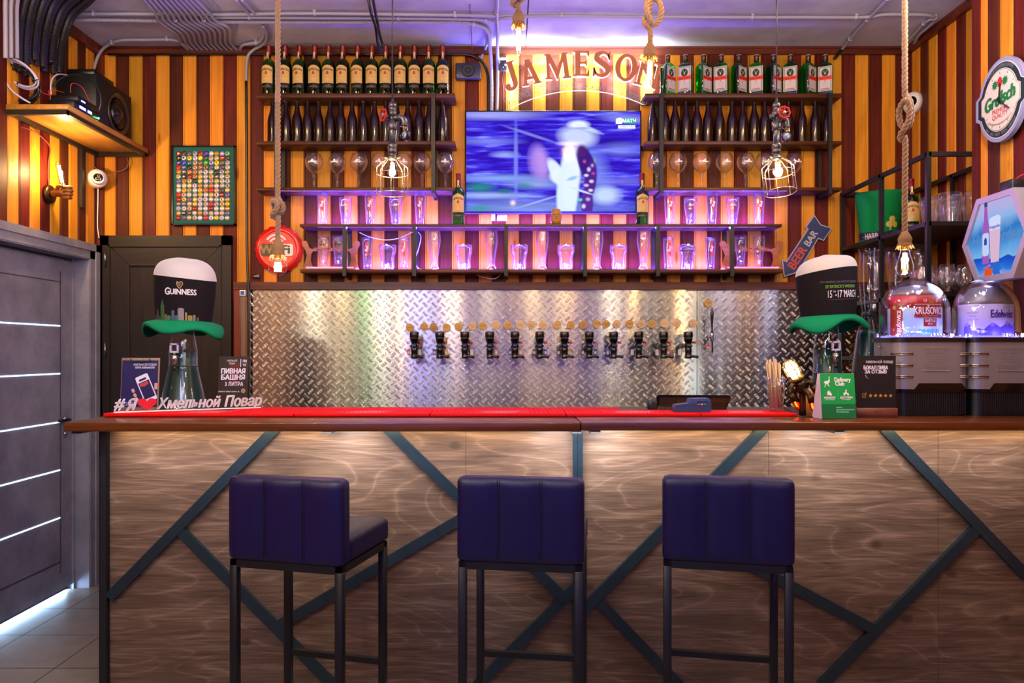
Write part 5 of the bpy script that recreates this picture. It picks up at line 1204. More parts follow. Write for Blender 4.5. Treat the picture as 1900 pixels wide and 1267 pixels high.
# ---------------------------------------------------------------- pipe lamps with cages
pipe = P('antique_pipe_iron', '#5d5a5a', .32, .9, var=.5, bump=.4, scale=70); wheelred = P('red_painted_iron', '#b51610', .3, .2, var=.2); cage = P('bright_cage_wire', '#c9c2b4', .25, .8)
def pipe_lamp(px, label, turn):
    y = YL; xc = X(px, y); zc_ = Z(298, y); t = thing('pipe_pendant_lamp', label, 'pendant lamp', (xc, y, zc_), turn, 'pipe pendant lamps over the bar')
    M_ = T(Vector((xc, y, 0))) @ RZ(turn) ; iz = lambda p: Z(p, y)
    c = MB(); c.tube([(xc, y, ZC-.002), (xc, y, iz(188))], .0028, black_plastic, 6); c.lathe([(.003, .03), (.005, .012), (.009, 0)], black_plastic, T(Vector((xc, y, iz(191)))), 12)
    c.build('cable', t, True)
    b = MB(); lt = lambda prof, p=0: b.lathe([(r_, iz(q)) for r_, q in prof], pipe, M_, 20)
    lt([(.010, 190), (.0135, 192), (.0155, 193), (.0155, 199), (.0135, 200), (.0135, 206), (.016, 207), (.016, 215), (.0125, 216), (.0125, 224), (.019, 226), (.019, 240), (.0155, 242)])
    lt([(.0165, 229), (.018, 231), (.018, 234), (.0135, 236), (.0125, 266), (.0185, 266.5), (.0195, 270), (.0195, 276), (.0165, 278), (.0185, 280), (.0185, 284), (.0155, 285), (.0155, 290), (.020, 292), (.020, 295), (.014, 297)])
    # side tee, elbow down to the gauge
    b.tube([(.0, 0, iz(219)), (.030, 0, iz(219))], .0135, pipe, 14, M=M_); b.tube([(.026, 0, iz(219)), (.030, 0, iz(219))], .0165, pipe, 14, M=M_)
    b.tube(spline([(.030, 0, iz(219)), (.042, 0, iz(220)), (.048, 0, iz(225)), (.048, 0, iz(233))], 5), .0135, pipe, 14, M=M_); b.tube([(.048, 0, iz(231)), (.048, 0, iz(234.5))], .0165, pipe, 14, M=M_)
    b.tube([(-.028, 0, iz(217)), (-.012, 0, iz(217))], .011, pipe, 12, M=M_)
    b.build('pipe_body', t, True)
    w = MB(); MW = T(Vector((xc, y, iz(214)))) @ RZ(turn) @ (T(Vector((-.036, -.008, 0))) @ RZ(-.9)  if turn == 0 else T(Vector((.010, -.034, .003))) @ RZ(.1-turn)) @ FRONT
    n = 36; w.tube([((.0225+.0012*math.cos(a*8))*math.cos(a), (.0225+.0012*math.cos(a*8))*math.sin(a), 0) for a in [2*PI*i/n for i in range(n)]], .0042, wheelred, 8, True, M=MW)
    for k in range(5): a = 2*PI*k/5+.3; w.tube([(.006*math.cos(a), .006*math.sin(a), 0), (.022*math.cos(a), .022*math.sin(a), 0)], .0026, wheelred, 6, M=MW)
    w.lathe([(.008, -.014), (.008, .003), (.0055, .006), (0, .007)], P('nut_grey', '#a8a6a4', .3, .8), MW, 12); w.build('valve_wheel', t, True)
    g = MB(); g.lathe([(.007, iz(234)), (.0085, iz(236)), (.0085, iz(238)), (.006, iz(239)), (.006, iz(242)), (.009, iz(243))], brass, M_ @ T(Vector((.048, 0, 0))), 12)
    MG = M_ @ T(Vector((.050, 0, iz(250.5)))) @ RZ(-.75 if turn == 0 else -.1-turn) @ FRONT
    g.shell([(0, -.016), (.0205, -.016), (.0215, -.014), (.0215, .004), (.0195, .006), (.0195, .003)], P('gauge_case', '#3a3c44', .25, .9), MG, 28); g.lathe([(.0195, .003), (0, .0032)], P('gauge_dial', '#c9c4d4', .4), MG, 28)
    g.bar((-.011, -.007, .0042), (.012, .009, .0042), .0012, .0006, ink, up=(0, 0, 1), M=MG); g.disc(.0022, ink, MG @ T(Vector((0, 0, .0038))), 10, .001)
    for k in range(11): a = -.6+(PI+1.2)*k/10; g.bar((.0155*math.cos(a), .0155*math.sin(a), .0036), (.018*math.cos(a), .018*math.sin(a), .0036), .0008, .0004, ink, M=MG)
    g.text('BAR', .005, ink, MG @ T(Vector((0, -.006, .0038)))); g.build('pressure_gauge', t, True)
    k_ = MB(); R = .0635; tilt = RX(.0 if turn == 0 else -.16); MC = M_ @ T(Vector((0, 0, iz(293)))) @ tilt
    zt_, zm, zb_ = 0, iz(323)-iz(293), iz(360)-iz(293)
    zs_ = iz(311)-iz(293)
    for k in range(8):
        a = 2*PI*(k+.3)/8; k_.tube([(.018*math.cos(a), .018*math.sin(a), zt_), (R*math.cos(a), R*math.sin(a), zs_), (R*math.cos(a), R*math.sin(a), zb_)], .0017, cage, 6, M=MC)
    for z_, rr in ((zm, R), (zb_, R), (zt_-.002, .019)): k_.tube([(rr*math.cos(a), rr*math.sin(a), z_) for a in [2*PI*i/32 for i in range(32)]], .0018, cage, 6, True, M=MC)
    k_.tube([(.02, 0, 0), (.034, 0, .001)], .003, cage, 8, M=MC); k_.tube([(-.02, 0, 0), (-.034, 0, .001)], .003, cage, 8, M=MC)
    k_.build('cage', t, True)
    gb, fb_ = MB(), MB(); gb.shell([(.0125, 0), (.014, -.012), (.017, -.03), (.0215, -.05), (.0215, -.062), (.016, -.074), (.008, -.082), (0, -.085)], bulbglass, MC, 20)
    for k in range(5): a = 2*PI*k/5; fb_.tube([(.006*math.cos(a), .006*math.sin(a), -.02), (.009*math.cos(a), .009*math.sin(a), -.066)], .0014, fil, 5, M=MC)
    o = gb.build('bulb', t, True); fb_.build('filament', o)
    for oo in KIDS(t):
        # geometry is built in world space; t is turned, so undo nothing: matrix_parent_inverse already holds it
        pass
    point('cage_lamp_light', (xc, y, iz(316)), 6.5, (1, .62, .25), .018)
pipe_lamp(728, 'pipe pendant lamp with wire cage whose red wheel is turned edgewise', 0)
pipe_lamp(1441, 'pipe pendant lamp with wire cage whose red wheel faces the room', .35)
# ================================================================ taps
t12 = [768.7, 816, 862.5, 908.8, 955.4, 1001.3, 1047.4, 1093.4, 1138.4, 1185, 1231, 1277]
tapred = P('red_tap_knob', '#c81a1c', .35); YT = 4.72
def tap_mb(t):
    u = YT/1400; pz = lambda p: -(p-640)*u; bl = P('glossy_black_tap', '#050506', .25, coat=.4); gr = P('tap_grey_band', '#6b6a68', .3, .5)
    m = MB()
    m.lathe([(.0, pz(615.4)), (.026, pz(615.4)), (.029, pz(617)), (.029, pz(624)), (.026, pz(628)), (.025, pz(634)), (.019, pz(635)), (.019, pz(645)), (.0215, pz(646)), (.0215, pz(652)), (.020, pz(653)), (.020, pz(661)), (.021, pz(661.5)), (.021, pz(665)), (0, pz(665.2))], bl, None, 20)
    m.lathe([(.0265, pz(626.6)), (.0275, pz(627)), (.0265, pz(627.6))], gr, None, 20)
    m.box(-.014, .014, -.03, -.018, pz(644), pz(637), bl); m.box(-.011, .011, -.031, -.029, pz(641), pz(639.5), gr)
    m.lathe([(.016, 0), (.016, .13)], bl, T(Vector((0, 0, pz(641)))) @ RX(-PI/2), 14)   # shank into the wall
    m.tube([(-.026, 0, pz(642)), (.026, 0, pz(642))], .006, bl, 8); m.build('tap_body', t)
    h = MB(); h.tube(spline([(.0, -.01, pz(660.5)), (.02, -.014, pz(660.5)), (.04, -.018, pz(661.5)), (.05, -.02, pz(662))], 4), [.009]*8+[.008]*5, bl, 10); h.sphere((.05, -.02, pz(662)), .0105, bl, None, 12, 8); h.build('lever', t)
    k = MB(); k.tube([(.022, -.004, pz(635.5)), (.034, -.006, pz(635.3))], .005, bl, 8); k.lathe([(.0065, 0), (.0095, .004), (.0095, .010), (.006, .013), (0, .0135)], tapred, T(Vector((.034, -.006, pz(635.3)))) @ RY(PI/2), 14); k.build('side_knob', t)
tp = []
for i, px in enumerate(t12):
    L_ = 'black beer tap with red side knob, '+(ORD[i]+' from the rope lamp side' if i < 6 else ORD[11-i]+' from the tall handle tap')
    loc = (X(px, YT), YT, Z(640, YT)); 
    if i == 0: t = thing('beer_tap', L_, 'tap', loc, 0, 'black beer taps on the metal plate'); tap_mb(t); tp.append(t)
    else: tp.append(dup(tp[0], loc, 0, L_, 'black beer taps on the metal plate'))
# hanging key tags
tagc = {'w': '#b9b4b8', 'y': '#b8852a', 'b': '#33318e', 'r': '#c0242a', 'k': '#2a2a36', 'e': '#4058e0'}
tl = [(0, 'r', -10), (0, 'w', 10), (1, 'b', -10), (1, 'y', 12), (2, 'w', 13), (3, 'y', 12), (4, 'b', -9), (4, 'y', 10), (5, 'k', -10), (5, 'b', 11), (6, 'k', -11), (6, 'y', 9), (7, 'k', -12), (7, 'k', 11), (8, 'e', -11), (9, 'w', -12), (10, 'w', -12), (10, 'r', 9), (11, 'w', -16), (12, 'r', 0)]
cn = {'w': 'white', 'y': 'yellow', 'b': 'dark blue', 'r': 'red', 'k': 'black', 'e': 'bright blue'}
for i, c, dx in tl:
    px = (t12[i] if i < 12 else 1313)+dx; y = YT+.03; zt_, zb_ = Z(641 if i < 12 else 633, y), Z(659 if i < 12 else 648, y); xx = X(px, y); m = MB(); zc_ = zt_-.03
    m.prism(rrect(xx-.010, xx+.010, zb_, zc_+.006, .004), .003, P('tag_'+c, tagc[c], .4), T(Vector((0, y, 0))) @ FRONT)
    m.prism(rrect(xx-.006, xx+.006, zb_+.008, zc_-.006, .001), .001, P('tag_paper', '#c9c2cc', .5), T(Vector((0, y-.003, 0))) @ FRONT)
    m.tube([(xx, y-.001, zc_+.003), (xx+.003*(1 if dx < 0 else -1), y-.004, zt_), (xx+.010*(1 if dx < 0 else -1), y-.004, zt_+.005)], .0009, P('steel', '#8e8e94', .3, 1), 4)
    where = ('tap '+ORD[i]+' from the rope' if i < 6 else 'tap '+ORD[11-i]+' from the tall handle') if i < 12 else 'tall handle tap'
    tag(m.build('key_tag'), cn[c]+' key tag '+('on the lever side' if dx > 0 else 'opposite the lever')+' of '+where, 'tag', 'key tags on the taps')
# round wooden labels
discm = [WOOD('birch_disc_%d' % i, a, b, c, grain='x', fine=90, along=8, rough=.6) for i, (a, b, c) in enumerate((('#a07a38', '#bc9450', '#cfa866'), ('#b89668', '#cbaa7c', '#d8ba90'), ('#946c2c', '#ac803c', '#bd914c')))]
dd = [(760.6, 607.7), (787, 606), (804.4, 607), (828.5, 607.7), (850.7, 606), (876.8, 604.5), (895.8, 604.5), (919.7, 603), (942, 603), (965.7, 603.5), (985.7, 603), (1007, 603), (1033.6, 603), (1059, 602.6), (1082.4, 602.6), (1107.4, 601), (1124, 601), (1144.4, 601), (1168, 600.6), (1190, 601), (1209.4, 600.6), (1232.4, 600), (1255.4, 599), (1286, 599.6), (1314, 562.4)]
burn = P('burnt_print', '#4a2c10', .6)
txts = ['ПШЕНИЧНОЕ', 'СВЕТЛОЕ', 'ТЕМНОЕ', 'ЛАГЕР', 'СИДР', 'ЖИГУЛЁВСКОЕ', 'БАРХАТНОЕ', 'ЭЛЬ', 'ВИШНЁВОЕ', 'КРАФТ']
for i, (px, py) in enumerate(dd):
    y = YW-.014; m = MB(); c = (X(px, y), y, Z(py, y)); tilt = random.uniform(-.08, .08)
    m.prism([(.0262*math.cos(a), .0262*math.sin(a)) for a in [2*PI*k/28 for k in range(28)]], .004, discm[[0, 0, 2, 0, 0, 1, 0, 1, 0, 1, 1, 1][i % 12]], facing(c) @ RZ(tilt), pk=.3+i)
    m.text(txts[i % 10], .0066, burn, facing(c) @ RZ(tilt) @ T(Vector((0, .001, .0044))), d=0); 
    if i % 3: m.box(-.008, .008, -.009, -.0078, .0042, .0046, burn, facing(c) @ RZ(tilt)); m.box(-.006, .006, -.0125, -.0115, .0042, .0046, burn, facing(c) @ RZ(tilt))
    L_ = ('round wooden label set alone above the tall handle tap' if i == 24 else 'round birch label above the taps, '+(ORD[i]+' from the rope lamp side' if i < 12 else ('thirteenth, at the middle of the row' if i == 12 else ORD[23-i]+' from the tall handle tap')))
    tag(m.build('wooden_label'), L_, 'label', 'round wooden beer labels')
# tall handle tap
t = thing('handle_tap', 'chrome beer faucet with tall black slim handle at the end of the tap row', 'tap', (X(1321, 4.76), YW, Z(640, 4.76)))
x, y = X(1321, 4.76), 4.76; m = MB(); bl = P('glossy_black_tap', '', 0)
m.lathe([(.003, Z(571, y)), (.007, Z(573, y)), (.011, Z(580, y)), (.010, Z(590, y)), (.0065, Z(600, y)), (.006, Z(614, y)), (.009, Z(617, y))], bl, T(Vector((x, y, 0))), 16); m.build('handle', t, True)
m = MB(); m.lathe([(.008, Z(617, y)), (.0105, Z(620, y)), (.0105, Z(630, y)), (.007, Z(633, y))], ch, T(Vector((x, y, 0))), 16); m.tube([(x, y, Z(625, y)), (x, YW-.01, Z(625, y))], .011, ch, 14); m.tube([(x, y, Z(630, y)), (x, y-.01, Z(640, y)), (x, y-.01, Z(654, y))], .0062, black_plastic, 10)
m.tube([(x-.025, YW-.03, Z(630, y)), (x-.012, YW-.03, Z(630, y))], .012, ch, 12); m.build('faucet', t, True)
# ================================================================ corner shelf with sound equipment
t = thing('corner_shelf', 'wooden shelf in a dark angle-iron frame high on the side wall above the grey door', 'shelf', (XL, 4.4, Z(279, YW)))
xs_ = -2.30; zt_ = H+1.295; ys0 = 3.95
shb = WOOD('honey_shelf_board', '#8a5a20', '#ab752e', '#c48f44', grain='y', fine=40, along=3, rough=.35, knots=.04)
m = MB(); m.rbox(XL+.001, xs_, ys0, YW-.032, zt_-.028, zt_, .002, shb, seg=1); m.build('shelf_board', t, True)
m = MB(); ai = P('dark_olive_angle_iron', '#2b2620', .4, .4)
m.box(XL, xs_-.008, ys0-.002, ys0+.02, zt_-.056, zt_-.029, ai); m.box(xs_-.03, xs_-.008, ys0, YW-.03, zt_-.05, zt_-.029, ai); m.box(XL+.001, XL+.022, ys0, YW-.03, zt_-.052, zt_-.029, ai); m.box(XL, xs_-.008, YW-.052, YW-.032, zt_-.052, zt_-.029, ai)
m.build('shelf_frame', t, True)
m = MB(); m.box(XL+.001, XL+.022, 4.625, 4.65, Z(386, 4.65), zt_-.05, ai); m.build('shelf_leg', t, True)
# subwoofer
t = thing('subwoofer', 'large black loudspeaker box on the corner shelf', 'speaker', (-2.5, 4.55, zt_))
m = MB(); bx = P('black_ash_vinyl', '#0b0a0c', .5, bump=.2, scale=120); m.rbox(XL+.02, -2.375, 4.356, 4.765, zt_, zt_+.31, .006, bx, seg=1); m.build('cabinet', t, True)
m = MB(); MM_ = T(Vector((-2.375, 4.60, zt_+.15))) @ RY(PI/2)
m.lathe([(.125, 0), (.125, .006), (.112, .009), (.105, .004), (.09, -.004)], P('rubber_surround', '#26201e', .3, coat=.4), MM_, 32); m.lathe([(.09, .0005), (.045, .0007), (.035, .012), (.018, .022), (0, .024)], P('gloss_cone', '#111114', .15, coat=.5), MM_, 32); m.build('driver', t, True)
m = MB(); m.shell([(.145, 0), (.150, .004), (.155, 0)], P('grille_ring', '#1b191b', .35), facing((-2.5, 4.356, zt_+.155)), 36); m.build('grille_ring', t, True)
m = MB(); m.rbox(-2.56, -2.40, 4.38, 4.60, zt_+.311, zt_+.345, .004, black_plastic, seg=1); tag(m.build('media_box'), 'flat black device lying on top of the loudspeaker', 'device')
t = thing('amplifier', 'small black amplifier with blue display and green pilot light on the corner shelf', 'amplifier', (-2.38, 4.15, zt_))
m = MB(); m.rbox(-2.46, -2.315, 4.03, 4.29, zt_+.004, zt_+.052, .003, P('charcoal_metal', '#17161c', .4, .5), seg=1); m.rbox(-2.46, -2.312, 4.06, 4.27, zt_+.052, zt_+.085, .003, P('charcoal_metal', '#17161c', .4, .5), seg=1)
m.build('amp_case', t, True)
m = MB(); bl_ = E('blue_display', (.12, .16, 1, 1), 8)
for y0, y1, z0, z1 in ((4.075, 4.135, .020, .034), (4.155, 4.195, .020, .034), (4.09, 4.13, .060, .068)):
    for k in range(5): m.box(-2.3125, -2.3105, y0+(y1-y0)*k/5, y0+(y1-y0)*(k+.75)/5, zt_+z0, zt_+z1, bl_)
m.build('display', t, True)
m = MB(); m.sphere((-2.311, 4.262, zt_+.022), .005, E('green_pilot', (.05, 1, .35, 1), 25)); m.build('pilot_light', t, True)
def wire(name, label, pts, r, mat, n=8, closed=False, cat='cable', group=None):
    m = MB(); m.tube(spline(pts, n, closed), r, mat, 6, closed); return tag(m.build(name), label, cat, group)
redw = P('red_wire', '#b0202a', .4); whw = P('pale_wire', '#b7b2c4', .4)
A = lambda px, py, Y: tuple(at(px, py, Y))
wire('red_wire', 'thin red wire arching from the amplifier before the loudspeaker', [A(131, 172, 4.2), A(132, 157, 4.2), A(140, 155, 4.2), A(153, 163, 4.2), A(162, 180, 4.22), A(168, 196, 4.25)], .0022, redw)
wire('red_wire', 'thin red wire lying flat across the back of the amplifier', [A(119, 172, 4.1), A(104, 168, 4.05), A(90, 169, 4.02), A(92, 176, 4.02), A(80, 172, 4.02), A(70, 162, 4.05)], .002, redw)
wire('white_cable', 'white cable rising in an arc behind the amplifier', [A(95, 175, 4.12), A(94, 160, 4.12), A(98, 145, 4.15), A(108, 138, 4.2), A(124, 139, 4.3)], .004, whw)
# coil of white cable
t = thing('cable_coil', 'coil of white cable tied with black ties hanging on the side wall', 'cable', (XL, 4.02, Z(140, 4.0)))
for k in range(5):
    m = MB(); c = Vector(A(38, 140, 4.02)); R1, R2 = .098+.005*(k % 3), .060+.004*(k % 2)
    u = Vector((.90, .1, -.46)).normalized(); w_ = Vector((.40, -.45, .80)).normalized()
    m.tube([c+u*R1*math.cos(a)+w_*R2*math.sin(a)+Vector((0, -.006*k, .002*k)) for a in [2*PI*i/40 for i in range(40)]], .0048, whw, 6, True); m.build('cable_loop', t, True)
m = MB(); m.tube(spline([A(22, 118, 4.0), A(10, 128, 3.98), A(9, 142, 3.97), A(14, 158, 3.97), A(24, 170, 3.97), A(30, 175, 3.97), A(45, 185, 3.98), A(56, 191, 4.0)], 6), .005, whw, 6); m.tube([A(22, 120, 4.0), A(21, 100, 3.99)], .005, whw, 6); m.build('cable_tail', t, True)
m = MB(); [m.tube([Vector(A(px, py, 3.99))+Vector((a, 0, b)), Vector(A(px, py, 3.99))-Vector((a, 0, b))], .0032, black_plastic, 6) for px, py, a, b in ((22, 121, .012, -.014), (53, 129, .012, .014), (34, 151, .008, .016), (65, 149, .016, .004))]; m.build('cable_tie', t, True)
t = thing('black_cable_coil', 'tangled coil of black cables standing at the end of the corner shelf', 'cable', (XL+.12, 4.05, zt_))
for k in range(9):
    m = MB(); c = Vector(A(42, 160, 4.06)); R = .092+random.uniform(-.012, .010); u = Vector((.95, random.uniform(-.2, .3), random.uniform(-.2, .2))).normalized(); w_ = Vector((random.uniform(-.2, .2), -.3, .95)).normalized()
    m.tube([c+u*R*math.cos(a)+w_*R*.95*math.sin(a)+Vector((0, -.004*k+.01*math.sin(3*a+k), 0)) for a in [2*PI*i/36 for i in range(36)]], .0045, P('dark_cable', '#121014', .35), 6, True); m.build('cable_loop', t, True)
# security camera
t = thing('security_camera', 'white dome security camera with black lens face on the wall corner', 'camera', tuple(at(178, 333, 4.78)))
c = at(181, 331, 4.74); m = MB(); m.sphere((0, 0, 0), (.055, .062, .058), plain_white, T(c), 24, 14); m.lathe([(.05, 0), (.052, .05), (.052, .07)], plain_white, T(c+Vector((-.008, .0, .0))) @ RZ(.5) @ RX(-PI/2) , 22); m.build('camera_housing', t, True)
m = MB(); M_ = T(c+Vector((.028, -.046, -.010))) @ RZ(.55) @ RX(-.25) @ FRONT; m.lathe([(.036, -.012), (.036, .006), (.030, .012)], plain_white, M_, 24); m.disc(.027, P('lens_black', '#0a0a0c', .1), M_ @ T(Vector((0, 0, .0125))), 24, .002)
m.prism(rrect(-.015, .015, -.018, -.004, .003), .001, plain_white, M_ @ T(Vector((0, 0, .0145)))); m.prism(rrect(-.012, .012, -.016, -.006, .002), .001, P('lens_black', '', 0), M_ @ T(Vector((0, 0, .0157)))); m.disc(.008, P('lens_rim', '#8d8a96', .3), M_ @ T(Vector((.002, .010, .0145))), 14, .001); m.disc(.005, P('lens_black', '', 0), M_ @ T(Vector((.002, .010, .0157))), 14, .001); m.build('lens_face', t, True)
wire('camera_cable', 'thin grey cable drooping from the corner shelf to the dome camera', [A(168, 286, 4.8), A(170, 302, 4.8), A(182, 314, 4.81), A(205, 319, 4.82), A(228, 316, 4.82), A(238, 304, 4.82), A(233, 287, 4.82)], .0028, P('grey_brown_cable', '#5c5048', .4))
wire('camera_lead', 'thin white lead running down the wall corner below the dome camera', [A(182, 345, 4.8), A(181.5, 380, 4.81), A(181, 420, 4.81), A(184, 442, 4.815)], .003, plain_white)
# ================================================================ carved hand lamp
t = thing('hand_wall_lamp', 'wall lamp shaped as a carved wooden fist holding a glowing tube bulb', 'wall lamp', tuple(at(92, 360, 4.2)))
handwood = WOOD('carved_hand_wood', '#5a3210', '#85511e', '#a66c2c', grain='x', fine=80, along=20, rough=.4)
pc = Vector((XL, Vector(at(89, 0, 4.31)).y, Z(360, 4.31))); pc.y = 2.63*1400/(942-89)
m = MB(); m.lathe([(.054, 0), (.054, .012), (.050, .020), (.04, .024), (0, .024)], P('bronze_plate', '#3b2a1c', .35, .8), T(pc) @ RY(PI/2), 28); m.disc(.004, brass, T(pc+Vector((.0235, -.035, .0))) @ RY(PI/2), 10, .003); m.build('wall_plate', t, True)
# fist: wrist runs out from the wall along +X; palm; four curled fingers and a thumb closed on the lamp holder
bmm = bpy.data.meshes.new('hand'); V_, E_, R_ = [], [], []
def vtx(p, r, link=None):
    V_.append(tuple(p)); R_.append(r)
    if link is not None: E_.append((link, len(V_)-1))
    return len(V_)-1
def skin_object(name, V_, E_, R_, mat, parent, sub=2):
    me = bpy.data.meshes.new(name); me.from_pydata(V_, E_, []); o = bpy.data.objects.new(name, me); COL.objects.link(o); me.materials.append(mat)
    md = o.modifiers.new('skin', 'SKIN'); md.use_smooth_shade = True; sk = me.skin_vertices[0].data
    for i, r in enumerate(R_): sk[i].radius = (r, r) if not isinstance(r, tuple) else r; sk[i].use_root = (i == 0)
    s_ = o.modifiers.new('sub', 'SUBSURF'); s_.levels = sub; s_.render_levels = sub
    dg = bpy.context.evaluated_depsgraph_get(); m2 = bpy.data.meshes.new_from_object(o.evaluated_get(dg)); bpy.data.objects.remove(o)
    for p in m2.polygons: p.use_smooth = True
    if not m2.materials: m2.materials.append(mat)
    o2 = bpy.data.objects.new(name, m2); COL.objects.link(o2); o2.parent = parent
    if parent: o2.matrix_parent_inverse = T(parent.location).inverted()
    return o2
O = pc+Vector((.022, -.005, 0))
w0 = vtx(O, (.026, .022)); w1 = vtx(O+Vector((.03, -.004, 0)), (.023, .019), w0); p1 = vtx(O+Vector((.058, -.010, .004)), (.032, .022), w1); p2 = vtx(O+Vector((.090, -.014, .004)), (.035, .022), p1)
for k in range(4):     # knuckle, middle joint, tip: the fingers close towards the viewer and back to the palm
    zz = .030-.0195*k; Ln = (.018, .022, .020, .015)[k]
    a1 = vtx(O+Vector((.102, -.006, zz+.004)), .0095, p2); a2 = vtx(O+Vector((.110+Ln, -.018, zz+.003)), .0098, a1); a3 = vtx(O+Vector((.112+Ln, -.042, zz+.001)), .0095, a2); a4 = vtx(O+Vector((.094, -.050, zz)), .0088, a3)
b1 = vtx(O+Vector((.050, -.030, .020)), .012, p1); b2 = vtx(O+Vector((.068, -.050, .034)), .0105, b1); b3 = vtx(O+Vector((.092, -.058, .036)), .0095, b2)
skin_object('hand', V_, E_, R_, handwood, t)
hb = O+Vector((.088, -.030, .030)); m = MB(); tl_ = RX(.12) @ RY(-.16)
m.lathe([(.012, 0), (.0135, .012), (.0135, .02)], brass, T(hb) @ tl_, 14); m.build('lamp_holder', t, True)
m = MB(); m.shell([(.012, .02), (.0155, .028), (.0155, .125), (.013, .138), (.006, .146), (0, .147)], ambglass, T(hb) @ tl_, 18); o = m.build('bulb', t, True)
m = MB()
for k in range(5): a = 2*PI*k/5; m.tube([(.007*math.cos(a), .007*math.sin(a), .03), (.007*math.cos(a+.6), .007*math.sin(a+.6), .125)], .0016, fil, 5, M=T(hb) @ tl_)
m.build('filament', o)
point('hand_lamp_light', tuple(hb+Vector((.01, -.012, .085))), 13, (1, .66, .30), .02)
fabric = P('red_brown_braided_cord', '#6e2414', .7, bump=.6, scale=500)
wire('braided_cord', 'twisted red-brown cord from under the corner shelf down to the hand lamp', [A(4, 222, 3.97), A(25, 231, 4.05), A(55, 240, 4.12), A(75, 252, 4.22), A(92, 272, 4.31), A(90, 300, 4.31), A(89, 325, 4.31), A(91, 345, 4.31)], .0042, fabric)
# ================================================================ conduits
grey = P('grey_conduit_plastic', '#8f8c9a', .45); corr = P('dark_corrugated_tube', '#17161d', .5); clipm = P('grey_clip', '#a09dac', .4)
def conduit(name, label, pts, r, mat, ribs=False, clips=(), group=None, n=8, cat='conduit'):
    Q = spline(pts, n); t = thing(name, label, cat, tuple(Q[0]), 0, group)
    m = MB()
    if ribs:
        Ls = [0]
        for a, b in zip(Q, Q[1:]): Ls.append(Ls[-1]+(b-a).length)
        N_ = int(Ls[-1]/.004); P2, R2 = [], []; j = 0
        for i in range(N_+1):
            s_ = Ls[-1]*i/N_
            while j < len(Ls)-2 and Ls[j+1] < s_: j += 1
            f = (s_-Ls[j])/max(1e-9, Ls[j+1]-Ls[j]); P2.append(Q[j].lerp(Q[j+1], f)); R2.append(r*(1.0 if i % 2 else .86))
        m.tube(P2, R2, mat, 8, smooth=False)
    else: m.tube(Q, r, mat, 10)
    m.build('tube', t, True)
    for f in clips:
        i = int(f*(len(Q)-2)); p = Q[i]; d = (Q[i+1]-Q[i]).normalized(); c_ = MB()
        c_.tube([p-d*.008, p+d*.008], r*1.28, clipm, 10); c_.box(p.x-r*.8, p.x+r*.8, p.y-r*.8, p.y+r*.8, p.z+r*.6, min(ZC, p.z+r+.014), clipm); c_.build('clip', t, True)
    return t
zc1 = ZC-.018
def cl(px, py, z=zc1):           # point on the ceiling plane under pixel px, py
    Y = (z-H)*FPX/(HY-py); return (X(px, Y), Y, z)
conduit('ceiling_conduit', 'grey conduit running the full width of the ceiling, the rearmost of the three', [cl(126, 30), cl(140, 26), cl(250, 26), cl(400, 27), cl(560, 25), cl(760, 27), cl(905, 29), cl(922, 31)], .010, grey, clips=(.2, .4, .6, .8), group='ceiling conduits across the room')
conduit('ceiling_conduit', 'grey conduit along the ceiling directly beside the corrugated one, middle of three', [cl(390, 33), cl(420, 32), cl(560, 33), cl(760, 34), cl(880, 36), cl(915, 40)], .010, grey, clips=(.3, .6, .9), group='ceiling conduits across the room')
conduit('corrugated_conduit', 'grey corrugated conduit crossing the ceiling and dropping beside the television', [cl(130, 38), cl(200, 37), cl(380, 40), cl(560, 41), cl(780, 41), cl(860, 42), cl(895, 50), cl(907, 62, ZC-.03), cl(909, 85, ZC-.05), (X(911, 4.80), 4.80, Z(115, 4.80)), (X(912, 4.83), 4.83, Z(160, 4.83)), (X(912, 4.83), 4.83, Z(206, 4.83))], .0125, grey, ribs=True, clips=(.2, .5))
conduit('ceiling_conduit', 'grey conduit along the ceiling over the liqueur shelves, bending at the side wall', [cl(918, 36), cl(1000, 30), cl(1200, 31), cl(1380, 32), cl(1480, 32), cl(1600, 32), cl(1640, 27), cl(1700, 27), cl(1726, 29), cl(1735, 36), cl(1722, 50), cl(1705, 65), cl(1695, 85), cl(1688, 98)], .010, grey, clips=(.1, .25, .38, .52, .68), group='ceiling conduits across the room')
conduit('ceiling_conduit', 'short grey conduit curving from the ceiling joint line towards the side wall corner', [cl(1735, 38), cl(1726, 36), cl(1712, 46), cl(1700, 60), cl(1688, 72)], .009, grey, clips=(.5,))
conduit('diagonal_conduit', 'grey conduit crossing the ceiling diagonally with a black end above the liqueur bottles', [cl(1660, -16), cl(1645, 0), cl(1622, 24), cl(1600, 46), cl(1575, 76), cl(1562, 92)], .010, grey, clips=(.2, .55, .8))
wire('conduit_end', 'black sleeve at the end of the diagonal ceiling conduit', [cl(1562, 92, zc1-.002), A(1557, 98, 4.83), A(1549, 108, 4.82)], .011, black_plastic)
conduit('wall_conduit', 'straight grey conduit going from the ceiling down the wall to the television', [cl(923, -8), cl(923, 12), cl(922, 28), cl(924, 60, zc1), cl(923, 84, ZC-.04), (X(923.5, 4.83), 4.835, Z(130, 4.83)), (X(922, 4.83), 4.835, Z(206, 4.83))], .0105, grey, clips=(.3,))
conduit('wall_conduit', 'grey conduit bending from the ceiling towards the wall speaker', [cl(897, 50), cl(902, 62), cl(903, 80), cl(899, 94, ZC-.02), (X(892, 4.82), 4.83, Z(108, 4.83))], .009, grey)
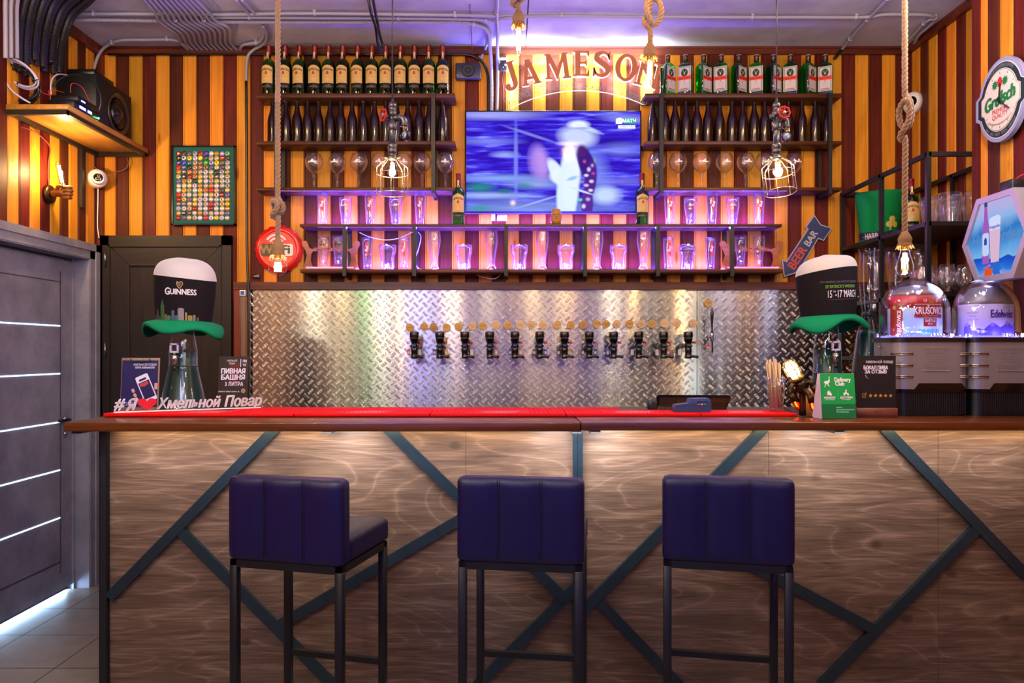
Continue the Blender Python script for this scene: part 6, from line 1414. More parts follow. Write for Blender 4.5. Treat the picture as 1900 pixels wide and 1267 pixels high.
wire('thick_black_cable', 'thick black cable arching over the wall speaker down to the television', [A(840, 101, 4.83), A(860, 101, 4.83), A(882, 106, 4.83), A(897, 118, 4.83), A(905, 140, 4.83), A(906, 170, 4.83), A(906, 206, 4.83)], .009, black_plastic)
conduit('vertical_cable_run', 'conduit running down the planks behind the first whiskey bottle, grey above and black below', [cl(488, 50), cl(494, 62), cl(493, 76), cl(484, 85, ZC-.02), (X(470, 4.82), 4.82, Z(93, 4.82)), (X(459, 4.83), 4.83, Z(108, 4.83)), (X(456.5, 4.84), 4.842, Z(150, 4.84))], .0095, grey)
conduit('vertical_cable', 'black cable clipped straight down the planks and the metal plate edge', [(X(456.5, 4.84), 4.842, Z(150, 4.84)), (X(457.5, 4.84), 4.842, Z(300, 4.84)), (X(458, 4.84), 4.842, Z(450, 4.84)), (X(460, 4.82), 4.822, Z(520, 4.82)), (X(461, 4.82), 4.822, Z(620, 4.82)), (X(460, 4.82), 4.822, Z(760, 4.82))], .0085, P('dark_cable', '#121014', .35), clips=())
conduit('ceiling_conduit', 'grey conduit curving along the ceiling edge over the vertical cable run', [cl(488, 48), cl(489, 66), cl(480, 78), cl(466, 80), cl(450, 84), cl(445, 94)], .010, grey, clips=(.5,))
conduit('ceiling_conduit', 'short pair conduit slanting along the ceiling over the bottle-cap board, outer one', [cl(438, 0), cl(455, 18), cl(462, 25)], .009, grey)
conduit('ceiling_conduit', 'short pair conduit slanting along the ceiling over the bottle-cap board, inner one', [cl(449, 0), cl(464, 16), cl(473, 25)], .009, grey)
for i in range(11):
    f = i/10; a = 268+f*96; b_ = 350+f*92
    conduit('bundled_conduit', 'grey parallel conduit crossing the ceiling above the bottle-cap board, '+ORD[i]+' from the corner', [cl(a-12, -14, zc1-.026), cl(a, 0, zc1-.026), cl(a+20+f*4, 24, zc1-.026), cl(a+28+f*10, 40, zc1-.026), cl(a+58+f*4, 62-f*8, zc1-.02), cl(b_-14, 80), cl(b_, 94)], .0088, grey, group='parallel ceiling conduits', clips=(.5,) if i in (3, 8) else ())
conduit('arched_conduit', 'single grey conduit arching along the ceiling edge over the loudspeaker', [A(174, 128, 4.80), A(184, 100, 4.81), cl(200, 84), cl(225, 75), cl(270, 74), cl(320, 74), cl(340, 82), cl(352, 95)], .0095, grey, clips=(.35, .7))
# bundle rising up the side wall
for i in range(11):
    f = i/10; px = 46+f*76; x = XL+.035+.012*(i % 2); Y = 2.57*1400/(942-px)
    zlow = Z(118+random.uniform(-8, 26), Y); dy = (i % 3)*.01
    mt = corr; pts = [(x, Y, zlow), (x, Y, 3.14), (x+.03, Y-.02, 3.27), (x+.12, Y-.09, ZC-.05), (x+.30, Y-.24, ZC-.03), (x+.55, Y-.5, ZC-.03)]
    conduit('corrugated_tube', 'thick dark corrugated tube bending from side wall to ceiling, '+ORD[i]+' from the coil', pts, .0155, mt, ribs=True, group='dark tube bundle on the side wall')
for i, (px, rb) in enumerate(((21, False), (31, False), (42, True))):
    Y = 2.55*1400/(942-px); x = XL+.05
    conduit('grey_tube', 'light grey '+('corrugated ' if rb else 'smooth ')+'tube in front of the dark tube bundle'+(', farthest out' if i == 0 else ', beside the ribbed one' if i == 1 else ''), [(x, Y, Z(108, Y)), (x, Y, 3.05), (x+.005, Y-.01, 3.25), (x+.03, Y-.05, ZC-.03), (x+.06, Y-.3, ZC-.02)], .011, grey, ribs=rb, group='grey tubes on the side wall')
wire('black_cable_loop', 'thick black cable hanging in a narrow loop below the ceiling by the pipe lamp cord', [A(681, -14, 4.15), A(688, 22, 4.2), A(697, 52, 4.4), A(701, 80, 4.5), A(707, 92, 4.55), A(712, 88, 4.55), A(706, 70, 4.5), A(700, 40, 4.3), A(694, 10, 4.2), A(690, -14, 4.15)], .008, black_plastic)
wire('thin_red_cord', 'thin red-brown twisted cord hanging from the ceiling above the wall speaker', [A(872, -10, 4.2), A(872, 20, 4.3), A(875, 60, 4.6), A(876, 90, 4.8), A(878, 103, 4.83)], .0025, fabric)
wire('shelf_cord', 'white cord sagging under the long shelf behind the red-printed glasses', [A(667, 431, 4.8), A(685, 439, 4.8), A(715, 445, 4.8), A(742, 441, 4.8), A(765, 430, 4.8)], .0028, P('violet_lit_cord', '#d8d4ee', .4))
wire('shelf_cord', 'white cord hanging in a curve beside the second shelf bracket', [A(776, 430, 4.8), A(781, 440, 4.8), A(777, 460, 4.8), A(771, 480, 4.8), A(774, 495, 4.8), A(782, 500, 4.8)], .0028, P('violet_lit_cord', '', 0))
wire('shelf_cord', 'white cord sagging below the lowest shelf board', [A(883, 508, 4.8), A(895, 514, 4.8), A(918, 517, 4.8), A(930, 508, 4.8)], .0022, P('violet_lit_cord', '', 0))
# ================================================================ beer towers with felt hats
Yb = 3.74
teal = P('dark_teal_beer_column', '#062e28', .3, spec=.3); towerglass = GLASS('tower_acrylic', (.96, .97, 1, 1), .03, .03, .7)
feltw = P('cream_felt', '#b8b1ae', .9, var=.06, bump=.3, scale=300, sheen=.5); feltb = P('black_felt', '#130d13', .9, spec=.2, var=.15, bump=.2, scale=300); feltg = P('green_felt', '#047a50', .85, spec=.2, var=.1, bump=.2, scale=300)
def tower(label, px, y, hts, tube_top, tap=True):
    """hts: pixel heights of (neck shoulder, liquid level); px radius measured at counter distance y"""
    xc = X(px, y); t = thing('beer_tower', label, 'beer tower', (xc, y, ZB), 0); u = y/1400; M_ = T(Vector((xc, y, ZB)))
    zc_, zl = Z(hts[0], y)-ZB, Z(hts[1], y)-ZB; zt_ = Z(tube_top, y)-ZB
    m = MB(); m.lathe([(.115, 0), (.117, .008), (.108, .014), (.100, .04), (.066, zc_-.012), (.0655, zc_), (.064, zc_+.001), (.064, zl), (0, zl)], teal, M_, 32); m.build('beer_column', t, True)
    m = MB(); m.shell([(.118, 0), (.112, .018), (.104, .045), (.0695, zc_-.012), (.069, zc_), (.0675, zc_+.002), (.0670, zl+.002), (.058, zl+.05), (.050, zt_)], towerglass, M_, 32)
    for k in range(4): a = PI*1.5+(-.5, -.2, .25, .6)[k]; m.tube([(.112*math.cos(a), .112*math.sin(a), .03), (.0695*math.cos(a), .0695*math.sin(a), zc_-.01)], .0012, towerglass, 4, M=M_)
    m.build('clear_tube', t, True)
    m = MB(); m.lathe([(.069, zc_-.004), (.0705, zc_), (.069, zc_+.004)], P('smoked_band', '#2a3a38', .2), M_, 32); m.build('joint_ring', t, True)
    if tap:
        m = MB(); z0 = zl-.03; tc_ = P('satin_tap_metal', '#8d8a88', .25, .9)
        m.tube([(0, -.06, z0), (0, -.098, z0)], .010, tc_, 12, M=M_); m.lathe([(.014, .012), (.016, .010), (.016, -.016), (.012, -.03), (.010, -.040), (0, -.04)], tc_, M_ @ T(Vector((0, -.098, z0))), 16); m.tube([(0, -.098, z0-.038), (.0, -.10, z0-.062)], .008, black_plastic, 10, M=M_)
        m.lathe([(.009, -.003), (.009, .003), (0, .004)], ch, M_ @ T(Vector((0, -.113, z0-.004))) @ RX(PI/2), 12); o = m.build('tap', t, True)
        m = MB(); hc = P('violet_clear_plastic', '#b7aed6', .15, coat=.4); h_ = M_ @ T(Vector((0, -.100, z0+.012)))
        m.box(-.020, -.014, -.006, .006, .018, .056, hc, h_); m.box(.014, .020, -.006, .006, .018, .056, hc, h_); m.box(-.020, .020, -.006, .006, .050, .057, hc, h_); m.box(-.020, .020, -.006, .006, .012, .020, hc, h_); m.tube([(0, 0, 0), (0, 0, .014)], .006, tc_, 8, M=h_)
        m.build('tap_handle', o)
    return t
ch = PM['chrome']
tower('tall teal beer tower between the blue card and the dark poster, under the skyline hat', 340, Yb, (679, 652), 612)
tower('tall teal beer tower behind the green delivery card, under the weekend hat', 1535, Yb, (692, 648), 600)
def warp_profile(prof, n, fn):
    pass
def hat(label, px, y, zb, zrim, ztop, rb, rt, tilt, dip, brim, tl_, text_fn, rz=0.0):
    """pint-shaped felt crown: rb at the base, rt near the rim, cream dome; wavy green brim"""
    xc = X(px, y); t = thing('felt_hat', label, 'hat', (xc, y, zb), 0, 'pint-shaped felt hats'); M_ = T(Vector((xc, y, zb))) @ RY(tl_); hR, hT = zrim-zb, ztop-zb
    m = MB(); n = 40
    prof = [(rb*1.0, 0), (rb*1.0, .004)]+[(rb+(rt-rb)*math.sin(f*PI/2)**.8, .004+(hR-.004)*f) for f in [i/12 for i in range(1, 13)]]
    vs, fs = [], []
    rim = lambda a, f: f*dip*math.cos(a-2.6)
    for j, (r, z) in enumerate(prof):
        for i in range(n): a = 2*PI*i/n; vs.append((r*math.cos(a), r*.82*math.sin(a), z+rim(a, (z/hR)**3)))
    for j in range(len(prof)-1):
        for i in range(n): k = (i+1) % n; fs.append((j*n+i, j*n+k, (j+1)*n+k, (j+1)*n+i))
    m.add(vs, fs, feltb, M_, True); o = m.build('crown', t, True)
    text_fn(o, M_, rb, rt, hR)
    m = MB(); vs, fs = [], []; pr = [(rt*1.003, hR, 1)]+[(rt*(math.cos(f*PI/2)**.55) if f < 1 else 0, hR+(hT-hR)*math.sin(f*PI/2)**1.0, 1-f*f) for f in [i/9 for i in range(1, 10)]]
    for r, z, w_ in pr:
        for i in range(n): a = 2*PI*i/n; vs.append((r*math.cos(a), r*.82*math.sin(a), z+rim(a, w_)+.006*math.sin(3*a+1)*(1-w_)))
    for j in range(len(pr)-1):
        for i in range(n): k = (i+1) % n; fs.append((j*n+i, j*n+k, (j+1)*n+k, (j+1)*n+i))
    m.add(vs, fs, feltw, M_, True)
    m.tube([M_ @ Vector((rt*.80*math.cos(a), rt*.82*.80*math.sin(a), hR+(hT-hR)*.64+rim(a, .5))) for a in [2*PI*i/40 for i in range(40)]], .0016, feltw, 5, True)
    m.build('cream_top', t, True)
    m = MB(); vs, fs = [], []; R_ = [rb*.96, rb*1.06, rb*1.18, rb*1.30, rb*1.40, rb*1.44, rb*1.39]; N_ = 72
    for j, r in enumerate(R_):
        f = j/(len(R_)-2)
        for i in range(N_):
            a = 2*PI*i/N_; dz = brim(a)*min(f, 1)**1.5+(-.012 if j == len(R_)-1 else 0); vs.append((r*math.cos(a), r*.86*math.sin(a), .004+dz))
    for j in range(len(R_)-1):
        for i in range(N_): k = (i+1) % N_; fs.append((j*N_+i, j*N_+k, (j+1)*N_+k, (j+1)*N_+i))
    m.add(vs, fs, feltg, M_, True); ob = m.build('brim', t, True)
    md = ob.modifiers.new('thick', 'SOLIDIFY'); md.thickness = .004
    return t
def onhat(M_, rb, rt, hR):
    """maps (x, y) on the hat front to the crown surface: x along the girth, y height above the brim"""
    def f(x, y, e=.0022):
        r = rb+(rt-rb)*max(0, math.sin(max(0, min(1, y/hR))*PI/2))**.8+e; a = -PI/2+x/r
        return M_ @ Vector((r*math.cos(a), r*.82*math.sin(a), y))
    return f
def hat_text(mb, f, s_, size, mat, x0, y0, bold=0, sx=1, shear=0, rot=0, gap=1):
    tmp = MB(); tmp.text(s_, size, mat, RZ(rot), d=0, bold=bold, sx=sx, shear=shear, gap=gap)
    mb.add([f(x0+p[0], y0+p[1]) for p in tmp.v], tmp.f, mat)
hw = P('hat_print_white', '#cfc6cc', .7); hgld = P('hat_print_gold', '#b59a6a', .6); hgr = P('hat_print_green', '#5e8f2e', .7); hgy = P('hat_print_grey', '#5d5560', .7)
def txt_left(o, M_, rb, rt, hR):
    f = onhat(M_, rb, rt, hR); m = MB()
    hat_text(m, f, 'UINNESS', .038, hw, .042, .142, bold=.03, sx=.84); hat_text(m, f, 'G', .048, hw, -.034, .143, bold=.03, sx=.80)
    for pts in ([(-.013, .192), (-.012, .175), (-.002, .160), (.004, .166)], [(-.013, .192), (-.004, .186), (.004, .192), (.012, .188), (.012, .176), (.004, .164)]):
        m.tube([f(a+.026, b, .003) for a, b in [tuple(q)[:2] for q in spline([(a, b, 0) for a, b in pts], 6)]], .0016, hgld, 5)
    for k in range(5): m.tube([f(.017+.004*k, .186, .003), f(.022+.0018*k, .168, .003)], .0005, hgld, 4)
    m.build('lettering', o); m = MB()
    for x, w_, h_, c in ((-.105, .008, .028, '#35264a'), (-.092, .010, .022, '#3f5a2c'), (-.078, .008, .05, '#5b4c58'), (-.066, .010, .020, '#234a3a'), (-.050, .020, .075, '#31512c'), (-.034, .012, .028, '#6a5420'), (-.020, .016, .022, '#2a6a5a'), (-.004, .012, .048, '#4a4a58'), (.010, .014, .024, '#2a5a54'), (.026, .024, .060, '#7b6e72'), (.045, .007, .040, '#8a7430'), (.060, .018, .026, '#7a7040'), (.076, .010, .030, '#6a6a6c'), (.090, .010, .018, '#6a3a20')):
        c_ = P('skyline_'+c[1:], c, .7); b_ = .006; x *= 1.25; w_ *= 1.2
        vs = []
        for k in range(5): vs += [f(x-w_/2+w_*k/4, b_), f(x-w_/2+w_*k/4, b_+h_*(.92 if k in (0, 4) else 1))]
        m.add(vs, [(2*k, 2*k+2, 2*k+3, 2*k+1) for k in range(4)], c_)
    c_ = P('skyline_31512c', '', 0); m.add([f(-.070, .078), f(-.055, .078), f(-.058, .092), f(-.0625, .108), f(-.067, .092)], [(0, 1, 2, 3, 4)], c_)
    m.build('skyline_print', o)
def txt_right(o, M_, rb, rt, hR):
    f = onhat(M_, rb, rt, hR); m = MB()
    hat_text(m, f, 'One weekend, one world of celebration', .0150, hgy, .020, .166, shear=.3, sx=.82)
    hat_text(m, f, "ST PATRICK'S WEEKEND", .0205, hgr, .026, .141, bold=.02, sx=.72)
    hat_text(m, f, '15', .050, hw, -.036, .104, bold=.0, sx=.5); hat_text(m, f, 'TH', .013, hw, -.014, .117, sx=.7); hat_text(m, f, '-17', .050, hw, .006, .104, bold=.01, sx=.5); hat_text(m, f, 'TH', .013, hw, .032, .117, sx=.7)
    hat_text(m, f, 'MARCH', .050, hw, .074, .104, bold=.01, sx=.47)
    for y0 in (.158, .079): m.tube([f(-.04+.15*k/10, y0, .003) for k in range(11)], .0005, hgy, 4)
    m.build('lettering', o)
u_ = Yb/1400
hat('black and cream felt hat with skyline print, on the beer tower by the dark door', 341, Yb, Z(598, Yb), Z(516, Yb), Z(481, Yb), .131, .148, .018, .014,
    lambda a: -.034-.020*math.cos(4*(a+PI/2)+.3)-.016*abs(math.cos(a))+.008*math.sin(2*a), .035, txt_left)
hat('black and cream felt hat printed for a march weekend, beside the glowing domes', 1536.5, Yb, Z(588, Yb), Z(505, Yb), Z(476, Yb), .127, .146, .018, -.018,
    lambda a: -.034-.020*math.cos(4*(a+PI/2)+2.2)-.022*abs(math.cos(a))-.008*math.sin(2*a), -.045, txt_right)
# third, bare tower by the rack
y = 3.86; xc = X(1612, y); t = thing('beer_tower', 'bare clear beer tower without a hat, standing before the iron rack', 'beer tower', (xc, y, ZB)); M_ = T(Vector((xc, y, ZB))); zz = lambda p: Z(p, y)-ZB
m = MB(); m.lathe([(.10, 0), (.10, .02), (.055, zz(620)), (.05, zz(612)), (0, zz(611))], teal, M_, 28); m.build('beer_column', t, True)
m = MB(); m.shell([(.104, 0), (.103, .02), (.058, zz(618)), (.034, zz(596)), (.028, zz(584)), (.036, zz(570)), (.046, zz(530)), (.048, zz(500)), (.046, zz(470)), (.050, zz(462))], towerglass, M_, 28); m.build('clear_tube', t, True)
m = MB(); m.lathe([(.030, zz(588)), (.034, zz(586)), (.034, zz(580)), (.028, zz(578))], P('smoked_band', '', 0), M_, 20); m.build('joint_ring', t, True)
m = MB(); m.lathe([(.013, .012), (.015, .010), (.015, -.016), (.009, -.036), (0, -.036)], PM['satin_tap_metal'], M_ @ T(Vector((-.01, -.07, zz(570)))), 14); m.build('tap', t, True)
# ================================================================ cards and letters
def card(name, label, cat, px0, px1, py0, y, lean, face, w_thick=.004, rz=0):
    x0, x1 = X(px0, y), X(px1, y); h = Z(py0, y)-ZB; t = thing(name, label, cat, ((x0+x1)/2, y, ZB), 0)
    return t, T(Vector(((x0+x1)/2, y, ZB+.001))) @ RZ(rz) @ RX(-lean) , (x1-x0)/2, h
# blue loyalty card on a clip board
t, M_, hw_, h = card('clipboard_card', 'dark blue promotion card with a phone picture on a small clip stand', 'card', 222, 293, 664, 3.62, .08, None)
m = MB(); m.rbox(-hw_, hw_, 0, .006, 0, h, .001, WOOD('clip_board_wood', '#6e5a48', '#8c7560', '#a48c76', rough=.6), M_, seg=1); m.build('board', t, True)
navy = P('navy_print', '#15144f', .4); m = MB(); m.box(-hw_+.004, hw_-.006, -.0012, 0, .02, h-.012, navy, M_); F_ = M_ @ T(Vector((0, -.0014, 0))) @ FRONT
pw = P('print_white', '#d6d2e6', .5); skin_ = P('print_skin', '#c98f8a', .5)
m.text('ХМЕЛЬНОЙ ПОВАР', .0165, pw, F_ @ T(Vector((.022, h-.034, 0))), sx=.72, d=.0002); m.text('КАРТА ЛОЯЛЬНОСТИ', .011, pw, F_ @ T(Vector((.022, h-.048, 0))), sx=.78, bold=.03, d=.0002)
Rt = F_ @ T(Vector((.030, .115, 0))) @ RZ(.42)
m.prism(rrect(-.032, .032, -.072, .062, .008), .0004, pw, Rt); m.prism(rrect(-.027, .027, -.055, .030, .003), .0003, navy, Rt @ T(Vector((0, 0, .0004)))); m.prism(rrect(-.018, .018, .036, .046, .002), .0003, navy, Rt @ T(Vector((0, 0, .0004))))
for a, b, r in ((-.014, .018, .009), (-.002, .016, .010), (.011, .018, .009)): m.disc(r, P('print_pizza', '#b8403a', .5), Rt @ T(Vector((a, b, .0006))), 14, .0003)
for a, b in ((-.030, .098), (-.020, .076), (-.010, .056)): m.prism(rrect(-.007, .007, -.010, .010, .006), .0006, skin_, F_ @ T(Vector((a, b, .0004))) @ RZ(.5))
m.box(hw_-.020, hw_-.006, -.003, -.0014, .105, .135, skin_, M_)
m.text('начисляем бонусы', .008, pw, F_ @ T(Vector((-.045, .040, 0)))); m.text('за каждый заказ', .008, pw, F_ @ T(Vector((-.045, .030, 0)))); m.build('printed_card', t, True)
m = MB(); m.tube(spline([(-.045, -.004, h-.004), (-.045, -.006, h-.018), (0, -.006, h-.020), (.045, -.006, h-.018), (.045, -.004, h-.004)], 5), .002, black_metal, 6, M=M_); m.build('clip', t, True)
# dark beer poster by the plate edge
t, M_, hw_, h = card('table_poster', 'dark brown small poster leaning at the corner of the metal plate, white lettering', 'poster', 402, 458, 661, 3.66, .10, None, rz=-.05)
dkp = P('dark_poster_print', '#1c100e', .4, var=.4, scale=30); m = MB(); m.box(-hw_, hw_, 0, .005, 0, h, dkp, M_); F_ = M_ @ T(Vector((0, -.0006, 0))) @ FRONT; pg = P('poster_beer_red', '#4a120c', .4)
m.box(-.02, .03, -.0004, 0, h-.14, h-.03, pg, M_)
m.text('ХМЕЛЬНОЙ', .0125, pw, F_ @ T(Vector((-.008, h-.022, 0))), sx=.7); m.text('ПОВАР', .0125, pw, F_ @ T(Vector((-.008, h-.036, 0))), sx=.7)
m.text('ПН', .017, pw, F_ @ T(Vector((.055, h-.024, 0))), bold=.03, sx=.8); m.text('ЧТ', .017, pw, F_ @ T(Vector((.055, h-.044, 0))), bold=.03, sx=.8); m.box(.034, .0365, -.001, 0, h-.052, h-.014, pw, M_)
m.text('ПИВНАЯ', .034, pw, F_ @ T(Vector((0, h-.074, 0))), bold=.04, sx=.86); m.text('БАШНЯ', .034, pw, F_ @ T(Vector((0, h-.104, 0))), bold=.04, sx=.98); m.text('3 ЛИТРА', .027, pw, F_ @ T(Vector((.006, h-.136, 0))), sx=.8, bold=.02)
m.text('любого пива* всего за', .0095, pw, F_ @ T(Vector((-.018, h-.172, 0))), bold=.02); m.disc(.011, P('price_badge', '#a0836a', .5), F_ @ T(Vector((.053, h-.168, 0))), 18, .0004); m.text('990р', .008, dkp, F_ @ T(Vector((.053, h-.168, .0006))))
m.build('poster_sheet', t, True); m = MB(); m.box(-.05, .05, .004, .05, 0, .012, black_plastic, M_); m.build('stand', t, True)
# white cut-out letters on a bar
t = thing('letter_decoration', 'white cut-out letters with a red heart standing slantwise on the red mat', 'sign', (X(340, 3.38), 3.38, ZB+.017))
P0 = Vector((X(211, 3.26), 3.26, ZB+.017)); P1 = Vector((X(481, 3.54), 3.54, ZB+.017)); Ln = (P1-P0).length; an = math.atan2(P1.y-P0.y, P1.x-P0.x)
P0 = Vector((X(211, 3.31), 3.31, ZB+.0185)); P1 = Vector((X(484, 3.60), 3.60, ZB+.0185)); Ln = (P1-P0).length; an = math.atan2(P1.y-P0.y, P1.x-P0.x)
ML = T(P0) @ RZ(an); ww = P('white_painted_plywood', '#e9e4e8', .5); m = MB(); m.box(0, Ln, -.006, .006, 0, .005, ww, ML); m.build('base_bar', t, True)
def scr_t(mb, s_, size, x0, z0, sx=1.0, mat=ww, wdt=None):
    tmp = MB(); tmp.text(s_, size, mat, Matrix.Identity(4), d=0, bold=.035, shear=.28, align='LEFT', sx=sx)
    w_ = max(p[0] for p in tmp.v)-min(p[0] for p in tmp.v); k = (wdt/w_) if wdt else 1; x_ = min(p[0] for p in tmp.v)
    for dz in (0, .010): mb.add([ML @ Vector((x0+(p[0]-x_)*k, .004-dz, z0+p[1])) for p in tmp.v], tmp.f, mat)
    # side walls from boundary edges
    from collections import Counter
    ec = Counter(); 
    for f in tmp.f:
        for i in range(len(f)): a, b = f[i], f[(i+1) % len(f)]; ec[tuple(sorted((a, b)))] += 1
    vs, fs = [], []
    for (a, b), c in ec.items():
        if c == 1:
            n_ = len(vs); 
            for q, dz in ((a, 0), (b, 0), (b, .010), (a, .010)): vs.append(ML @ Vector((x0+(tmp.v[q][0]-x_)*k, .004-dz, z0+tmp.v[q][1])))
            fs.append((n_, n_+1, n_+2, n_+3))
    mb.add(vs, fs, mat)
u0 = Ln/273
m = MB(); scr_t(m, '#', .070, 0, .037, wdt=u0*20); m.build('hash_sign', t, True)
m = MB(); scr_t(m, 'Я', .070, u0*21, .030, wdt=u0*20); m.build('letter', t, True)
hp = [(16*math.sin(a)**3/17, (13*math.cos(a)-5*math.cos(2*a)-2*math.cos(3*a)-math.cos(4*a))/17) for a in [2*PI*i/40 for i in range(40)]]
m = MB(); hp = [(a*.041, b*.033) for a, b in hp][::-1]; m.prism(hp, .010, P('red_heart_paint', '#c40a10', .4), ML @ T(Vector((u0*58, .003, .036))) @ FRONT); m.build('heart', t, True)
m = MB(); scr_t(m, 'Хмельной', .066, u0*76, .032, wdt=u0*118); m.build('word', t, True)
m = MB(); scr_t(m, 'Повар', .070, u0*201, .033, wdt=u0*74); m.build('word', t, True)
# ================================================================ till, card terminal
y = 3.76; t = thing('till_monitor', 'low black till screen seen from behind, glossy rounded back', 'monitor', (X(1287, y), y, ZB))
m = MB(); x0, x1, z1 = X(1216, y), X(1357, y), Z(733, y)
sh = [(x0+.004, 0), (x1-.03, 0), (x1-.004, z1-ZB-.012), (x1-.012, z1-ZB), (x0+.014, z1-ZB+.002), (x0+.004, z1-ZB-.010)]
m.prism(sh, .022, P('gloss_black_shell', '#120e0c', .12, coat=.5), T(Vector((0, y+.011, ZB))) @ FRONT); m.prism([(x0+.016, .003), (x1-.036, .003), (x1-.014, z1-ZB-.014), (x0+.02, z1-ZB-.010)], .001, P('brown_sheen_panel', '#2c2014', .2, coat=.5), T(Vector((0, y-.0115, ZB))) @ FRONT); m.build('screen_back', t, True)
area('back_bar_fill', (1.52, 3.80, ZB+.06), (PI/2, 0, 0), .30, .10, .55, (.78, .92, 1), 170)  # unseen fill, added for a faint cool glow low on the metal plate
m = MB(); m.rbox(X(1203, y), x0+.006, y-.02, y+.05, ZB, Z(743, y), .003, black_plastic, seg=1); [m.box(X(1207+i*3, y), X(1208.4+i*3, y), y-.024, y-.018, ZB+.004, Z(745, y), P('dark_slot', '#2c2a2e', .4)) for i in range(3)]; m.build('card_reader_side', t, True)
t = thing('card_terminal', 'blue-grey card payment terminal lying on the red mat', 'card terminal', (X(1283, 3.4), 3.40, ZB+.018), -.06)
M_ = T(Vector((X(1283, 3.4), 3.40, ZB+.0185))) @ RZ(-.06); bluep = P('blue_grey_plastic', '#2c3d63', .4)
m = MB(); m.bm_ = None; sh = [(-.080, .0), (.074, .0), (.080, .010), (.080, .040), (.070, .046), (-.01, .038), (-.076, .030), (-.082, .018)]
m.prism(sh, .080, bluep, M_ @ T(Vector((0, .04, 0))) @ FRONT); m.build('terminal_body', t, True)
m = MB(); m.prism([(-.018, .036), (.012, .036), (.020, .046), (.064, .048), (.072, .036), (.078, .030), (.078, .052), (.070, .060), (-.012, .058)], .070, P('blue_grey_light', '#3c5080', .35), M_ @ T(Vector((0, .035, 0))) @ FRONT); m.build('paper_cover', t, True)
m = MB(); [m.rbox(.020+.013*i, .030+.013*i, -.044, -.040, .030, .036, .001, P('key_'+c, c2, .4), M_, seg=1) for i, (c, c2) in enumerate((('red', '#d0302a'), ('yellow', '#c8a83a'), ('green', '#2a9a5a')))]; m.build('keys', t, True)
# ================================================================ straws in a glass
y = 3.45; t = thing('straw_glass', 'tapered pint glass full of thin wooden straws on the end of the red mat', 'glass of straws', (X(1440, y), y, ZB+.018))
M_ = T(Vector((X(1440, y), y, ZB+.018))); m = MB(); m.shell([(0, 0), (.031, 0), (.032, .006), (.032, .03), (.038, .09), (.042, .150), (.0405, .150), (.036, .09), (.030, .03), (.028, .012), (0, .011)], clear, M_, 28); m.build('glass_body', t, True)
st1 = P('pale_straw', '#c0a27e', .6, var=.1); r3 = random.Random(4)
for k in range(44):
    a, r_ = r3.uniform(0, 2*PI), .025*math.sqrt(r3.random()); dx, dy = r3.uniform(-.02, .004)-.006, r3.uniform(-.012, .012); h = r3.uniform(.205, .235)
    m = MB(); m.tube([(r_*math.cos(a), r_*math.sin(a), .013), (r_*1.15*math.cos(a)+dx, r_*1.1*math.sin(a)+dy, h)], .0022, st1, 5, M=M_); m.build('straw', t, True)
# ================================================================ pipe-robot table lamp
y = 3.33; t = thing('robot_table_lamp', 'small table lamp like a pipe figure with caged bulb head and orange candle-bulb limbs', 'table lamp', (X(1489, y), y, ZB))
bro = P('dark_bronze', '#3a2d1a', .35, .8, var=.3); gold = P('gold_cage', '#8c7434', .3, .8)
M_ = T(Vector((X(1489, y), y, ZB))); a_ = lambda px, py, dy=0: Vector((X(px, y)-X(1489, y), dy, Z(py, y)-ZB))
m = MB(); m.lathe([(.074, 0), (.074, .005), (.068, .008), (0, .008)], bro, M_, 32); m.build('base', t, True)
m = MB(); m.lathe([(.016, .006), (.014, .03), (.014, .10), (.017, .112)], bro, M_, 14); m.build('stem', t, True)
m = MB(); m.tube([a_(1489, 728), a_(1486, 715), a_(1483, 706)], [.020, .026, .024], bro, 14, M=M_); hd = a_(1482, 707); tp_ = a_(1461, 672); ax = (tp_-hd).normalized(); q_ = ax.to_track_quat('Z', 'Y').to_matrix().to_4x4(); MH = M_ @ T(hd) @ q_
m.lathe([(.030, .004), (.036, .010), (.036, .018), (.031, .022)], gold, MH, 20); m.build('torso', t, True)
m = MB(); Lh = (tp_-hd).length
for k in range(6): a = 2*PI*k/6; m.tube([(.031*math.cos(a), .031*math.sin(a), .02), (.0335*math.cos(a), .0335*math.sin(a), .05), (.031*math.cos(a), .031*math.sin(a), Lh-.012), (.018*math.cos(a), .018*math.sin(a), Lh+.004), (0, 0, Lh+.008)], .0022, gold, 6, M=MH)
for z_, r_ in ((.036, .033), (.060, .0335), (.084, .032), (Lh-.004, .024)): m.tube([(r_*math.cos(a), r_*math.sin(a), z_) for a in [2*PI*i/24 for i in range(24)]], .002, gold, 6, True, M=MH)
m.build('cage', t, True)
m = MB(); m.shell([(.014, .018), (.024, .03), (.027, .05), (.026, .075), (.018, .092), (0, .10)], P('glowing_warm_globe', '#ffe6b0', .4, emit=(1, .80, .48, 1), es=9), MH, 18); m.build('bulb', t, True)
point('robot_head_light', tuple(M_ @ (hd+ax*.055)), 2.2, (1, .78, .45), .028)
orb = GLASS('orange_candle_glass', (1, .30, .04, 1), .05, .05, .4); orf = E('orange_filament', (1, .16, .01, 1), 12)
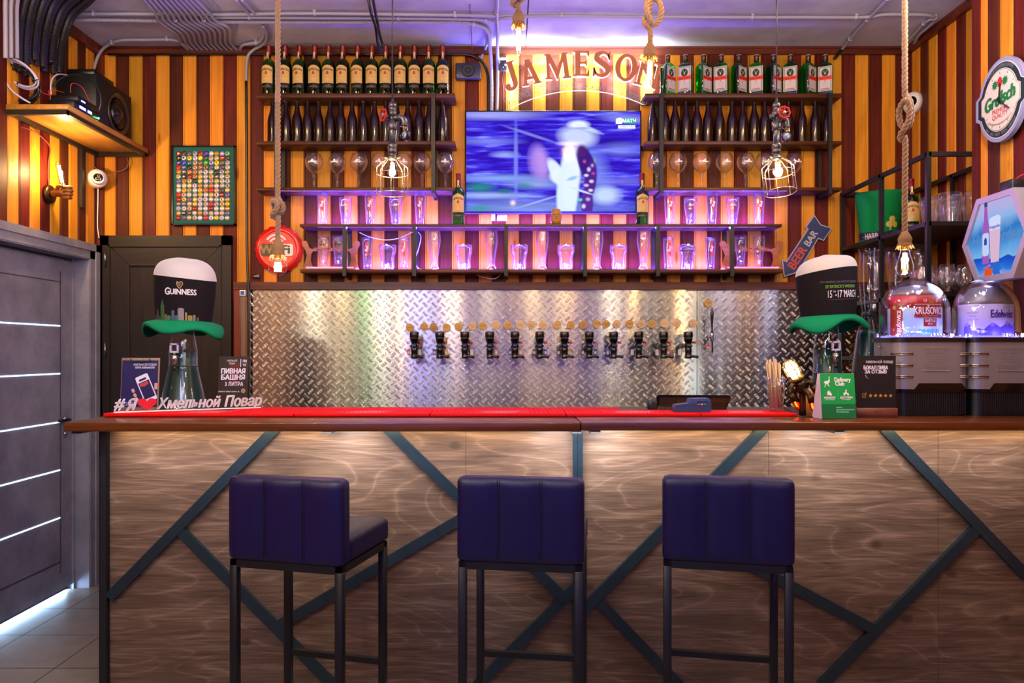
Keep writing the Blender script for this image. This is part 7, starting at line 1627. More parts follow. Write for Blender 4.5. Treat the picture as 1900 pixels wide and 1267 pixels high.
def limb(pts, nm):
    m = MB(); Q = spline([M_ @ Vector(p) for p in pts], 5); m.tube(Q, .0115, bro, 12); d = (Q[-1]-Q[-2]).normalized(); m.tube([Q[-1]-d*.03, Q[-1]+d*.006], .0145, bro, 12); o = m.build(nm, t, True)
    MQ = T(Q[-1]) @ d.to_track_quat('Z', 'Y').to_matrix().to_4x4(); g_ = MB(); g_.shell([(.009, .004), (.0125, .016), (.0125, .026), (.008, .040), (.003, .050), (0, .054)], orb, MQ, 12); g_.build('candle_bulb', o)
    g2 = MB(); g2.tube([(0, 0, .008), (.002, 0, .024), (0, 0, .034)], .0035, orf, 6, M=MQ); g2.build('bulb_glow', o)
limb([a_(1480, 712), a_(1466, 716, -.02), a_(1462, 728, -.03), a_(1468, 741, -.03)], 'arm'); limb([a_(1490, 712), a_(1500, 708, -.015), a_(1504, 714, -.02), a_(1511, 726, -.02)], 'arm')
limb([a_(1487, 722, -.01), a_(1491, 726, -.035), a_(1496, 736, -.045), a_(1498, 743, -.045)], 'leg')
limb([a_(1484, 722, .01), a_(1477, 727, .03), a_(1480, 738, .035), a_(1483, 745, .035)], 'leg')
m = MB(); m.tube(spline([M_ @ a_(1478, 770, .03), M_ @ a_(1472, 762, .05), M_ @ a_(1464, 756, .07), M_ @ a_(1470, 752, .10), M_ @ a_(1485, 754, .12)], 6), .0025, black_plastic, 6); m.build('cord', t, True)
# wooden box behind the green card
m = MB(); m.rbox(X(1494, 3.5), X(1528, 3.5), 3.50, 3.60, ZB+.0, Z(722, 3.5), .003, WOOD('glossy_box_wood', '#7a5426', '#a0743a', '#b98d4e', grain='z', rough=.25), seg=1); tag(m.build('napkin_box'), 'glossy light wooden box between the pipe-figure lamp and the green card', 'box')
# ================================================================ green delivery card
y = 3.19; x0, x1 = X(1524, y), X(1591, y); xm = (x0+x1)/2; hw_ = (x1-x0)/2; h = Z(694, y)-ZB-.001; M_ = T(Vector((xm, y, ZB+.003))) @ RZ(.10)
t = thing('table_tent_card', 'bright green folded table card for delivery, with white ostrich logo', 'table card', (xm, y, ZB))
grn = P('bright_green_print', '#0a9a4c', .45); dgr = P('deep_green_print', '#056a3c', .45); pgreen = P('card_white', '#e6e4ec', .5); m = MB()
ML_ = M_ @ RX(-.10); m.box(-hw_, hw_, 0, .0008, .001, h, grn, ML_); m.box(-hw_, hw_, -.0004, 0, .001, .062, dgr, ML_); m.build('front_sheet', t, True)
m = MB(); m.add([M_ @ Vector(p) for p in ((-hw_, 0, 0), (-hw_-.0, .085, 0), (-hw_+.003, .045, h*.995), (-hw_, .02, h*.995))], [(0, 1, 2, 3)], P('card_pale_side', '#c9b4cc', .6)); m.add([M_ @ Vector(p) for p in ((-hw_, .085, 0), (hw_, .085, 0), (hw_, .022, h), (-hw_, .022, h))], [(0, 1, 2, 3)], pgreen); m.build('back_sheet', t, True)
m = MB(); F_ = ML_ @ T(Vector((0, -.0006, 0))) @ FRONT
m.text('Delivery', .025, pgreen, F_ @ T(Vector((.022, h-.026, 0))), bold=.04, sx=.86); m.text('Club', .025, pgreen, F_ @ T(Vector((.009, h-.043, 0))), bold=.04, sx=.86)
# ostrich
os_ = [(-.062, h-.038), (-.056, h-.031), (-.044, h-.030), (-.038, h-.024), (-.0385, h-.014), (-.036, h-.011), (-.032, h-.014), (-.0355, h-.016), (-.0345, h-.028), (-.036, h-.037), (-.042, h-.042), (-.040, h-.050), (-.034, h-.057), (-.044, h-.051), (-.047, h-.043), (-.052, h-.045), (-.056, h-.056), (-.060, h-.058), (-.056, h-.047), (-.056, h-.041)]
m.prism(os_[::-1], .0003, pgreen, F_)
m.prism(rrect(-.048, -.034, .112-.012, .112+.004, .002), .0003, pgreen, F_); m.tube([F_ @ Vector((-.045, .115, 0)), F_ @ Vector((-.041, .121, 0)), F_ @ Vector((-.037, .115, 0))], .0008, pgreen, 4); m.prism(rrect(-.036, -.029, .098, .109, .002), .0004, pgreen, F_)
for x_ in (.028, .044): m.disc(.004, pgreen, F_ @ T(Vector((x_, .102, 0))), 12, .0003)
m.prism([(.024, .104), (.046, .104), (.046, .109), (.040, .108), (.037, .116), (.032, .116), (.030, .110), (.024, .110)], .0003, pgreen, F_); m.disc(.0035, pgreen, F_ @ T(Vector((.036, .120, 0))), 12, .0003)
m.box(-.0006, .0004, -.0003, 0, .086, .120, P('pale_green_line', '#5ed09a', .5), F_ @ Matrix(((1,0,0,0),(0,0,1,0),(0,1,0,0),(0,0,0,1)))) 
m.text('НАВЫНОС', .0112, pgreen, F_ @ T(Vector((-.038, .089, 0))), bold=.04, sx=.9); m.text('БЕЗ ОЧЕРЕДИ', .0058, pgreen, F_ @ T(Vector((-.038, .081, 0))), bold=.03)
m.text('ДОСТАВКА', .0112, pgreen, F_ @ T(Vector((.036, .089, 0))), bold=.04, sx=.9); m.text('ОТ 15 МИНУТ', .0058, pgreen, F_ @ T(Vector((.036, .081, 0))), bold=.03)
for k, s_ in enumerate(('ПЕРВАЯ', 'ДОСТАВКА БЕСПЛАТНО', 'ПО ПРОМОКОДУ')): m.text(s_, .0066, P('pale_green_print', '#8fe0b8', .5), F_ @ T(Vector((-.012, .047-.0095*k, 0))), bold=.04, align='LEFT')
m.build('lettering', t, True)
# black review card on a wooden foot
y = 3.27; x0, x1 = X(1590, y), X(1662, y); xm = (x0+x1)/2; hw_ = (x1-x0)/2; h = Z(660, y)-ZB; t = thing('review_card', 'black review card with five gold stars on a wooden foot', 'card', (xm, y, ZB)); M_ = T(Vector((xm, y, ZB))) @ RZ(-.03)
m = MB(); m.rbox(-hw_-.004, hw_+.003, -.012, .03, .001, .043, .002, WOOD('reddish_card_foot', '#4a2620', '#6a3a30', '#80493c', grain='x', rough=.4), M_, seg=1); m.text('Меню', .011, burn, M_ @ T(Vector((0, -.0125, .028))) @ FRONT, shear=.2); m.build('foot', t, True)
m = MB(); m.box(-hw_, hw_, .002, .006, .03, h, P('matt_black_card', '#100c12', .5), M_); m.build('sheet', t, True)
m = MB(); F_ = M_ @ T(Vector((0, .0015, 0))) @ FRONT; m.text('хмельной повар', .0185, pw, F_ @ T(Vector((.014, h-.026, 0))), sx=.80); m.text('БОКАЛ ПИВА', .0215, pw, F_ @ T(Vector((-.002, h-.052, 0))), bold=.04, sx=.74); m.text('ЗА ОТЗЫВ', .0215, pw, F_ @ T(Vector((-.002, h-.070, 0))), bold=.04, sx=.86)
gs = P('gold_star_print', '#b88a2c', .45)
for k in range(5):
    cx = -.024+.0215*k; m.prism([((.0092 if i % 2 == 0 else .0038)*math.cos(PI/2+i*PI/5)+cx, (.0092 if i % 2 == 0 else .0038)*math.sin(PI/2+i*PI/5)+.096) for i in range(10)], .0003, gs, F_)
for a, b, c, d_ in ((-.060, .087, -.044, .0885), (-.060, .1045, -.044, .106), (-.060, .087, -.0585, .106), (-.0455, .087, -.044, .106)): m.add([F_ @ Vector((x_, y_, .0003)) for x_, y_ in ((a, b), (c, b), (c, d_), (a, d_))], [(0, 1, 2, 3)], gs)
m.tube([F_ @ Vector((-.057, .098, .001)), F_ @ Vector((-.053, .092, .001)), F_ @ Vector((-.042, .109, .001))], .0009, gs, 4); m.tube([F_ @ Vector((-.046, h-.084, .001)), F_ @ Vector((-.042, h-.094, .001)), F_ @ Vector((-.033, h-.100, .001))], .0008, pw, 4); m.build('lettering', t, True)
# ================================================================ draught dispensers with glowing domes
sil = P('satin_silver_panel', '#84808c', .34, .45, var=.06, scale=12); dom = GLASS('clear_dome', (.97, .96, 1, 1), .035, .02, 1.0)
ledv = E('dome_led_violet', (.30, .26, 1, 1), 1.3)
def dispenser(px0, y, label, fn, wid):
    x0 = X(px0, y); x1 = x0+wid; D_ = .25; r_ = .055; t = thing('draught_dispenser', label, 'beer dispenser', ((x0+x1)/2, y, ZB), 0, 'countertop draught dispensers'); Zq = lambda p: Z(p, y)
    def rr_(w0, w1, y0, y1, r, n=8):
        out = []
        for cx, cy, a0 in ((w1-r, y1-r, 0), (w0+r, y1-r, PI/2), (w0+r, y0+r, PI), (w1-r, y0+r, 1.5*PI)):
            for k in range(n+1): a = a0+PI/2*k/n; out.append((cx+r*math.cos(a), cy+r*math.sin(a)))
        return out
    O2 = rr_(x0, x1, y, y+D_, r_)
    m = MB(); m.prism(rr_(x0+.012, x1-.012, y+.012, y+D_-.012, r_-.008), Zq(724)-ZB, P('black_ribbed_base', '#0b0b0f', .4), T(Vector((0, 0, ZB))))
    for k in range(26):
        xx = x0+.05+(x1-x0-.07)*k/25; m.box(xx-.0012, xx+.0012, y+.008, y+.014, ZB+.012, Zq(726), P('rib_grey', '#1e1e26', .35))
    for k in range(9): zq = ZB+.014+k*(Zq(728)-ZB-.014)/9; m.box(x0+.045, x1-.02, y+.009, y+.013, zq, zq+.0015, P('rib_grey', '', 0)); m.box(x0+.008, x0+.014, y+.05, y+D_-.03, zq, zq+.0015, P('rib_grey', '', 0))
    m.prism(rr_(x0+.004, x1-.004, y+.004, y+D_-.004, r_-.004), Zq(713)-Zq(727), P('black_gloss_band', '#08080b', .2), T(Vector((0, 0, Zq(727))))); m.build('base', t, True)
    m = MB(); m.prism(O2, Zq(634)-Zq(722), sil, T(Vector((0, 0, Zq(722))))); o = m.build('metal_body', t, True)
    m = MB(); xa, xb_ = x0+.075, x1-.008
    m.prism([(xa, Zq(722.5)), (xa+.022, Zq(711)), (xb_-.035, Zq(711)), (xb_-.010, Zq(722.5))], .003, P('black_gloss_band', '', 0), T(Vector((0, y, 0))) @ FRONT)
    for py in (656.5, 678, 699):
        for a, b in ((x0-.0, x0+.072), (x1-.048, x1-.002)):
            pts = [(a, y+.05 if a == x0 else y-.001, Zq(py))]+([(x0+.004, y+.028, Zq(py)), (x0+.016, y+.012, Zq(py)), (x0+.034, y+.003, Zq(py))] if a == x0 else [])+[(b-.006, y-.001, Zq(py)), (b, y+.001, Zq(py))]
            g_ = MB()
            for dz in (-.0032, .0032): g_.tube([(p[0]-.001, p[1]-.001, p[2]+dz) for p in pts], .0022, P('bright_rim', '#b4a48c', .2, .9), 6)
            g_.tube([(p[0], p[1], p[2]) for p in pts], .003, P('dark_slot_metal', '#2a2830', .3, .7), 6); g_.build('side_grip', o)
    m.build('base_cutout', o)
    m = MB(); em = P('embossed_silver', '#8f8b96', .3, .5); xc = x0+wid*.535
    for s_, z_, sz, sx_ in (('BREWERY', 653, .026, .88), ('FRESH', 666, .040, .76), ('DRAUGHT', 679.5, .026, .86)): m.text(s_, sz, em, T(Vector((xc, y-.0002, Zq(z_)))) @ FRONT, d=.0012, sx=sx_, bold=.01)
    m.box(xc-.06, xc+.06, y-.0015, y, Zq(647), Zq(646.3), em); m.tube([(xc-.06, y-.001, Zq(686)), (xc-.055, y-.001, Zq(688.5)), (xc+.055, y-.001, Zq(688.5)), (xc+.06, y-.001, Zq(686))], .002, em, 6); m.build('embossed_lettering', o)
    m = MB(); m.prism(rr_(x0-.006, x1+.0, y-.006, y+D_+.006, r_), Zq(626)-Zq(634), P('black_satin_lid', '#0d0c12', .3), T(Vector((0, 0, Zq(634))))); m.build('lid', t, True)
    m = MB(); [m.tube([(x0-.001, y+.13+q, Zq(643)), (x0-.003, y+.13+q, Zq(643))], .006, ch, 10) for q in (0, .03)]; m.box(x0-.001, x0, y+.143, y+.1445, Zq(722), Zq(634), P('dark_seam', '#2a2a30')); m.build('side_rivets', t, True)
    # dome
    cx, cy = (x0+x1)/2-.012, y+D_/2+.01; R = .154 if wid > .32 else .146; zb = Zq(626); hgt = Zq(511)-zb; MD = T(Vector((cx, cy, zb))) @ SC(1, .80, 1)
    m = MB(); prof = [(R+.012, .0), (R+.012, .004), (R+.010, .022), (R+.002, .026)]+[(R*(.985), .05), (R*.975, hgt*.42)]+[(R*.975*math.cos(f*PI/2), hgt*.42+hgt*.58*math.sin(f*PI/2)) for f in [i/12 for i in range(1, 13)]]
    m.shell(prof, dom, MD, 40); pi_ = [(max(0, r-.007), z*.985) for r, z in prof[3:]]; m.shell(pi_, dom, MD, 40); o = m.build('dome', t, True)
    m = MB()
    for k in range(64): a = 2*PI*k/64; m.box(-.0018, .0018, -.002, .002, .002, .021, dom, MD @ RZ(a) @ T(Vector((R+.012, 0, 0))))
    m.build('ribbed_flange', o)
    m = MB(); m.tube([(MD @ Vector(((R-.012)*math.cos(a), (R-.012)*math.sin(a), .006))) for a in [2*PI*i/48 for i in range(48)]], .004, ledv, 6, True); m.build('led_ring', t, True)
    point('dome_led_light', (cx-.13, cy-.09, zb+.012), .35, (.40, .34, 1), .01); point('dome_led_light', (cx+.12, cy-.09, zb+.012), .35, (.40, .34, 1), .01); point('dome_led_light', (cx, cy-.117, zb+.010), .35, (.40, .34, 1), .01); point('dome_top_light', (cx, cy-.02, zb+hgt-.03), .5, (.46, .42, 1), .02)
    # carton of beer inside
    t2 = fn(cx, cy, zb, R, hgt)
    return t
paper_blue = P('pale_blue_print', '#9ec4ea', .5); paper_red = P('crimson_print', '#a0131f', .45); dkred = P('dark_red_print', '#7c0f1c', .45); dblue = P('keg_print_blue', '#2c8cb4', .5)
def keg(cx, cy, zb, R, hgt, name, label):
    t = thing('beer_keg', label, 'keg', (cx, cy, zb+.002), 0); return t
def keg_red(cx, cy, zb, R, hgt):
    t = keg(cx, cy, zb, R, hgt, 'keg', 'red and pale blue labelled beer keg inside the first glowing dome'); r = .118; h = hgt*.80; M_ = T(Vector((cx, cy, zb+.003))) @ SC(1, .72, 1)
    m = MB(); m.lathe([(r, 0), (r, h*.56), (r, h*.86)], paper_blue, M_, 40); m.lathe([(r+.0003, h*.60), (r+.0003, h*.86)], paper_red, M_, 40); m.lathe([(r, h*.86), (r*.93, h*.93), (r*.55, h*1.05), (0, h*1.10)], P('keg_grey_top', '#6d6a70', .4, .4), M_, 40); m.build('keg_body', t, True)
    m = MB()
    def f(x, z, e=.0012): a = -PI/2+x/r; return M_ @ Vector(((r+e)*math.cos(a), (r+e)*math.sin(a), z))
    def ft(s_, size, mat, x0, z0, e=.002, **k): tmp = MB(); rot = k.pop('rot', 0); tmp.text(s_, size, mat, RZ(rot), d=0, **k); m.add([f(x0+p[0], z0+p[1], e) for p in tmp.v], tmp.f, mat)
    def rect(x0_, x1_, z0_, z1_, mat, e=.0012, n=10, bow=0): vs = [p for k in range(n+1) for p in (f(x0_+(x1_-x0_)*k/n, z0_-bow*abs(2*k/n-1)**2, e), f(x0_+(x1_-x0_)*k/n, z1_-bow*abs(2*k/n-1)**2, e))]; m.add(vs, [(2*k, 2*k+2, 2*k+3, 2*k+1) for k in range(n)], mat)
    rect(-.17, -.095, 0, h*.7, dkred, .0010)
    ft('KRUŠOVICE', .026, pw, -.112, h*.30, rot=PI/2, bold=.03, sx=.8)
    wl = P('silver_rule', '#b9b0bc', .3, .5); rect(-.045, .098, h*.66, h*.68, wl, .0018); rect(-.045, .098, h*.40, h*.655, dkred, .0016); rect(-.045, .098, h*.385, h*.40, wl, .0018); rect(-.006, .058, h*.22, h*.38, dkred, .0018)
    ft('KRUŠOVICE', .046, pw, .028, h*.535, bold=.02, sx=.62); ft('KRÁLOVSKÝ PIVOVAR', .010, wl, .028, h*.435, sx=.8); ft('SVĚTLÉ', .016, pw, .026, h*.33, bold=.02); ft('PIVO', .012, pw, .026, h*.265)
    ft('15', .018, pw, .0, h*.745, bold=.02); ft('81', .018, pw, .062, h*.745, bold=.02); ft('KRÁLOVSTVÍ ČESKÉ 1581', .009, wl, .028, h*.825)
    gc = P('crown_gold', '#a87c34', .3, .5); m.add([f(.018, h*.70, .002), f(.044, h*.70, .002), f(.047, h*.77, .002), f(.039, h*.745, .002), f(.031, h*.80, .002), f(.023, h*.745, .002), f(.015, h*.77, .002)], [tuple(range(7))], gc)
    for k in range(6): m.add([f(-.022+.018*k+.009*math.cos(a), h*.125+.008*math.sin(a), .0018) for a in [2*PI*i/12 for i in range(12)]], [tuple(range(12))], dblue)
    ft('CZECH PREMIUM LAGER', .009, dblue, .022, h*.04, bold=.02); rect(-.09, .12, h*.068, h*.074, dblue); m.build('printed_label', t, True)
    return t
def keg_blue(cx, cy, zb, R, hgt):
    t = keg(cx, cy, zb, R, hgt, 'keg', 'pale violet beer keg with mountain print inside the second glowing dome'); r = .118; h = hgt*.80; M_ = T(Vector((cx, cy, zb+.003))) @ SC(1, .72, 1); pv = P('pale_violet_print', '#a9a3d8', .5); mt_ = P('mountain_print', '#3f36b4', .5); mt2 = P('mountain_light_print', '#7670d0', .5)
    m = MB(); m.lathe([(r, 0), (r, h*.68)], pv, M_, 40); m.lathe([(r, h*.68), (r*.95, h*.76), (r*.6, h*1.02), (0, h*1.1)], P('keg_grey_top', '', 0), M_, 40); m.build('keg_body', t, True); m = MB()
    def f(x, z, e=.0012): a = -PI/2+x/r; return M_ @ Vector(((r+e)*math.cos(a), (r+e)*math.sin(a), z))
    def ft(s_, size, mat, x0, z0, e=.0026, **k): tmp = MB(); tmp.text(s_, size, mat, Matrix.Identity(4), d=0, **k); m.add([f(x0+p[0], z0+p[1], e) for p in tmp.v], tmp.f, mat)
    pk_ = [.20, .30, .24, .17, .19, .15, .22, .30, .26, .20, .24, .33, .28, .22, .30, .24, .16, .20]
    vs = []; [vs.extend((f(-.15+.018*k, 0, .0012), f(-.15+.018*k, h*q, .0012))) for k, q in enumerate(pk_)]; m.add(vs, [(2*k, 2*k+2, 2*k+3, 2*k+1) for k in range(len(pk_)-1)], mt_)
    for k in (1, 7, 11, 14): m.add([f(-.15+.018*k, h*pk_[k], .0018), f(-.15+.018*k-.010, h*(pk_[k]-.06), .0018), f(-.15+.018*k+.002, h*(pk_[k]-.09), .0018), f(-.15+.018*k+.012, h*(pk_[k]-.05), .0018)], [(0, 1, 2, 3)], mt2)
    inkb = P('deep_blue_print', '#1d1a8c', .5); ft('Edelweiss', .050, inkb, .028, h*.47, bold=.03, sx=.60); ft('WEIZENBIER', .012, pw, .050, h*.06); m.tube([f(.045+.017*math.cos(a), h*.60+.017*math.sin(a), .002) for a in [2*PI*i/20 for i in range(20)]], .0007, inkb, 4, True); ft('1646', .010, inkb, .045, h*.60)
    for k, s_ in enumerate(('BREWERY', 'FRESH', 'DRAUGHT')): ft(s_, .012, mt2, -.105, h*(.50-.07*k))
    m.build('printed_label', t, True)
    return t
dispenser(1664, 3.32, 'silver draught dispenser under a glowing dome, the one beside the black review card', keg_red, .327)
dispenser(1804, 3.325, 'silver draught dispenser under a glowing dome, the one cut off by the side wall', keg_blue, .312)
# ================================================================ iron rack on the side wall
ir = P('black_rack_steel', '#131219', .4, .3); g = .011; xl_, xr_ = 2.145, 2.555; y0, y1 = 3.85, 4.835; ym = 4.33
t = thing('iron_rack', 'black square-tube iron rack with dark shelves against the side wall', 'rack', (2.35, 4.34, .0))
zr = [H+1.0125, H+.665, H+.305, H-.035]; zr = [Z(282, 3.85), Z(411, 3.85), Z(541, 3.85), Z(661, 4.8)]
for x in (xl_, xr_):
    for yy in (y0, ym, y1):
        m = MB(); m.box(x-g, x+g, yy-g, yy+g, zr[3]-.022, zr[0], ir); m.build('upright', t, True)
for z in zr:
    for x in (xl_, xr_): m = MB(); m.box(x-g, x+g, y0, y1, z-2*g, z, ir); m.build('rail', t, True)
    for yy in (y0, y1): m = MB(); m.box(xl_, xr_, yy-g, yy+g, z-2*g, z, ir); m.build('rail', t, True)
for z in zr[1:3]:
    m = MB(); m.box(xl_+g, xr_-g, y0+g, y1-g, z-.020, z-.002, WOOD('dark_rack_wood', '#24140d', '#38221a', '#4a2f24', grain='y', rough=.5)); m.build('rack_shelf', t, True)
# green felt hat on the rack
def hat2():
    y = 4.67; xc = 2.30; t = thing('green_felt_hat', 'emerald green felt top hat with a yellow shamrock on the top rack shelf', 'hat', (xc, y, zr[1])); M_ = T(Vector((xc, y, zr[1]+.004)))
    R = .118; hh_ = Z(357, y)-zr[1]-.0; m = MB(); n = 36; vs, fs = [], []
    prof = [(R*.86, 0), (R*.88, .02), (R*.93, .09), (R*1.0, .17), (R*1.10, hh_*.88), (R*1.12, hh_*.95), (R*1.04, hh_*1.0), (R*.5, hh_*1.02), (0, hh_*1.02)]
    for r, z in prof:
        for i in range(n): a = 2*PI*i/n; vs.append((r*math.cos(a)*1.08, r*math.sin(a)*.9, z+.012*math.sin(a+.6)*z/hh_))
    for j in range(len(prof)-1):
        for i in range(n): k = (i+1) % n; fs.append((j*n+i, j*n+k, (j+1)*n+k, (j+1)*n+i))
    gf = P('emerald_felt', '#04763f', .9, spec=.2, var=.15, bump=.3, scale=250); m.add(vs, fs, gf, M_, True); m.build('crown', t, True)
    m = MB(); vs, fs = [], []; RR = [R*.9, R*1.2, R*1.5, R*1.52]
    for j, r in enumerate(RR):
        for i in range(n): a = 2*PI*i/n; vs.append((max(-.125, r*math.cos(a)*1.05), r*math.sin(a)*.85, .006+(.012*math.sin(2*a+1)-.006)*(j/3)+(.004 if j == 3 else 0)))
    for j in range(3):
        for i in range(n): k = (i+1) % n; fs.append((j*n+i, j*n+k, (j+1)*n+k, (j+1)*n+i))
    m.add(vs, fs, gf, M_, True); ob = m.build('brim', t, True); ob.modifiers.new('thick', 'SOLIDIFY').thickness = .003
    def f(a, z, e=.002):
        r = R*(.88+.12*min(1, z/.17)) if z < .17 else R*(1.0+.1*(z-.17)/(hh_*.88-.17)); return M_ @ Vector(((r+e)*math.cos(a)*1.08, (r+e)*math.sin(a)*.9, z))
    m = MB(); nb = P('navy_band', '#0b0f30', .7); vs = []
    for i in range(41): a = 2*PI*i/40; vs += [f(a, .006, .002), f(a, .062+.003*math.sin(12*a), .002)]
    m.add(vs, [(2*i, 2*i+2, 2*i+3, 2*i+1) for i in range(40)], nb, None, True)
    tmp = MB(); tmp.text('HARP', .050, hw, Matrix.Identity(4), d=0, bold=.02, sx=.62); a0 = -PI/2-.80; m.add([f(a0+p[0]/R, .034+p[1]*1.0, .004) for p in tmp.v], tmp.f, hw)
    m.tube([f(a0-.50+1.0*k/10, .034, .005) for k in range(11)], .0012, hw, 4); m.build('band', t, True)
    m = MB(); yl = P('yellow_felt', '#c9b45a', .8); ac, zc_ = -PI/2+.22, .115
    for k in range(3):
        b_ = PI/2+k*2*PI/3; m.add([f(ac+(.021*math.cos(b_)+.019*math.cos(q))/R, zc_+.021*math.sin(b_)+.019*math.sin(q), .004) for q in [2*PI*i/14 for i in range(14)]], [tuple(range(14))], yl)
    m.add([f(ac-.003/R, zc_, .0045), f(ac+.004/R, zc_, .0045), f(ac-.006/R, zc_-.045, .0045), f(ac-.018/R, zc_-.045, .0045)], [(0, 1, 2, 3)], yl); m.build('shamrock', t, True)
hat2()
dup(proto, (2.315, 4.33, zr[1]+.0), -.25, 'green whiskey bottle on the iron rack, beside the shamrock hat, half behind the rope')
dup(PROTO['tumbler'], (2.30, 3.93, zr[1]), .3, 'wide faceted beer tumbler on the iron rack shelf end, the front one', 'tumblers on the iron rack'); dup(PROTO['tumbler'], (2.42, 3.93, zr[1]), .1, 'wide faceted beer tumbler beside the wall on the iron rack top shelf', 'tumblers on the iron rack'); dup(PROTO['tumbler'], (2.40, 4.07, zr[1]), .6, 'wide faceted beer tumbler in the second row on the iron rack top shelf', 'tumblers on the iron rack'); dup(PROTO['tumbler'], (2.27, 4.05, zr[1]), .2, 'wide faceted beer tumbler right behind the rack corner post, top shelf', 'tumblers on the iron rack')
def g_snifter():
    g1 = gl([(.034, 0), (.035, .002), (.012, .008), (.010, .022), (.022, .034), (.040, .06), (.044, .085), (.038, .12), (.034, .15)], [(.018, .036), (.038, .06), (.042, .085), (.0365, .12), (.033, .1495)]); p = MB()
    for k in range(14): a = 2*PI*k/14; p.tube([(.030*math.cos(a), .030*math.sin(a), .045), (.0425*math.cos(a+.15), .0425*math.sin(a+.15), .085), (.037*math.cos(a+.3), .037*math.sin(a+.3), .125)], .0010, GLASS('cut_glass_line', (1, 1, 1, 1), .35, .03, .8), 4)
    return g1, p
for i, (x, y) in enumerate(((2.20, 3.97), (2.30, 3.95), (2.40, 3.96), (2.49, 4.0), (2.24, 4.10), (2.36, 4.10), (2.47, 4.14))):
    L_ = 'short cut beer glass on the lower rack shelf, '+('front' if i < 4 else 'back')+' row, '+ORD[i if i < 4 else i-4]+' from the corner post'
    if i == 0: t = thing('cut_beer_glass', L_, 'glass', (x, y, zr[2]), 0, 'cut beer glasses on the iron rack'); a_, b_ = g_snifter(); a_.build('glass_body', t); b_.build('cut_pattern', t); PROTO['sn'] = t
    else: dup(PROTO['sn'], (x, y, zr[2]), i*.3, L_, 'cut beer glasses on the iron rack')
def g_tallvase(h, r):
    return gl([(r*.6, 0), (r*.62, .004), (r*.55, .02), (r*.75, h*.4), (r, h*.8), (r*1.02, h)], [(r*.5, .02), (r*.7, h*.4), (r*.95, h*.8), (r*.97, h)])
for nm, x, y, h, r, L_ in (('giant_beer_glass', 2.25, 4.62, .30, .062, 'very tall beer glass in the back corner of the iron rack'), ('giant_beer_glass', 2.26, 4.40, .30, .055, 'very tall beer glass behind the rack middle post'), ('giant_beer_glass', 2.31, 4.24, .29, .062, 'very tall reddish beer glass behind the pear-shaped bulb')):
    m = g_tallvase(h, r); m.M = None; o = m.build(nm); o.location = (x, y, zr[2]); tag(o, L_, 'glass', 'very tall beer glasses on the iron rack')
# white dome camera on the side wall behind the rope
t = thing('dome_camera', 'round white ceiling-style camera on the side wall behind the rope knot', 'camera', tuple(at(1683, 187, 4.72))); c = at(1683, 187, 4.72); c.x = XR-.045
m = MB(); MM_ = T(Vector((XR-.01, 4.76, c.z))) @ RY(-PI/2); m.lathe([(.068, -.01), (.068, .02), (.060, .045), (.035, .062), (0, .066)], plain_white, MM_, 26); m.build('camera_housing', t, True)
m = MB(); m.sphere((XR-.055, 4.72, c.z-.005), .034, P('lens_black', '', 0)); m.build('camera_ball', t, True)
# ================================================================ brewery clock on the side wall
Xk = XN-.035; Yk, Zk = 3.555, Z(186, 3.56); t = thing('wall_clock', 'oval white brewery wall clock with green script and black hands on the side planks', 'clock', (XN, Yk, Zk-.2))
MK = T(Vector((Xk, Yk, Zk))) @ RZ(-PI/2) @ FRONT      # local x runs towards the viewer along the wall
def oval(s_, ears=True):
    out = []; W2, H2 = .168*s_, .195*s_
    for i in range(72):
        a = 2*PI*i/72; x_, y_ = W2*math.cos(a), H2*math.sin(a); 
        if ears and abs(y_) < .058*s_: x_ = math.copysign(W2*1.12, x_); 
        out.append((x_, y_))
    return out
m = MB(); m.prism(oval(1.0), .022, P('lavender_plastic', '#8288b4', .35), MK @ T(Vector((0, 0, -.010)))); m.prism(oval(1.06), .003, GLASS('clear_acrylic', (1, 1, 1, 1)), MK @ T(Vector((0, 0, -.028)))); m.build('clock_case', t, True)
m = MB(); m.prism(oval(.91), .001, P('clock_white', '#c9bfb8', .4), MK @ T(Vector((0, 0, .012)))); m.prism(oval(.885), .001, P('clock_dark_green', '#12242a', .4), MK @ T(Vector((0, 0, .013)))); m.prism(oval(.745), .001, P('clock_white', '', 0), MK @ T(Vector((0, 0, .014)))); m.prism(oval(.725), .001, P('clock_dark_green', '', 0), MK @ T(Vector((0, 0, .0146)))); m.prism(oval(.715), .001, P('clock_white', '', 0), MK @ T(Vector((0, 0, .0152))))
cg = P('clock_green_script', '#0a6a34', .4); cr = P('clock_red', '#b0202a', .4)
m.text('Grolsch', .088, cg, MK @ T(Vector((0, .004, .0165))) @ RZ(.10), bold=.06, shear=.25, sx=.78, d=.001); m.text('PREMIUM', .030, cr, MK @ T(Vector((0, -.048, .0165))), bold=.01, sx=.9, d=.001); m.text('QUALITY', .030, cr, MK @ T(Vector((0, -.073, .0165))), bold=.01, sx=.9, d=.001)
m.text('EXCELLENCE IN BREWING SINCE 1615', .0125, P('clock_dark_green', '', 0), MK @ T(Vector((0, -.112, .0165))), d=.001, bend=-.15, sx=.85)
gy = P('clock_grey_letters', '#6f7c86', .4); m.text('GROLSCHE BIERBROUWERIJ', .022, gy, MK @ T(Vector((0, .158, .0145))), d=.0002, bend=.145, sx=.72); m.text('BEER · BIER · BIERE · BIRRA · CERVEZA', .020, gy, MK @ T(Vector((0, -.158, .0145))), d=.0002, bend=-.145, sx=.72)
m.prism([(.017*math.cos(a), .084+.024*math.sin(a)) for a in [2*PI*i/20 for i in range(20)]], .001, cr, MK @ T(Vector((0, 0, .0165))))
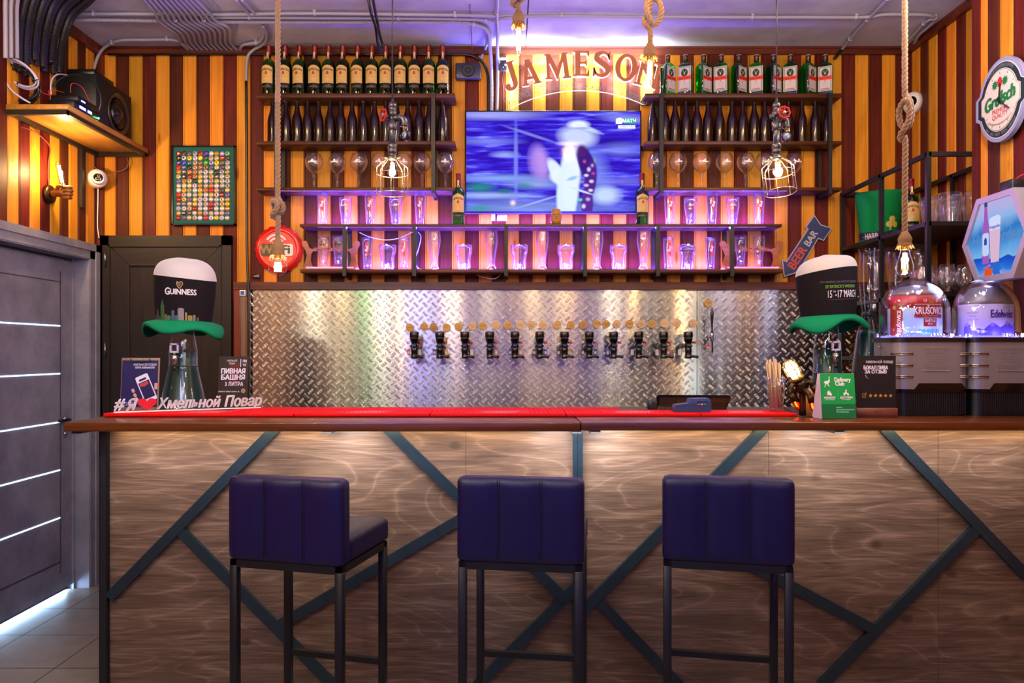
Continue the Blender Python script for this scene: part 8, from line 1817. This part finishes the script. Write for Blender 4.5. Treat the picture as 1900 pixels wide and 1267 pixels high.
for sx in (-1, 1):
    lf = []; 
    for i in range(22): a = 2*PI*i/22; q = .026 if i % 2 == 0 else .014; lf.append((sx*.036+q*math.cos(a), .080+q*math.sin(a)))
    m.prism(lf, .0008, cg, MK @ T(Vector((0, 0, .0162))))
for k in range(12): a = PI*k/6; m.bar(MK @ Vector((.118*.97*math.cos(a), .140*.95*math.sin(a), .0168)), MK @ Vector((.118*.90*math.cos(a), .140*.88*math.sin(a), .0168)), .002, .001, ink)
m.build('clock_face', t, True)
m = MB(); m.bar(MK @ Vector((0, -.015, .022)), MK @ Vector((.010, .075, .022)), .003, .007, black_plastic, up=(1, 0, 0)); m.build('hour_hand', t, True)
m = MB(); m.bar(MK @ Vector((-.010, .008, .025)), MK @ Vector((.078, -.062, .025)), .003, .006, black_plastic, up=(1, 0, 0)); m.disc(.008, black_plastic, MK @ T(Vector((0, 0, .018))), 14, .010); m.build('minute_hand', t, True)
# ================================================================ hexagonal light box
t = thing('light_box_sign', 'lit hexagonal beer advertising box with bottle and glass picture on the side wall', 'sign', (XN, 3.45, Z(450, 3.45)))
MX = T(Vector((2.20, 3.62, Z(452, 3.62)))) @ RZ(-PI/2-.02) @ FRONT; Wd = .46
hx = [(-.015, 0), (.075, -.215), (.385, -.225), (.475, 0), (.385, .205), (.085, .205)]
hx = [(-.01, -.012), (.10, -.20), (.37, -.20), (.475, -.012), (.37, .190), (.105, .190)]
def hs(s_): cx_, cy_ = .2225, -.005; return [(cx_+(a-cx_)*s_, cy_+(b-cy_)*s_) for a, b in hx]
m = MB(); m.prism(hs(1.0), .06, P('silver_box_edge', '#9a98a8', .35, .4), MX @ T(Vector((0, 0, -.045))), holes=(hs(.86),)); m.prism(hs(1.0), .02, P('box_back', '#55535e', .5), MX @ T(Vector((0, 0, -.06)))); m.build('box_frame', t, True)
hexm, nt, b = newmat('lit_beer_picture'); N = nt.nodes.new; L = nt.links.new; nt.nodes.remove(b); tc = N('ShaderNodeTexCoord'); sp = N('ShaderNodeSeparateXYZ'); L(tc.outputs['Generated'], sp.inputs[0]); nz = N('ShaderNodeTexNoise'); nz.inputs['Scale'].default_value = 3; L(tc.outputs['Generated'], nz.inputs['Vector'])
mm_ = N('ShaderNodeMath'); mm_.operation = 'MULTIPLY_ADD'; mm_.inputs[1].default_value = .25; L(nz.outputs['Fac'], mm_.inputs[0]); L(sp.outputs[2], mm_.inputs[2]); rp = N('ShaderNodeValToRGB'); L(mm_.outputs[0], rp.inputs[0]); e_ = rp.color_ramp.elements
e_[0].position, e_[0].color = .10, srgb('#9fb6e8'); e_[1].position, e_[1].color = 1.0, srgb('#b7b4e6')
for p_, c_ in ((.22, '#2f7ade'), (.36, '#1648c4'), (.375, '#7fb6ea'), (.55, '#4d94dc'), (.72, '#2f7cc8'), (.88, '#8fb8ec')): e = e_.new(p_); e.color = srgb(c_)
em = N('ShaderNodeEmission'); em.inputs[1].default_value = .75; L(rp.outputs[0], em.inputs[0]); L(em.outputs[0], nt.nodes['Material Output'].inputs[0])
m = MB(); m.prism(hs(.87), .004, hexm, MX @ T(Vector((0, 0, .0)))); m.build('lit_panel', t, True)
Ev = lambda n_, c_, s_=.8: E('lightbox_'+n_, c_, s_)
m = MB(); Pz = MX @ T(Vector((0, 0, .0045)))
m.prism([(.135, -.115), (.185, -.115), (.185, .04), (.176, .085), (.171, .145), (.151, .145), (.147, .085), (.135, .04)], .0004, Ev('bottle', '#a05ab8'), Pz); m.prism([(.150, .145), (.172, .145), (.172, .170), (.150, .170)], .0004, Ev('cap', '#3a3a80'), Pz); m.prism(rrect(.136, .184, -.08, .025, .014), .0004, Ev('bottle_label', '#c3cdf2'), Pz @ T(Vector((0, 0, .0006)))); m.prism([(.150, -.03), (.170, -.03), (.170, -.005), (.160, .006), (.150, -.005)], .0003, Ev('crest', '#2c4cae'), Pz @ T(Vector((0, 0, .0012))))
m.prism([(.198, -.115), (.255, -.115), (.268, .075), (.185, .075)], .0004, Ev('beer', '#d8b4cc'), Pz); m.prism([(.1875, .03), (.2655, .03), (.268, .085), (.250, .095), (.2, .09), (.185, .082)], .0004, Ev('foam', '#cfd6f6'), Pz @ T(Vector((0, 0, .0005))))
m.text('Hoegaarden', .022, Ev('logo', '#2a3a9c'), Pz @ T(Vector((.227, .045, .0012))), d=0, sx=.72, bold=.02); m.text('Hoegaarden', .085, Ev('big', '#5a86c0'), Pz @ T(Vector((.235, -.005, .0001))), d=0, bold=.02, sx=.85)
m.prism([(.150, -.172), (.205, -.172), (.212, -.140), (.195, -.145), (.165, -.136), (.150, -.148)], .0004, Ev('orange', '#e0521a'), Pz); m.prism([(.140, -.135), (.19, -.118), (.20, -.13), (.160, -.14)], .0004, Ev('pink', '#c85a9a'), Pz)
lf = [(.235+(.045 if i % 2 == 0 else .024)*math.cos(2*PI*i/18), -.148+(.045 if i % 2 == 0 else .024)*math.sin(2*PI*i/18)) for i in range(18)]; m.prism(lf, .0004, Ev('leaf', '#2a68c8'), Pz); m.build('picture_print', t, True)
area('light_box_glow', (2.17, 3.42, Z(450, 3.5)), (0, PI/2, 0), .3, .3, 1.2, (.55, .65, 1), 160)
# dark device above the light box
m = MB(); y = 3.36; c = at(1884, 345, y); m.rbox(c.x-.028, c.x+.03, y-.02, y+.07, c.z-.035, c.z+.03, .008, P('dark_navy_plastic', '#14141f', .4)); m.box(c.x+.02, XN+.001, y+.0, y+.05, c.z-.015, c.z+.015, black_plastic)
m.tube(spline([(c.x+.0, y-.0, c.z+.03), (c.x+.02, y-.02, c.z+.045), (c.x+.06, y-.02, c.z+.04), (XN-.03, y-.02, c.z-.02), (c.x+.03, y-.01, c.z-.045)], 6), .003, redw, 6)
tag(m.build('small_projector'), 'small dark box device with red wire on the side planks above the light box', 'device')
